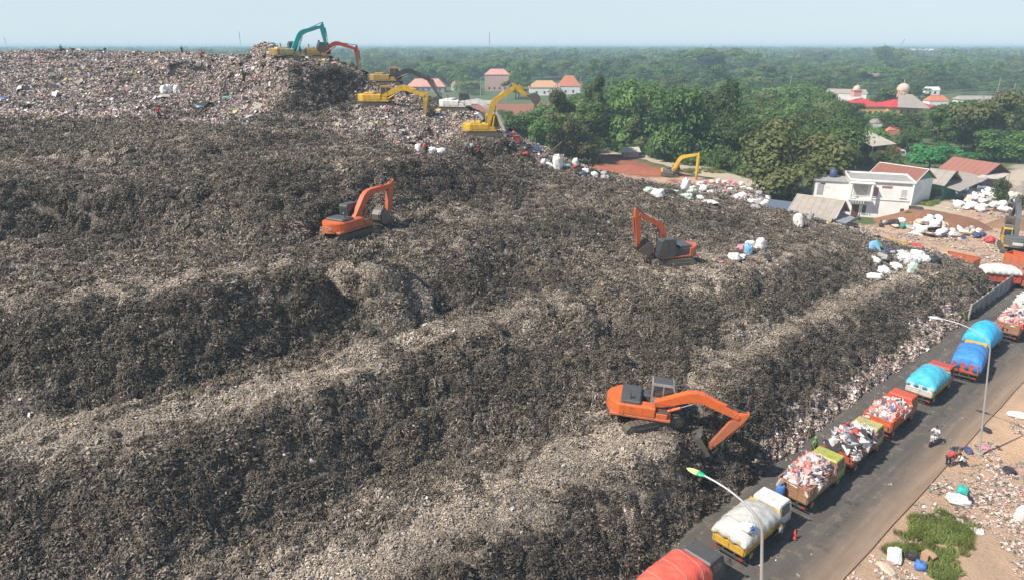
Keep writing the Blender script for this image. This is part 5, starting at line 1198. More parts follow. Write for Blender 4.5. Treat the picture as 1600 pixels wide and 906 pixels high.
# ------------------------------------------------------------------ the queue of lorries
def queue():
    z = .125
    def put(lab, s, q, da, *a, **k): p = road(s, q); return truck(lab, p, RANG + R(da), *a, z=z, **k)
    def on(s, q, da, L, W, x=None):
        c = road(s, q) + (Matrix.Rotation(RANG + R(da), 3, 'Z') @ Vector(((x if x is not None else L / 2 + .1), 0, 0))); return Vector((c.x, c.y, z)), RANG + R(da)
    P_Y2 = paint('egg_yellow', (.78, .45, .02), .3); P_LIM = paint('lime_cab', (.42, .44, .07), .4); P_LEM = paint('pale_yellow', (.50, .45, .17), .45); P_RED = paint('brick_red', (.50, .07, .045), .4); P_ORB = paint('bed_orange', (.72, .13, .035), .35)
    W_BR = mat('brown_planks', (.30, .165, .085), .7, .5, (.13, .08, .05), scale=2); P_RO = paint('red_orange', (.62, .09, .04), .3)
    put('lorry under a coral red tarpaulin at the bottom edge of the picture', -2.3, 2.9, 0, M_DGREY, P_RED)
    c, r = on(-2.3, 2.9, 0, 4.15, 2.1); tarp('coral red tarpaulin bulging over the nearest lorry bed', c, r, 4.7, 2.55, .95, cloth('coral', (.78, .115, .075), .2), 1.95, .55, 1, .05, 4)
    put('lorry with a yellow bed and a white cab, second from the bottom of the queue', 5.5, 2.95, 0, P_WHITE, P_Y2)
    c, r = on(5.5, 2.95, 0, 4.15, 2.1); tarp('grey-white tarpaulin stretched over the yellow lorry bed', c, r, 4.6, 2.5, .85, cloth('greyish_sheet', (.50, .50, .47), .45), 1.85, .25, 2, .06, 2.2)
    q = c + Matrix.Rotation(r, 3, 'Z') @ Vector((-1.35, -.72, 0)); q.z = z + 2.25
    sack(q, 'white', 'round', .85, lab='white sack bulging from the corner of the yellow lorry', cat='sack'); q2 = q + Vector((.15, -.12, .18)); sack(q2, 'blue', 'round', .48, lab='blue bag tied on the corner of the yellow lorry', cat='bag')
    put('lorry with a brown plank bed and a lime cab, a blue barrel at its tail', 13.1, 3.1, 0, P_LIM, W_BR, 'wood', bedH=1.05)
    c, r = on(13.1, 3.1, 0, 4.15, 2.1); waste_load('red and white crumpled bags heaped on the brown plank lorry', c, r, 4.0, 2.0, 1.15, 'red', 520, 1.85, 3, (.22, .75))
    put('lorry with a brick red bed and a pale yellow cab', 19.7, 3.2, 0, P_LEM, P_RED)
    c, r = on(19.7, 3.2, 0, 4.15, 2.1); waste_load('white and black bags heaped on the brick red lorry', c, r, 4.0, 2.15, 1.1, 'bags', 260, 1.8, 4, (.35, 1.0))
    put('lorry with an orange bed and a red-orange cab in front of the tarpaulined van-like lorry', 26.8, 3.15, 0, P_RO, P_ORB)
    c, r = on(26.8, 3.15, 0, 4.15, 2.1); waste_load('red and white waste filling the orange lorry bed', c, r, 4.1, 2.0, .65, 'red', 460, 1.8, 5, (.2, .7))
    put('lorry with a yellow bed and a white tailgate under a turquoise sheet', 35.4, 3.3, 0, P_RED, P_Y2, tail=P_WHITE, cabcol2=P_WHITE)
    c, r = on(35.4, 3.3, 0, 4.15, 2.1); tarp('turquoise sheet over the lorry with the white tailgate', c, r, 4.5, 2.5, 1.0, cloth('turquoise', (.05, .42, .58), .3), 1.85, .25, 7, .10, 2.6)
    put('lorry with a red and yellow body under a bright blue tarpaulin', 43.2, 4.6, 8, P_Y2, P_RO)
    c, r = on(43.2, 4.6, 8, 4.15, 2.1); tarp('bright blue tarpaulin wrapped over the red and yellow lorry', c, r, 4.5, 2.6, .9, cloth('blue_tarp', (.03, .22, .58), .25), 2.0, .75, 8, .07, 3.4)
    put('lorry with a dark red body, squeezed between the blue tarpaulin and the plank lorry', 49.8, 3.5, 0, P_RED, P_RED)
    c, r = on(49.8, 3.5, 0, 4.15, 2.1); tarp('cyan tarpaulin bulging high over the dark red lorry', c, r, 4.5, 2.6, 1.35, cloth('cyan', (.02, .40, .70), .2), 1.95, .7, 9, .08, 2.8)
    put('lorry with a brown plank bed beside the concrete wall, the farthest of the queue', 57.2, 4.4, 0, P_LEM, W_BR, 'wood', bedH=1.0, bedL=4.6)
    c, r = on(57.2, 4.4, 0, 4.6, 2.1); waste_load('pink and white bags heaped on the plank lorry beside the wall', c, r, 4.5, 2.1, 1.1, 'red', 480, 1.85, 10, (.22, .75))
    put('white-loaded lorry beyond the plank lorry at the right picture edge', 65.5, 3.9, 0, P_WHITE, P_WHITE)
    c, r = on(65.5, 3.9, 0, 4.15, 2.1); waste_load('white sacks on the lorry at the right picture edge', c, r, 4.1, 2.1, .9, 'white', 200, 1.85, 11, (.4, 1.0))
    # barrel and rolled sheet at the tail of the brown lorry
    b0 = road(12.75, 2.45); t = thing('barrel', 'blue plastic barrel hung on the tail of the brown plank lorry', 'barrel', (b0.x, b0.y, z + .95))
    mb = MB(); mb.tube([(0, 0, 0), (0, 0, .06), (0, 0, .45), (0, 0, .84), (0, 0, .88)], [.27, .30, .31, .30, .27], 16); mb.build('shell', SC_COL['blue'], t); mb = MB(); mb.tube([(0, 0, .28), (0, 0, .32)], .325, 16); mb.build('hoop', SC_COL['navy'], t)
    tag(MB().box((0, 0, .3), (.28, .16, .6), .04, Matrix.Rotation(.4, 3, 'Y')).build('foam_sheet', P_WHITE, None, (b0.x - .1, b0.y, z + 1.75)), 'white foam offcut sticking out of the blue barrel', 'foam sheet')
    # traffic cone, warning triangle
    cpos = road(10.6, 4.75, z); t = thing('traffic_cone', 'red traffic cone on the asphalt beside the white lorry cab', 'traffic cone', cpos); MB().box((0, 0, .03), (.36, .36, .05), .01).build('base', M_BLACK, t); MB().tube([(0, 0, .05), (0, 0, .72)], [.15, .03], 12).build('cone', mat('cone_red', (.7, .08, .04), .5, .2), t)
    MB().tube([(0, 0, .34), (0, 0, .48)], [.098, .07], 12).build('band', P_WHITE, t)

def yard_vehicles():
    P_ORB = paint('bed_orange', (.72, .13, .035), .35); P_SC = paint('scarlet', (.62, .06, .035), .3)
    def box_open(lab, pa, L, rz, col, W=2.2, H=1.0, z=0, name='steel_container'):
        t = thing(name, lab, 'container', (pa.x, pa.y, z), rz)
        MB().box((L / 2, 0, .1), (L, W, .12)).build('floor_plate', mat('rusty_floor', (.09, .06, .045), .9, .6), t)
        for e in (-1, 1):
            sb = MB().box((L / 2, e * W / 2, H / 2 + .1), (L, .07, H)).box((L / 2, e * W / 2, H + .1), (L + .1, .13, .09)).build('side_board', col, t)
            for k in range(7): MB().box((.1 + k * (L - .2) / 6, e * (W / 2 + .05), H / 2 + .08), (.1, .07, H)).build('rib', col, sb)
            MB().box((L / 2 + e * L / 2, 0, H / 2 + .1), (.07, W - .06, H)).build('end_board', col, t)
        return t
    a = at(1372, 381, .0); b = at(1417, 391, 0); box_open('bright yellow open steel box lying in the yard beside the blue sheet', a, (b - a).length, math.atan2(b.y - a.y, b.x - a.x), paint('box_yellow', (.80, .55, .02), .15), 1.4, .9)
    a = at(1474, 409, 0); b = at(1524, 420, 0); box_open('orange open lorry box with a dark inside at the edge of the heap', a, (b - a).length, math.atan2(b.y - a.y, b.x - a.x), P_ORB, 2.4, 1.3)
    a = at(1572, 412, 0); b = at(1640, 428, 0); box_open('orange open lorry box at the right picture edge behind the orange cab', a, (b - a).length, math.atan2(b.y - a.y, b.x - a.x), P_ORB, 2.4, 1.7)
    p = at(1526, 446, 0); rz = R(-14); truck('orange-cabbed lorry with a scarlet bed parked behind the concrete wall', p, rz, P_ORB, P_SC, cchas=P_ORB, z=.02, bedH=1.1, bedL=4.4)
    c = p + Matrix.Rotation(rz, 3, 'Z') @ Vector((2.3, 0, 0)); tarp('white sheet over the scarlet lorry bed behind the wall', Vector((c.x, c.y, .02)), rz, 4.6, 2.55, .7, cloth('offwhite', (.66, .64, .59), .3), 2.25, .3, 12, .04, 4)
    truck('orange lorry with a white cab parked under the open shed roof', at(1372, 247), R(-6), P_WHITE, P_ORB, z=.02, bedH=1.5, bedL=5.0, W=2.4)
    t = truck('red lorry facing the yard from the shade of the far trees', at(1580, 248), R(-118), P_SC, P_SC, z=.02, bedH=1.5, W=2.4); t.scale = (1.15,) * 3
    # parked car and the loaded pickup by the grey-roofed house
    def car(lab, p, rz, col, s=1.0):
        t = thing('parked_car', lab, 'car', p, rz); t.scale = (s,) * 3
        pr = [(-2.1, .35), (2.05, .35), (2.15, .6), (2.05, .85), (1.1, 1.0), (.55, 1.48), (-1.3, 1.52), (-1.95, 1.05), (-2.15, .8)]
        MB().prism(pr[::-1], -.82, .82).build('body', col, t)
        for e in (-1, 1):
            MB().add([(1.0, e * .828, 1.02), (.52, e * .828, 1.42), (-1.25, e * .828, 1.45), (-1.8, e * .828, 1.06)], [(0, 1, 2, 3)]).build('window', M_GLASS, t)
            for x in (-1.35, 1.35):
                wh = MB().tube([(x, e * .7, .32), (x, e * .86, .32)], .32, 14, smooth=False).build('wheel', M_BLACK, t); MB().tube([(x, e * .85, .32), (x, e * .875, .32)], .17, 10, smooth=False).build('rim', M_STEEL, wh)
            MB().box((2.11, e * .6, .72), (.04, .3, .14)).build('headlight', M_LAMPW, t)
        MB().add([(1.13, -.7, 1.03), (1.13, .7, 1.03), (.60, .62, 1.46), (.60, -.62, 1.46)], [(0, 1, 2, 3)]).build('windscreen', M_GLASS, t)
        return t
    car('pale blue-white car parked beside the red lorry under the far trees', at(1540, 250), R(-100), paint('pale_blue', (.55, .62, .66)), 1.1)
    car('blue and red pickup-like car loaded with sacks beside the leafy shrub', at(1532, 304), R(-125), paint('car_blue', (.22, .35, .55)), 1.05)
    for i, (u, v, a) in enumerate(((1316, 350, 20), (1328, 348, 35), (1337, 345, 10))):
        motorbike(['dark scooter nearest the shack posts', 'dark scooter in the middle of the three by the white house', 'dark scooter closest to the brown house door'][i], at(u, v), R(a), M_DGREY)['group'] = 'scooters parked before the white house'

# ------------------------------------------------------------------ buildings
M_PLASTER = mat('white_plaster', (.78, .77, .74), .85, .5, (.45, .42, .38), scale=.5, bmp=.15)
M_CONC = mat('raw_concrete', (.34, .33, .31), .9, .5, (.18, .16, .14), scale=.7, bmp=.3)
M_TILE_BR = mat('brown_tiles', (.26, .105, .075), .8, .45, (.13, .07, .055), scale=1.2)
M_SHEET = mat('grey_sheet', (.33, .30, .26), .7, .5, (.20, .15, .11), scale=.8)
M_RUST = mat('rusty_sheet', (.30, .125, .09), .75, .5, (.20, .12, .09), scale=.6)
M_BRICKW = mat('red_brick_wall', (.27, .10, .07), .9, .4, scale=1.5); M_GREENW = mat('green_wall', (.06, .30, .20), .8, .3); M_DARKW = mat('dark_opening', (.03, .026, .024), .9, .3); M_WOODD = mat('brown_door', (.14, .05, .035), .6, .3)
M_TERRA = mat('terracotta', (.52, .17, .09), .8, .35, scale=.3); M_TERRAP = mat('faded_terracotta', (.58, .28, .22), .8, .4, scale=.3); M_MOSQ = mat('crimson_roof', (.50, .045, .05), .6, .25, scale=.3); M_YWALL = mat('yellow_wall', (.68, .42, .14), .8, .3); M_WSHEET = mat('white_sheet', (.72, .74, .76), .5, .25, scale=.1)
def gable(t, L, W, wh, rise, roofm, wallm, gabm=None, over=.45, x0=0, y0=0, trim=None, ribs=0, zoff=0):
    """ridge along x, front eave at y0; children of t"""
    wl = MB().box((x0 + L / 2, y0 + W / 2, zoff + wh / 2), (L, W, wh)).build('wall', wallm, t)
    for e in (0, 1):
        x = x0 + e * L; MB().add([(x + (.006 if e else -.006), y0, zoff + wh), (x + (.006 if e else -.006), y0 + W, zoff + wh), (x + (.006 if e else -.006), y0 + W / 2, zoff + wh + rise)], [(0, 1, 2)] if e else [(0, 2, 1)]).build('gable', gabm or wallm, t)
    sl = rise / (W / 2); th = .10
    for e in (-1, 1):
        ye = y0 + W / 2 + e * (W / 2 + over); ze = zoff + wh - over * sl; zr = zoff + wh + rise
        vs = [(x0 - over, ye, ze), (x0 + L + over, ye, ze), (x0 + L + over, y0 + W / 2, zr), (x0 - over, y0 + W / 2, zr)]; vs += [(x, y, z + th) for x, y, z in vs]
        rf = MB().add(vs, [(0, 1, 2, 3), (4, 5, 6, 7), (0, 1, 5, 4), (1, 2, 6, 5), (2, 3, 7, 6), (3, 0, 4, 7)]).build('roof', roofm, t)
        if ribs and e < 0:
            n = int(L / ribs)
            for k in range(n + 1):
                x = x0 - over + .06 + (L + 2 * over - .12) * k / n; MB().add([(x - .04, ye, ze + th + .003), (x + .04, ye, ze + th + .003), (x + .04, y0 + W / 2, zr + th + .003), (x - .04, y0 + W / 2, zr + th + .003), (x - .03, ye, ze + th + .05), (x + .03, ye, ze + th + .05), (x + .03, y0 + W / 2, zr + th + .05), (x - .03, y0 + W / 2, zr + th + .05)],
                    [(4, 5, 6, 7), (0, 1, 5, 4), (1, 2, 6, 5), (3, 0, 4, 7)]).build('seam', roofm, rf)
    if trim:
        for xx in (x0 - over, x0 + L + over):
            MB().tube([(xx, y0 - over, zoff + wh - over * sl + .12), (xx, y0 + W / 2, zoff + wh + rise + .14), (xx, y0 + W + over, zoff + wh - over * sl + .12)], .09, 4).build('barge_board', trim, t)
        MB().tube([(x0 - over, y0 + W / 2, zoff + wh + rise + .14), (x0 + L + over, y0 + W / 2, zoff + wh + rise + .14)], .09, 5).build('ridge_cap', trim, t)
    return t
def slab(name, pts, m, parent=None, th=.12):
    vs = [Vector(p) for p in pts]; vs += [p + Vector((0, 0, th)) for p in vs]
    return MB().add(vs, [(3, 2, 1, 0), (4, 5, 6, 7), (0, 1, 5, 4), (1, 2, 6, 5), (2, 3, 7, 6), (3, 0, 4, 7)]).build(name, m, parent)
def win(t, x, y, z, w, h, m=None, fr=None, sill=True, name='window'):
    f = MB().box((x, y - .02, z), (w + .14, .07, h + .14)).build(name + ('_frame' if False else ''), fr or M_WOODD, t); MB().box((x, y - .062, z), (w, .03, h)).build('pane' if name == 'window' else 'leaf', m or M_GLASS, f)
    if sill: MB().box((x, y - .10, z - h / 2 - .1), (w + .3, .14, .06)).build('sill', M_PLASTER, f)
    return f
def buildings():
    # white two-storey house: origin at its right front corner, x to the right
    c = at(1416, 344); rz = R(-19); t = thing('white_house', 'white two-storey house with a flat roof and a small balcony', 'house', c, rz)
    L, D, H = 16.0, 8.5, 6.5
    MB().box((-5.1, D / 2, H / 2), (10.2, D, H)).build('wall', M_PLASTER, t)
    MB().box((-13.0, D / 2 + 1.2, 2.9), (5.6, D - 2.2, 5.8)).build('wall', M_PLASTER, t)
    MB().box((-5.0, D / 2, H + .09), (10.9, D + .6, .18), .02).build('roof', M_CONC, t); MB().box((-13.2, D / 2 + 1.2, 5.88), (5.9, D - 1.7, .16), .02).build('roof', M_CONC, t)
    for y in (-.18, D + .18): MB().box((-5.0, y, H + .32), (10.9, .16, .30)).build('parapet', M_PLASTER, t)
    for x in (-10.35, .35): MB().box((x, D / 2, H + .32), (.16, D + .2, .30)).build('parapet', M_PLASTER, t)
    MB().box((-3.4, -.04, 3.35), (6.9, .10, .10)).box((.03, D / 2, 3.35), (.10, D, .10)).build('string_course', mat('grey_band', (.35, .34, .33), .8), t)
    # balcony
    b = MB().box((-8.3, -.75, 3.35), (3.9, 1.6, .22)).build('balcony', M_PLASTER, t)
    MB().box((-8.3, .005, 4.75), (2.3, .03, 2.3)).build('recess', mat('balcony_recess', (.50, .46, .42), .9), b)
    for x in (-10.05, -6.6): MB().tube([(x, -1.35, 3.46), (x, -1.35, 6.35)], [.26, .20], 10).build('column', M_PLASTER, b)
    for k in range(9): MB().tube([(-9.7 + k * .35, -1.42, 3.46), (-9.7 + k * .35, -1.42, 4.1)], .05, 6).build('baluster', M_PLASTER, b)
    MB().box((-8.3, -1.42, 4.15), (3.6, .16, .10)).build('rail', M_PLASTER, b); MB().box((-8.3, -.75, 6.42), (4.1, 1.7, .14)).build('canopy', M_PLASTER, t)
    for k in range(6): MB().tube([(-9.8 + k * .42, -1.5, 2.75), (-9.8 + k * .42, -1.5, 3.22)], .06, 6).build('spindle', M_PLASTER, b)
    win(t, -8.7, 0, 1.1, 1.05, 2.1, M_WOODD, name='door', sill=False); win(t, -7.2, 0, 1.45, .45, 1.3); win(t, -1.0, 0, 1.25, .45, 1.4, M_WOODD); win(t, -5.85, 0, 4.75, .75, 1.5, mat('pink_curtain', (.42, .18, .18), .8)); win(t, -1.25, 0, 4.75, .85, 1.4, mat('grey_shutter', (.50, .50, .47), .8), M_PLASTER)
    win(t, -4.05, 0, 5.75, 1.5, .22, mat('pink_curtain', (.42, .18, .18), .8), sill=False); win(t, -14.9, 2.3 + .0, 4.3, .9, 1.9, mat('grey_door', (.35, .36, .38), .7), M_CONC, name='door', sill=False); win(t, -14.6, 2.3, 5.35, .7, .15, sill=False)
    for (y, z, w_, h_) in ((6.2, 5.2, .7, .6), (6.0, 4.2, 1.8, 1.3), (5.6, 1.9, 1.3, .25)): MB().box((.02, y, z), (.06, w_, h_)).build('window', M_GLASS, t)
    dsh = MB(); dsh.tube([(.15, 2.1, 3.9), (.32, 2.05, 3.9)], [.12, .48], 14); tag(dsh.build('satellite_dish', P_WHITE, t))
    tk = thing('water_tank', 'dark blue round water tank on the flat roof of the white house', 'water tank', c + Matrix.Rotation(rz, 3, 'Z') @ Vector((-12.6, 6.5, 5.97)), rz)
    MB().tube([(0, 0, 0), (0, 0, .1), (0, 0, 1.3), (0, 0, 1.5)], [.62, .68, .68, .4], 16).build('shell', SC_COL['navy'], tk); MB().tube([(0, 0, 1.5), (0, 0, 1.6)], .25, 10).build('lid', SC_COL['navy'], tk)
    # brown tiled house behind it
    def house(lab, ul, ur, v_l, v_r, z, L=None, cat='house', name='house', **kw):
        a = at(ul, v_l, z); b = at(ur, v_r, z); d = b - a
        t = thing(name, lab, cat, (a.x, a.y, 0), math.atan2(d.y, d.x)); gable(t, d.length, **kw); return t
    t = house('brown-tiled house with white edging and a green gable behind the white house', 1361, 1431, 272, 283, 4.9, W=6.5, wh=4.9, rise=1.9, roofm=M_TILE_BR, wallm=M_PLASTER, gabm=M_GREENW, trim=M_PLASTER, ribs=.8)
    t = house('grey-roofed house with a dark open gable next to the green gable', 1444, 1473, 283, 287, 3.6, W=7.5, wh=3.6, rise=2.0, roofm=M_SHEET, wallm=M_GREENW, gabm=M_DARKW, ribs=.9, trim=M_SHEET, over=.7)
    L = 6
    for (x, w_) in ((1.2, .8), (3.4, .8)): win(t, x, 0, 1.6, w_, 1.3)
    win(t, 2.3, 0, 1.1, .8, 2.0, M_WOODD, name='door', sill=False)
    t = thing('lean_to', 'open lean-to with a grey sheet roof on a pale post beside the green house', 'shed', at(1490, 300)); o = at(1490, 300)
    q = [at(1474, 292, 2.9), at(1500, 300, 2.7), at(1531, 286, 3.3), at(1500, 278, 3.6)]; slab('roof', [x - o for x in q], M_SHEET, t)
    for x, hh in ((at(1491, 308), 2.8), (at(1512, 300), 2.95), (at(1478, 303), 2.8)): MB().tube([x - o, x - o + Vector((0, 0, hh))], .13, 6).build('post', mat('cream_post', (.55, .48, .36), .8), t)
    MB().box((-1.2, 1.2, .55), (3.2, .15, 1.1)).build('low_wall', mat('tan_wall', (.42, .25, .16), .9), t); MB().box((1.5, 3.4, 1.4), (6, .2, 2.8), 0, Matrix.Rotation(-.35, 3, 'Z')).build('back_wall', M_DARKW, t)
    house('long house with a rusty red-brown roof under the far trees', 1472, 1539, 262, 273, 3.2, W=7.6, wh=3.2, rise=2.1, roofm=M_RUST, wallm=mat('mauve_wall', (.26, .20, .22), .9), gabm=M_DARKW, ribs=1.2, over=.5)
    t = thing('sheet_awning', 'low grey sheet awning along the front of the rusty-roofed house', 'awning', at(1515, 284)); o = at(1515, 284); slab('roof', [x - o for x in (at(1492, 277, 2.6), at(1533, 286, 2.4), at(1545, 279, 2.9), at(1500, 268, 3.0))], M_SHEET, t)
    for u, v in ((1497, 287), (1533, 293), (1548, 287)): MB().tube([at(u, v) - o, at(u, v) - o + Vector((0, 0, 2.5))], .08, 5).build('post', M_CONC, t)
    t = thing('sheet_awning', 'whitish sheet awning jutting out before the red lorry', 'awning', at(1553, 284)); o = at(1553, 284); slab('roof', [x - o for x in (at(1526, 278, 2.9), at(1562, 281, 2.8), at(1578, 273, 3.0), at(1545, 268, 3.2))], mat('pale_sheet', (.55, .50, .45), .6), t)
    for u, v in ((1530, 292), (1560, 293), (1575, 285)): MB().tube([at(u, v) - o, at(u, v) - o + Vector((0, 0, 2.8))], .08, 5).build('post', M_CONC, t)
    # shack at the edge of the heap
    a = at(1238, 329, 2.5); b = at(1284, 336, 2.5); d = b - a; rzs = math.atan2(d.y, d.x); t = thing('shack', 'grey-roofed shack with a brick gable at the foot of the heap', 'shack', (a.x, a.y, 0), rzs)
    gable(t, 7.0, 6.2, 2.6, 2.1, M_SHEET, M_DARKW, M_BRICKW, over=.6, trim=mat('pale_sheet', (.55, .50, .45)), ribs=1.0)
    slab('roof', [(-6.4, -3.2, 1.7), (7.4, -3.2, 1.7), (7.6, -.5, 2.32), (-1.0, -.5, 2.32)], M_SHEET, t)
    slab('awning', [(7.1, -.8, 2.0), (9.4, -.8, 1.8), (9.4, 4.2, 1.8), (7.1, 4.2, 2.4)], mat('blue_grey_sheet', (.26, .28, .30), .6), t)
    for x, y in ((7.3, -3.0), (4.2, -3.0), (1, -3.0)): MB().box((x, y, .85), (.2, .2, 1.7)).build('post', M_CONC, t)
    MB().box((9.0, 0, .9), (.06, 1.0, 1.7)).build('door', mat('teal_panel', (.10, .42, .38)), t)
    MB().box((7.06, 3.0, 1.25), (.12, 6.1, 2.5)).build('side_wall', M_PLASTER, t)
    o = at(1225, 326, .5); t = thing('tarpaulin_roof', 'slack blue-grey plastic roof between the heap and the shack', 'tarpaulin', o); slab('sheet', [x - o for x in (at(1190, 322, 2.6), at(1246, 334, 2.4), at(1254, 318, 3.0), at(1205, 312, 3.0))], mat('slate_tarp', (.12, .16, .22), .5, .5), t, .04)
    for u, v in ((1196, 330), (1245, 340), (1250, 327)): MB().tube([at(u, v) - o - Vector((0, 0, .5)), at(u, v) - o + Vector((0, 0, 2.0))], .06, 5).build('pole', M_WOODD, t)
    # open shed
    o = at(1362, 245); t = thing('open_shed', 'open shed with a big tilted beige roof over the orange lorry', 'shed', o)
    q = [at(1364, 230, 4.1), at(1401, 226, 4.1), at(1360, 207, 5.9), at(1323, 210, 5.9)]; slab('roof', [x - o for x in q], mat('beige_sheet', (.46, .42, .33), .7, .3, scale=.3), t, .15)
    q2 = [at(1323, 210, 5.9), at(1360, 207, 5.9), at(1345, 208, 4.4), at(1303, 213, 4.4)]; slab('roof', [x - o for x in q2], M_SHEET, t, .15)
    for p, hh in ((q[0], 4.1), (q[1], 4.1), (q[2], 5.8), (q[3], 5.8)): MB().tube([Vector((p.x, p.y, 0)) - o, Vector((p.x, p.y, hh)) - o], .14, 6).build('post', M_DGREY, t)
    # far buildings
    def hip(lab, u0, u1, vt, ve, t_, wallh_z=None, roofm=M_TERRA, wallm=M_PLASTER, depth=.6, ridge=.35, name='house', cat='house', wins=3, rz=0.0, extra=None):
        a = atd(u0, ve, t_); b = atd(u1, ve, t_); top = atd((u0 + u1) / 2, vt, t_ + (u1 - u0) * depth * .5 * t_ / 1067); L = (b - a).length; D = L * depth; ez = max(a.z, 1.2); rise = max(top.z - a.z, .8)
        t = thing(name, lab, cat, (a.x, a.y, 0), rz); MB().box((L / 2, D / 2, ez / 2), (L * .94, D * .94, ez)).build('wall', wallm, t)
        rr = ridge * L / 2; z0, z1 = ez - .05, ez + rise
        vs = [(0, 0, z0), (L, 0, z0), (L, D, z0), (0, D, z0), (L / 2 - rr, D / 2, z1), (L / 2 + rr, D / 2, z1)]
        rf = MB().add(vs, [(0, 1, 5, 4), (1, 2, 5), (2, 3, 4, 5), (3, 0, 4), (3, 2, 1, 0)]).build('roof', roofm, t)
        MB().tube([(L / 2 - rr, D / 2, z1), (L / 2 + rr, D / 2, z1)], .14, 5).build('ridge_cap', roofm, rf)
        for k in range(wins): win(t, L * (k + 1) / (wins + 1), D * .03, min(1.8, ez * .55), 1.1, min(1.4, ez * .4), sill=False)
        return t
    m1 = hip('mosque hall with a crimson hipped roof and a small domed turret', 1327, 1388, 153, 167, 300, roofm=M_MOSQ, wallm=M_YWALL, ridge=.02, name='mosque_hall', cat='mosque', wins=6, depth=.9)
    L = (atd(1388, 167, 300) - atd(1327, 167, 300)).length
    mb = MB(); cx, cy = L * .36, L * .5; mb.box((cx, cy, 9.6), (3.4, 3.4, 2.6)).box((cx, cy, 11.0), (3.9, 3.9, .35)); mb.build('turret', mat('salmon', (.62, .36, .30), .8), m1)
    def dome(par, c, r, m, name='dome'):
        vs = []; n = 14
        for i in range(9):
            e = i / 8 * math.pi / 2 * 1.0; rr = r * math.cos(e) * (1 + .12 * math.sin(2 * e))
            vs += [(c[0] + rr * math.cos(6.283 * j / n), c[1] + rr * math.sin(6.283 * j / n), c[2] + r * 1.25 * math.sin(e)) for j in range(n)]
        MB().add(vs, [(i * n + j, i * n + (j + 1) % n, (i + 1) * n + (j + 1) % n, (i + 1) * n + j) for i in range(8) for j in range(n)], 0, True).tube([(c[0], c[1], c[2] + r * 1.2), (c[0], c[1], c[2] + r * 1.9)], .12, 5).build(name, m, par)
    PK = mat('peach_dome', (.68, .46, .36), .6, .2); dome(m1, (cx, cy, 11.1), 1.5, PK)
    m2 = hip('wide crimson-roofed mosque with a large peach dome', 1388, 1466, 154, 168, 305, roofm=M_MOSQ, wallm=M_YWALL, ridge=.25, name='mosque', cat='mosque', wins=6, depth=.8)
    L = (atd(1466, 168, 305) - atd(1388, 168, 305)).length; mb = MB(); mb.tube([(L * .45, L * .4, 7.5), (L * .45, L * .4, 10.6)], 2.4, 14); mb.build('drum', PK, m2); dome(m2, (L * .45, L * .4, 10.5), 2.6, PK)
    vs = [(L * .06, -5, 4.2), (L * .72, -5, 3.6), (L * .60, L * .3, 8.9), (L * .32, L * .3, 8.9)]; slab('porch_roof', vs, M_SHEET, m2)
    hip('terracotta-roofed house beside the wide mosque', 1452, 1484, 149, 158, 330, roofm=M_TERRA, ridge=.6)
    hip('long terracotta-roofed house at the right picture edge', 1556, 1640, 156, 170, 320, roofm=M_TERRA, ridge=.7, depth=.35)
    hip('small dark red-roofed house among trees at the right edge', 1558, 1584, 147, 155, 350, roofm=M_RUST, ridge=.4)
    hip('small orange-roofed hut between the banana plants and the dark trees', 1388, 1412, 194, 206, 215, roofm=M_TERRA, ridge=.3, wins=1)
    hip('brown pyramid-roofed house rising alone out of the wood', 1354, 1386, 109, 124, 520, roofm=mat('brown_roof', (.28, .17, .13), .8), ridge=.05, depth=1.0, wins=2)
    hip('long white building with a grey roof behind the lime tree', 1290, 1350, 139, 146, 330, roofm=M_SHEET, wallm=M_PLASTER, ridge=.9, depth=.3, wins=5, rz=-.35)
    hip('pink-roofed two-storey house among trees above the red earth', 756, 797, 108, 117, 470, roofm=M_TERRAP, wallm=mat('pinkish_wall', (.55, .36, .32), .9), ridge=.5, wins=4)
    hip('terracotta-roofed house right of the pale houses above the red earth', 872, 908, 118, 135, 440, roofm=M_TERRA, ridge=.35, wins=2)
    hip('ochre-roofed low house next to the terracotta one', 826, 876, 126, 137, 430, roofm=mat('ochre_tiles', (.52, .30, .16), .8), ridge=.5, wins=3)
    hip('wide faded pink-roofed hall behind the charcoal boom', 634, 696, 123, 136, 460, roofm=M_TERRAP, wallm=M_CONC, ridge=.6, wins=6)
    hip('small faded red-roofed house right of the wide hall', 704, 724, 126, 133, 480, roofm=M_TERRAP, ridge=.4, wins=1)
    hip('faded red-roofed house beyond the edge of the heap', 576, 604, 116, 124, 520, roofm=M_TERRAP, ridge=.5, wins=2)
    hip('grey tin-roofed hut between the shed and the mosque', 1352, 1380, 186, 193, 232, roofm=M_SHEET, ridge=.8, wins=1, depth=.5); hip('low brown-roofed hut under the trees beside the shed', 1384, 1412, 204, 212, 208, roofm=M_TILE_BR, ridge=.5, wins=1); hip('long grey roof among trees left of the coconut palm', 1100, 1150, 150, 157, 330, roofm=M_SHEET, ridge=.9, depth=.3, wins=3)
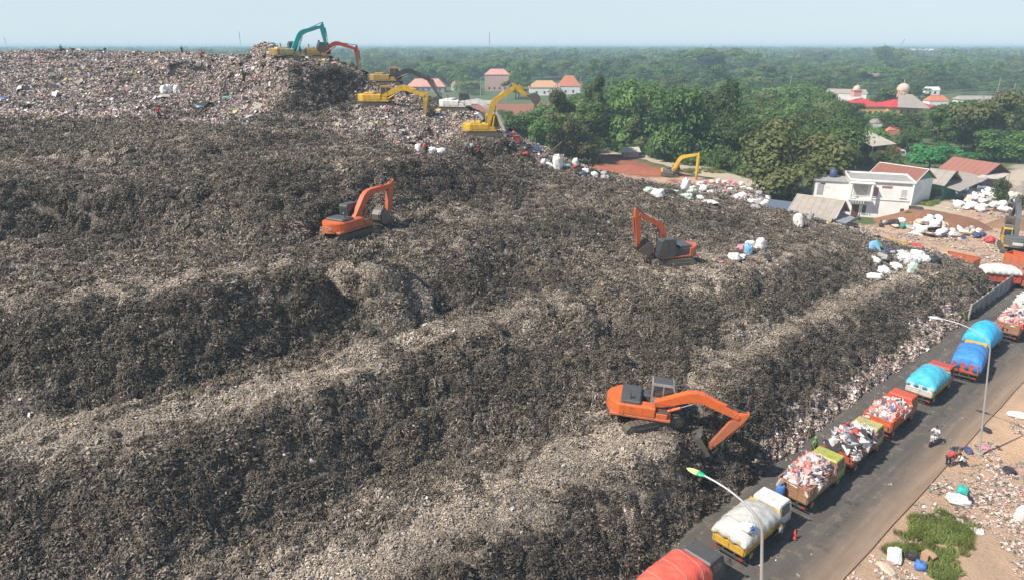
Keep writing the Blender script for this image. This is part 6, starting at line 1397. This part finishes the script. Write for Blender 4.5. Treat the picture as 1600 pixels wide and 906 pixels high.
    for i, (u0, u1, vt, ve, t_, lab) in enumerate(((586, 616, 101, 106, 800, 'white roofed sheds far off left of the warehouse'), (622, 682, 97, 102, 900, 'long white warehouse far off beyond the pink hall'), (928, 950, 91, 94, 1000, 'tiny white roof alone in the far forest'), (1226, 1264, 96, 102, 800, 'white warehouse half hidden in the wood'),
         (1308, 1326, 97, 100, 820, 'small white roof right of the hidden warehouse'), (1418, 1464, 77, 84, 1500, 'big pale blue factory hall near the horizon'), (1446, 1470, 136, 141, 430, 'low cream building behind the domed mosque'), (898, 922, 145, 149, 380, 'white flat-roofed shelter beside the lamp poles'),
         (1262, 1284, 84, 87, 1300, 'small pale hall near the horizon'), (958, 978, 112, 118, 560, 'red-roofed building glimpsed between dark trees'), (1138, 1158, 172, 180, 262, 'tan hut under the coconut palm'), (1500, 1560, 150, 156, 370, 'long grey-roofed barn before the yellow-green tree'))):
        hip(lab, u0, u1, vt, ve, t_, roofm=M_TERRA if 'red-' in lab else M_SHEET if ('tan' in lab or 'grey' in lab) else M_WSHEET, wallm=M_PLASTER, ridge=.9, depth=.35, name='far_building', cat='building', wins=2 if t_ < 600 else 0)
    t = hip('thatched stall with a pale wall at the start of the pale track', 970, 990, 196, 206, 222, roofm=mat('thatch', (.36, .26, .18), .95), wallm=mat('tan_wall', (.42, .25, .16)), ridge=.5, wins=1)
    o = at(985, 246); t = thing('scrap_stall', 'low stall of pink and white sheets beside the pale track', 'stall', o); MB().box((0, 0, .8), (4.5, 2.5, 1.6), .2).build('wall', mat('pink_sheet', (.55, .36, .33), .8, .5), t); slab('roof', [(-2.8, -1.8, 1.5), (2.6, -1.8, 1.6), (2.6, 1.8, 2.5), (-2.8, 1.8, 2.4)], mat('pale_sheet', (.55, .50, .45)), t)
    # concrete wall along the road
    a = road(61, -.1); n = 22; t = thing('concrete_wall', 'grey precast concrete wall along the road beside the last lorries', 'wall', (a.x, a.y, 0), RANG)
    for k in range(n):
        for j in range(4): MB().box((k * 2.0 + 1.0, 0, .28 + j * .5), (1.86, .07, .485), .012).build('panel', M_CONC, t)
        MB().box((k * 2.0, 0, 1.08), (.16, .18, 2.16), .015).build('post', M_CONC, t)

# ------------------------------------------------------------------ lamps and poles
M_GALV = mat('galvanised', (.46, .46, .45), .45, .25, (.25, .23, .2), scale=1, metal=.3)
def street_lamp(lab, base, h, reach, toward, heads, rb=.10):
    t = thing('street_lamp', lab, 'street lamp', base); d = Vector(toward).normalized()
    MB().box((0, 0, .15), (.35, .35, .3), .03).build('base', M_CONC, t); MB().tube([(0, 0, .1), (0, 0, h * .5), (0, 0, h * .84)], [rb, rb * .85, rb * .65], 10).build('pole', M_GALV, t)
    pts = [Vector((0, 0, h * .84)) + d * (reach * (1 - math.cos(s * 1.45)) / (1 - math.cos(1.45))) + Vector((0, 0, h * .16 * math.sin(s * 1.5))) for s in [i / 9 for i in range(10)]]
    MB().tube(pts, [rb * .62] * 5 + [rb * .5] * 5, 8).build('arm', M_GALV, t)
    hd = thing('lamp_head', None, None) if False else None
    e = pts[-1]; a = math.atan2(d.y, d.x); M = Matrix.Rotation(a, 3, 'Z')
    pr = [(-.1, .06), (.25, .12), (.7, .10), (.95, 0), (.7, -.07), (.2, -.08), (-.1, -.04)]
    for k, (mm, x0, x1) in enumerate(heads):
        mb = MB(); n = 10; vs = []
        for x, w_ in [(x0 + (x1 - x0) * i / 4, 0) for i in range(5)]:
            s = max(.06, math.sin(math.pi * min(1, max(0, (x + .12) / 1.15))) ** .6)
            for j in range(n): q = 6.283 * j / n; vs.append(e + M @ Vector((x, .19 * s * math.cos(q), .095 * s * math.sin(q))))
        mb.add(vs, [(i * n + j, i * n + (j + 1) % n, (i + 1) * n + (j + 1) % n, (i + 1) * n + j) for i in range(4) for j in range(n)] + [tuple(range(n)), tuple(range(4 * n, 5 * n))], 0, True); mb.build(['lamp_cap', 'lamp_cover'][k], mm, t)
    return t
def lamps():
    b = road(-.6, 8.75); l1 = street_lamp('street lamp with a green and yellow head bending over the nearest lorries', b, 10.9, 3.0, -RN, [(mat('lamp_green', (.02, .42, .20), .4, .1), -.12, .35), (mat('lamp_yellow', (.75, .72, .25), .4, .15), .35, 1.03)])
    b = road(30.5, 9.6); l2 = street_lamp('street lamp with a white head standing by the people sorting waste', b, 10.9, 3.2, -RN, [(M_GALV, -.12, .35), (P_WHITE, .35, 1.03)], .075)
    l1.rotation_euler = (0, R(-6.4), 0); l2.rotation_euler = (0, R(-8), 0)      # both posts lean
    def pole(lab, u, vt, vb, t_, r=.16, arm=False, name='utility_pole', cat='pole'):
        a = atd(u, vb, t_); b = atd(u, vt, t_); t = thing(name, lab, cat, (a.x, a.y, 0)); h = b.z; MB().tube([(0, 0, 0), (0, 0, h)], [r, r * .7], 6).build('pole', M_GALV, t)
        if arm: MB().tube([(0, 0, h - .1), (-1, 0, h + .5), (-2.4, 0, h + .4)], r * .5, 5).build('arm', M_GALV, t); MB().box((-2.7, 0, h + .35), (.9, .3, .15), .05).build('lamp_cover', M_GALV, t)
        else: MB().box((0, 0, h - .6), (1.6, .12, .12)).build('cross_arm', M_GALV, t)
        return t
    pole('thin straight pole beside the terracotta roof', 906, 119, 148, 400); pole('curved lamp pole right of the thin straight pole', 926, 124, 150, 380, arm=True, name='street_lamp', cat='street lamp')
    pole('grey pole standing over the wood above the coconut palm', 1233, 119, 146, 340, .22); pole('pole before the yellow-green tree top at the right', 1559, 122, 142, 420, .2); pole('pole at the right edge above the orange roof', 1582, 130, 152, 380, .2)
    pole('pole in front of the pink-roofed house', 751, 122, 142, 430, .2); pole('white pole at the end of the red earth strip', 791, 136, 160, 400, .25); pole('lamp pole beside the second dome', 1408, 137, 160, 310, .12, True, 'street_lamp', 'street lamp')
    pole('pole between the shrubs at the right edge by the white sacks', 1591, 278, 318, 150, .13)
    for u, vt, t_, lab in ((377, 50, 2600, 'lone radio mast on the horizon behind the waste heap'), (765, 50, 3000, 'faint radio mast on the horizon near the middle'), (11, 58, 3200, 'faint short mast on the horizon at the far left')):
        a = atd(u, 78, t_); t = thing('radio_mast', lab, 'mast', (a.x, a.y, 0)); h = atd(u, vt, t_).z
        for e in ((-1.2, -1.2), (1.2, -1.2), (0, 1.4)): MB().tube([(e[0], e[1], 0), (e[0] * .3, e[1] * .3, h)], .35, 4).build('leg', M_STEEL, t)
        for k in range(1, 12): z = h * k / 12; s = 1 - .7 * k / 12; MB().tube([(-1.2 * s, -1.2 * s, z), (1.2 * s, -1.2 * s, z), (0, 1.4 * s, z)], .15, 4).build('brace', M_STEEL, t)
    a = atd(1404, 80, 2400); t = thing('tower_crane', 'tiny crane jib leaning above the far forest', 'crane', (a.x, a.y, 0)); b = atd(1411, 61, 2400); MB().tube([(0, 0, 0), (0, 0, 26)], 1.0, 4).build('mast', M_STEEL, t); MB().tube([(0, 0, 24), (b.x - a.x, 0, b.z)], .9, 4).build('jib', M_STEEL, t)
    # poles over the dark end of the heap
    for (u0, v0, u1, v1, lab) in ((844, 252, 890, 212, 'long dark bamboo pole leaning at the tree-side edge of the heap'), (889, 214, 912, 238, 'dark bamboo pole slanting down beside the trees')):
        p = hit(845, 250); t_ = p.y * CP - (p.z - 30) * SP; q = atd(u0, v0, t_); r_ = atd(u1, v1, t_); tag(MB().tube([(0, 0, 0), r_ - q], .09, 6).build('bamboo_pole', M_WOODD, None, q), lab, 'pole')

# ------------------------------------------------------------------ sacks, rubbish and people
def sacks():
    g = random.Random(11)
    def one(u, v, c, k, s, lab, z=None, group=None): p = hit(u, v) if z is None else at(u, v, z); p.z -= .08; return sack(p, c, k, s, lab=lab, group=group)
    def field(n, u0, u1, v0, v1, cols, kinds, s, lab, group, ell=True):
        i = 0
        while i < n:
            a, b = g.uniform(-1, 1), g.uniform(-1, 1)
            if ell and a * a + b * b > 1: continue
            u = (u0 + u1) / 2 + a * (u1 - u0) / 2; v = (v0 + v1) / 2 + b * (v1 - v0) / 2; p = hit(u, v); c = g.choice(cols)
            cn = {'palegreen': 'pale green', 'skyblue': 'sky blue'}.get(c, c)
            sack(p - Vector((0, 0, .12)), c, g.choice(kinds), g.uniform(*s), lab=f'{cn} sack {lab}', group=f'{cn} sacks {group}'); i += 1
    for u, v, lab in ((256, 149, 'first of the white bulk bags standing on the upper heap'), (266, 147, 'middle one of the white bulk bags on the upper heap'), (277, 149, 'white bulk bag nearest the dark hollow on the upper heap')): one(u, v, 'white', 'standing', 1.15, lab)
    one(6, 156, 'blue', 'flat', 1.5, 'bright blue sheet bundle at the left picture edge'); one(355, 154, 'teal', 'flat', 1.0, 'small teal rag on the upper heap'); one(315, 170, 'skyblue', 'flat', 1.4, 'long pale blue plastic strip on the upper heap')
    one(418, 172, 'white', 'flat', 1.1, 'white plastic strip below the knoll'); one(331, 330, 'pink', 'flat', .6, 'small pink-white rag on the dark slope'); one(361, 252, 'navy', 'flat', .6, 'dark blue scrap in a hollow of the dark slope')
    for u, v, c, k, s, lab in ((655, 240, 'white', 'standing', .95, 'pointed white bag left of the sack row under the yellow digger'), (674, 242, 'white', 'round', 1.3, 'big white sack in the row under the yellow digger'), (690, 243, 'white', 'round', 1.25, 'rounded white sack at the end of the row under the yellow digger'),
        (650, 243, 'pink', 'flat', .9, 'pink rag beside the pointed white bag'), (816, 243, 'red', 'flat', 1.3, 'orange-red sheet on the slope under the red lorry bed'), (847, 262, 'white', 'standing', 1.0, 'white bulk bag leaning by the pair above the dark edge'), (858, 264, 'white', 'lying', 1.4, 'white sack lying between the bulk bags'),
        (872, 267, 'white', 'standing', 1.75, 'tallest white bulk bag at the dark edge of the heap'), (886, 264, 'skyblue', 'lying', 1.3, 'pale blue bag beside the tallest bulk bag'), (898, 262, 'white', 'standing', 1.2, 'slim white bulk bag before the bamboo poles'),
        (914, 274, 'white', 'round', 1.2, 'round white sack left of the tangled scrap'), (928, 279, 'white', 'round', 1.2, 'white sack before the tangled scrap'), (945, 282, 'grey', 'round', 1.1, 'grey bag in the tangled scrap'), (976, 287, 'green', 'flat', 1.0, 'green plastic crate-like bag on the brown slope')): one(u, v, c, k, s, lab)
    field(10, 905, 965, 262, 280, ['black', 'grey', 'cream', 'navy'], ['lying', 'flat'], (.7, 1.2), 'in the tangled scrap at the end of the pale track', 'in the tangled scrap')
    for u, v, c, k, s, lab in ((1013, 304, 'palegreen', 'round', 1.4, 'pale green-white sack at the start of the sack row'), (1028, 309, 'white', 'round', 1.7, 'big round white sack above the middle digger'), (1046, 305, 'black', 'lying', 1.3, 'black bag between the white sacks above the middle digger'), (1068, 300, 'white', 'standing', 1.5, 'white bulk bag left of the yellow digger bucket'),
        (1082, 303, 'palegreen', 'lying', 1.4, 'pale sack under the yellow digger bucket'), (1056, 303, 'palegreen', 'lying', 1.1, 'small pale sack left of the white bulk bag'), (1104, 319, 'white', 'flat', 1.9, 'flat white bundle on the crest of the brown hump'), (1093, 313, 'white', 'round', 1.0, 'small white sack above the flat bundle')): one(u, v, c, k, s, lab)
    field(24, 1080, 1175, 284, 304, ['white', 'white', 'white', 'cream', 'pink'], ['lying', 'round', 'flat'], (1.0, 1.7), 'on the red earth beside the pale track', 'on the red earth')
    field(24, 1145, 1200, 298, 328, ['white', 'white', 'white', 'grey', 'black', 'teal'], ['lying', 'round', 'flat'], (1.0, 1.7), 'heaped at the foot of the olive tree', 'at the foot of the olive tree')
    field(12, 1040, 1090, 296, 312, ['black', 'grey', 'navy', 'palegreen'], ['lying', 'flat'], (.9, 1.4), 'in the row of sacks above the middle digger', 'above the middle digger')
    field(14, 1205, 1262, 326, 345, ['white', 'red', 'cream', 'pink', 'grey'], ['flat', 'lying'], (.6, 1.1), 'strewn before the shack roof', 'before the shack')
    one(1249, 358, 'white', 'standing', 1.55, 'tall white bulk bag on the crest before the shack'); one(1264, 346, 'grey', 'standing', 1.2, 'greyish bulk bag behind the tall white one')
    for u, v, c, k, s, lab in ((1147, 408, 'white', 'round', 1.35, 'white sack at the left of the pile beside the middle digger'), (1136, 412, 'pink', 'flat', 1.1, 'pink-white rags at the foot of the sack pile'), (1168, 400, 'skyblue', 'standing', 1.2, 'blue plastic bag in the sack pile beside the middle digger'), (1160, 394, 'pink', 'round', 1.1, 'pink bag behind the blue one'),
        (1186, 392, 'white', 'standing', 1.3, 'whitest bulk bag at the right of the pile'), (1172, 388, 'white', 'round', 1.1, 'white sack behind the blue bag'), (1196, 404, 'black', 'flat', 1.3, 'dark rags under the whitest bulk bag'), (1155, 406, 'white', 'lying', 1.1, 'white sack lying in front of the pile')): one(u, v, c, k, s, lab)
    # the pile beside the blue sheet
    p = hit(1362, 392); o = thing('blue_sheet', 'pale blue plastic sheet propped up over bags at the yard corner', 'plastic sheet', p, .4); o.scale = (.75, .75, .6); MB().add([(-1.6, -.8, 0), (1.0, -1.0, .1), (1.5, .6, 1.9), (.2, .9, 1.6), (-.4, .1, 1.1)], [(0, 1, 4), (1, 2, 4), (2, 3, 4), (3, 0, 4)]).build('sheet', SC_COL['skyblue'], o); MB().add([(.6, -.6, 1.3), (1.5, .6, 1.95), (1.9, -.1, 1.2), (1.2, -.9, .9)], [(0, 1, 2, 3)]).build('flap', SC_COL['teal'], o)
    for u, v, c, k, s, lab in ((1366, 438, 'white', 'lying', 1.6, 'white sack lowest on the slope below the yard pile'), (1380, 428, 'white', 'lying', 1.7, 'upper of the two white sacks low on the slope'), (1366, 412, 'white', 'lying', 1.5, 'white sack behind the two on the slope'), (1377, 405, 'grey', 'lying', 1.3, 'grey sack behind the white ones'), (1398, 420, 'white', 'lying', 1.5, 'long white sack left of the pale green drum bag'),
        (1421, 428, 'palegreen', 'standing', 1.35, 'pale green upright bag on the slope edge'), (1443, 412, 'white', 'round', 1.6, 'white sack right of the pale green bag'), (1457, 414, 'black', 'round', 1.5, 'big black bag at the end of the yard pile'), (1453, 405, 'white', 'flat', 1.6, 'white sheet over the big black bag'), (1402, 400, 'navy', 'round', 1.0, 'navy bag behind the white pile')): one(u, v, c, k, s, lab)
    field(16, 1395, 1445, 400, 414, ['white', 'white', 'white', 'grey'], ['lying', 'round'], (1.1, 1.6), 'in the pile beside the orange open box', 'beside the orange box')
    field(8, 1370, 1400, 390, 405, ['navy', 'black', 'grey'], ['round', 'lying'], (.7, 1.1), 'under the pale blue sheet', 'under the pale blue sheet')
    def heap(n, cu, cv, ru, rv, h, cols, s, lab, group):
        i = 0
        while i < n:
            a, b = g.uniform(-1, 1), g.uniform(-1, 1); r = a * a + b * b
            if r > 1: continue
            p = at(cu + a * ru, cv + b * rv); p.z = h * (1 - r) * g.uniform(.6, 1.0); c = g.choice(cols); cn = c
            sack(p, c, g.choice(['lying', 'flat', 'round', 'flat']), g.uniform(*s), lab=f'{cn} sack {lab}', group=f'{cn} sacks {group}', tilt=.5); i += 1
    heap(46, 1452, 360, 24, 13, 1.9, ['white'] * 6 + ['grey', 'cream', 'navy'], (1.1, 1.7), 'in the big heap in front of the brown soil mound', 'in the heap before the soil mound')
    heap(26, 1405, 352, 32, 8, .5, ['white', 'white', 'grey', 'black', 'green', 'cream'], (.8, 1.4), 'strewn before the wall of the white house', 'before the white house')
    heap(30, 1495, 368, 40, 10, .5, ['white', 'cream', 'navy', 'grey', 'white'], (.7, 1.2), 'strewn between the soil mound and the scarlet lorry', 'between the mound and the scarlet lorry')
    heap(60, 1545, 318, 50, 17, 1.6, ['white'] * 8 + ['grey', 'cream'], (1.2, 1.9), 'in the wide white heap by the leafy shrubs', 'in the wide white heap')
    heap(14, 1500, 306, 14, 5, .6, ['white', 'palegreen', 'grey'], (1.0, 1.5), 'beside the lean-to post', 'beside the lean-to'); heap(8, 1538, 302, 9, 4, 1.5, ['white', 'pink'], (1.0, 1.4), 'on top of the blue and red car', 'on the car')
    o = at(1546, 380); sack(o, 'red', 'round', 1.5, lab='red round bundle on the bare yard near the grey digger'); sack(at(1432, 387), 'red', 'flat', 1.6, lab='red flat bundle on wheels-like frame beside the yellow box'); sack(at(1434, 393), 'black', 'flat', 2.0, lab='dark frame under the red flat bundle')
    # roadside
    z = .0
    for u, v, c, k, s, lab in ((1494, 786, 'white', 'lying', 1.25, 'big white sack on the bare roadside'), (1503, 770, 'teal', 'lying', .95, 'turquoise bag resting behind the big white roadside sack'), (1513, 780, 'black', 'flat', .7, 'black rag right of the big white roadside sack'), (1398, 873, 'white', 'lying', 1.05, 'white sack beside the grass near the kerb'),
        (1424, 873, 'black', 'round', .62, 'black bag between the white sack and the brown box'), (1436, 888, 'blue', 'round', .72, 'deep blue bag in front of the brown box'), (1590, 812, 'white', 'standing', .95, 'large white sack at the right picture edge'), (1512, 706, 'navy', 'lying', .8, 'navy bundle between the people and the lamp pole'),
        (1541, 674, 'black', 'lying', .62, 'black bag on the sand beyond the lamp pole'), (1470, 835, 'grey', 'flat', .5, 'grey rag at the grass edge'), (1526, 830, 'white', 'flat', .6, 'white plastic scrap right of the grass'), (1385, 890, 'cream', 'flat', .8, 'cream sheet near the kerb'), (1540, 700, 'pink', 'flat', .6, 'pink rag right of the lamp pole'), (1577, 736, 'black', 'flat', .9, 'dark cloth on the litter at the right'), (1590, 650, 'white', 'flat', 1.2, 'white sheet on the litter beyond the sand')):
        sack(at(u, v), c, k, s, lab=lab, cat='sack' if k != 'flat' else 'rag')
    t = thing('cardboard_box', 'brown cardboard box behind the deep blue bag', 'box', at(1447, 872), .5); MB().box((0, 0, .25), (.55, .45, .5), .01).build('carton', mat('cardboard', (.42, .27, .16), .9), t); MB().box((.0, -.36, .48), (.5, .28, .015), 0, Matrix.Rotation(.5, 3, 'X')).build('flap', mat('cardboard', (.42, .27, .16), .9), t)
def people():
    H = M_HAIR; S = M_SKIN
    WH, RD_, BK, BL, GR = cl('white', (.68, .68, .68)), cl('red', (.55, .04, .03)), cl('black', (.03, .03, .035)), cl('blue', (.08, .16, .35)), cl('grey', (.25, .26, .28))
    p = at(1480, 728); figure('person', 'person in a red top bending beside the kerb', p, R(30), BEND, (RD_, BK, S, H))
    p = at(1487, 716); figure('person', 'person in black leaning over behind the one in red', p, R(-60), BEND, (BK, BL, S, H))
    p = at(1503, 728); figure('person', 'person in a white top squatting over the sorted bags', p, R(160), SQUAT, (WH, BK, S, H))
    b = at(1457, 695); b.z = .12; a = RANG; motorbike('white scooter ridden down the asphalt beside the lorries', b, a + math.pi * 1.0, P_WHITE)
    figure('person', 'scooter rider in a white jacket on the asphalt', b + Matrix.Rotation(a + math.pi, 3, 'Z') @ Vector((-.15, 0, 0)), a + math.pi, RIDE, (WH, GR, S, H), hat=BK)
    q = road(19.4, 1.6); figure('person', 'person in a green hat standing between the brown and the brick red lorries', Vector((q.x, q.y, .9)), R(-60), STAND, (cl('green', (.10, .35, .10)), BK, S, H), hat=cl('hat_green', (.12, .42, .10)))
    q = road(9.4, 4.35); figure('person', 'person in dark clothes at the door of the white lorry cab', Vector((q.x, q.y, .12)), R(140), STAND, (GR, BK, S, H))
    for u, v, c, pz, lab in ((97, 85, BL, STAND, 'person in dark blue on the skyline, leftmost of the waste pickers'), (165, 85, BK, BEND, 'stooping person in black beside the dark hump on the skyline'), (285, 86, BK, STAND, 'person in black with arms out on the skyline'), (327, 85, BK, STAND, 'person in dark clothes just behind the red-clad one'),
            (343, 85, BK, BEND, 'stooping dark figure on the skyline nearest the knoll'), (317, 97, RD_, STAND, 'person in red a little below the skyline'), (250, 190, RD_, STAND, 'person in red on the lower edge of the fresh waste'), (666, 243, cl('orange', (.65, .15, .04)), BEND, 'person in orange among the white sacks under the yellow digger'),
            (729, 244, GR, STAND, 'person in grey standing below the yellow digger'), (737, 244, cl('paleblue', (.35, .42, .50)), STAND, 'person in pale blue next to the one in grey'), (747, 243, RD_, SQUAT, 'crouching person in red below the yellow digger')):
        p = hit(u, v); figure('person', lab, p, random.random() * 6.28, pz, (c, BK, S, H), h=1.72)
    p = hit(155, 84); sack(p - Vector((0, 0, .1)), 'black', 'lying', 1.6, lab='dark hump of bags on the skyline')
    # half-buried lorry beyond the yellow digger
    p = hit(812, 226); tk = truck('brick red lorry half hidden behind the end of the fresh waste', Vector((p.x, p.y, 0)), R(185), paint('brick_red', (.5, .07, .045)), paint('brick_red', (.5, .07, .045)), z=p.z - .7)
    waste_load('orange-topped load on the half hidden red lorry', Vector((p.x - 2.1, p.y - .1, p.z - .7)), R(5), 4.0, 2.0, .6, 'red', 160, 1.85, 20)
    for u, v, c, k, s, lab in ((806, 223, 'red', 'round', 1.4, 'orange bundle beside the half hidden lorry'), (838, 238, 'skyblue', 'lying', 1.3, 'pale blue sheet behind the red lorry'), (893, 264, 'red', 'flat', 1.2, 'red board under the bamboo poles')):
        q = hit(u, v); sack(q, c, k, s, lab=lab)

# ------------------------------------------------------------------ litter and grass on open ground
def litter():
    regs = [ # polygon of pixels on the ground, spacing, scale, z
        (px((1330, 906), (1448, 772), (1486, 738), (1530, 700), (1600, 640), (1760, 560), (1900, 700), (1800, 960), (1330, 960)), .95, (.35, .75), 3),
        (px((1520, 760), (1600, 690), (1760, 600), (1900, 700), (1700, 900), (1560, 906)), .9, (.4, .8), 3),
        (px((1330, 352), (1400, 345), (1500, 345), (1640, 372), (1660, 420), (1560, 430), (1480, 395), (1380, 385)), 1.1, (.5, 1.0), 3),
        (px((1480, 310), (1600, 300), (1680, 330), (1640, 350), (1500, 345)), 1.6, (.6, 1.1), 5),
        (px((930, 268), (1040, 282), (1180, 296), (1225, 330), (1150, 330), (1000, 300)), 1.2, (.5, 1.1), 3),
        (px((1270, 345), (1345, 345), (1360, 372), (1300, 362)), 1.3, (.4, .8), 3)]
    P_ = []; S_ = []
    for poly, sp, (a, b), sd_ in regs:
        x0, x1 = min(p.x for p in poly), max(p.x for p in poly); y0, y1 = min(p.y for p in poly), max(p.y for p in poly)
        A, B = np.meshgrid(np.arange(x0, x1, sp), np.arange(y0, y1, sp), indexing='ij'); A = (A + rng.uniform(-.5, .5, A.shape) * sp).ravel(); B = (B + rng.uniform(-.5, .5, B.shape) * sp).ravel()
        k = inpoly(A, B, poly) & (vnoise(A, B, 3.2, 60 + sd_) + .6 * vnoise(A, B, 1.2, 61) > -.25)
        s_, q = (A - RA.x) * RD.x + (B - RA.y) * RD.y, (A - RA.x) * RN.x + (B - RA.y) * RN.y
        k &= ~((q < RQ + .35) & (q > -3) & (s_ > -60) & (s_ < 90)); k &= sample(BASE, np.clip(A, GX0, GX1), np.clip(B, GY0, GY1)) < .05
        P_.append(np.stack([A[k], B[k], np.full(k.sum(), .0)], 1)); S_.append(a * .7 + (b * 1.5 - a * .7) * rng.random(k.sum()) ** 2.2)
    P_ = np.concatenate(P_); S_ = np.concatenate(S_); n = len(P_)
    ms = [patch(900 + q, 34, .85, ((.10, .42), (.05, .20)), .5, .06, .22) for q in range(6)]
    P_[:, 2] = .03; o = gn_scatter('ground_litter', ms, M_FRESH, P_, np.stack([np.zeros(n), np.zeros(n), rng.random(n) * 6.28], 1), np.stack([S_, S_, S_ * .8], 1), rng.uniform(1.1, 1.8, n), rng.integers(0, 6, n)); tag(o, 'scraps of plastic, paper and rag strewn over the bare ground', 'litter')
    m_ = 420; q_ = rng.uniform(.4, RQ - .3, m_); q_[:230] = rng.normal(1.0, .8, 230).clip(.1, 2.0); s_ = rng.uniform(-8, 85, m_)
    Pz = np.array([tuple(road(a, b, .135)) for a, b in zip(s_, q_)]); z_ = rng.uniform(.12, .42, m_)
    o = gn_scatter('road_litter', [patch(950 + q, 5, .5, ((.12, .45), (.06, .24)), .3, .03, .15) for q in range(6)], M_FRESH, Pz, np.stack([np.zeros(m_), np.zeros(m_), rng.random(m_) * 6.28], 1), np.stack([z_, z_, z_ * .6], 1), rng.uniform(.9, 1.6, m_), rng.integers(0, 6, m_)); tag(o, 'bits of paper and plastic dropped on the asphalt', 'litter')
    # grass
    gm = leaf_mat('grass_blades', [(.09, .13, .03), (.19, .25, .06), (.38, .38, .15)])
    def tuft(seed):
        g = np.random.default_rng(seed); V = []; F = []; Pk = []
        for k in range(90):
            a = g.random() * 6.28; r = .45 * g.random() ** .5; x, y = r * math.cos(a), r * math.sin(a); h = g.uniform(.15, .5); b = g.random() * 6.28; l = g.uniform(.1, .35); w_ = .022; o = len(V)
            V += [(x - w_, y, 0), (x + w_, y, 0), (x + w_ * .8 + l * .4 * math.cos(b), y + l * .4 * math.sin(b), h * .6), (x - w_ * .8 + l * .4 * math.cos(b), y + l * .4 * math.sin(b), h * .6), (x + l * math.cos(b), y + l * math.sin(b), h), (x + l * math.cos(b) + .01, y + l * math.sin(b), h)]
            F += [(o, o + 1, o + 2, o + 3), (o + 3, o + 2, o + 5, o + 4)]; Pk += [g.random()] * 2
        return np_mesh('tuft', V, F, gm, {'pick': ('FACE', 'FLOAT', Pk)})
    pts = []
    for (cu, cv, ru, rv, n_) in ((1462, 826, 40, 22, 120), (1450, 830, 22, 12, 90), (1465, 835, 62, 34, 60), (1500, 836, 18, 12, 50), (1408, 860, 26, 8, 45), (1474, 884, 22, 24, 70), (1450, 318, 12, 5, 60), (1100, 268, 40, 4, 60), (1210, 306, 20, 6, 120), (1425, 345, 10, 4, 40), (960, 263, 20, 3, 50)):
        i = 0
        while i < n_:
            a, b = random.uniform(-1, 1), random.uniform(-1, 1)
            if a * a + b * b > 1 - .35 * math.sin(5 * math.atan2(b, a) + cu): continue
            p = at(cu + a * ru, cv + b * rv)
            if RQ + .25 < road_sq(p)[1] or p.y > 80: pts.append(tuple(p))
            i += 1
    n = len(pts); s = rng.uniform(.35, .95, n); s = s * np.where(np.array(pts)[:, 1] > 80, 1.8, 1.0)
    o = gn_scatter('grass', [tuft(k) for k in range(4)], gm, pts, np.stack([np.zeros(n), np.zeros(n), rng.random(n) * 6.28], 1), np.stack([s, s, s], 1), np.ones(n), rng.integers(0, 4, n)); tag(o, 'bright green grass growing on the litter-strewn roadside', 'grass')

build_ground()
machines()
heap_mesh(); cover_heap()
queue(); yard_vehicles()
buildings(); lamps()
sacks(); people()
forest(); litter()
haze()
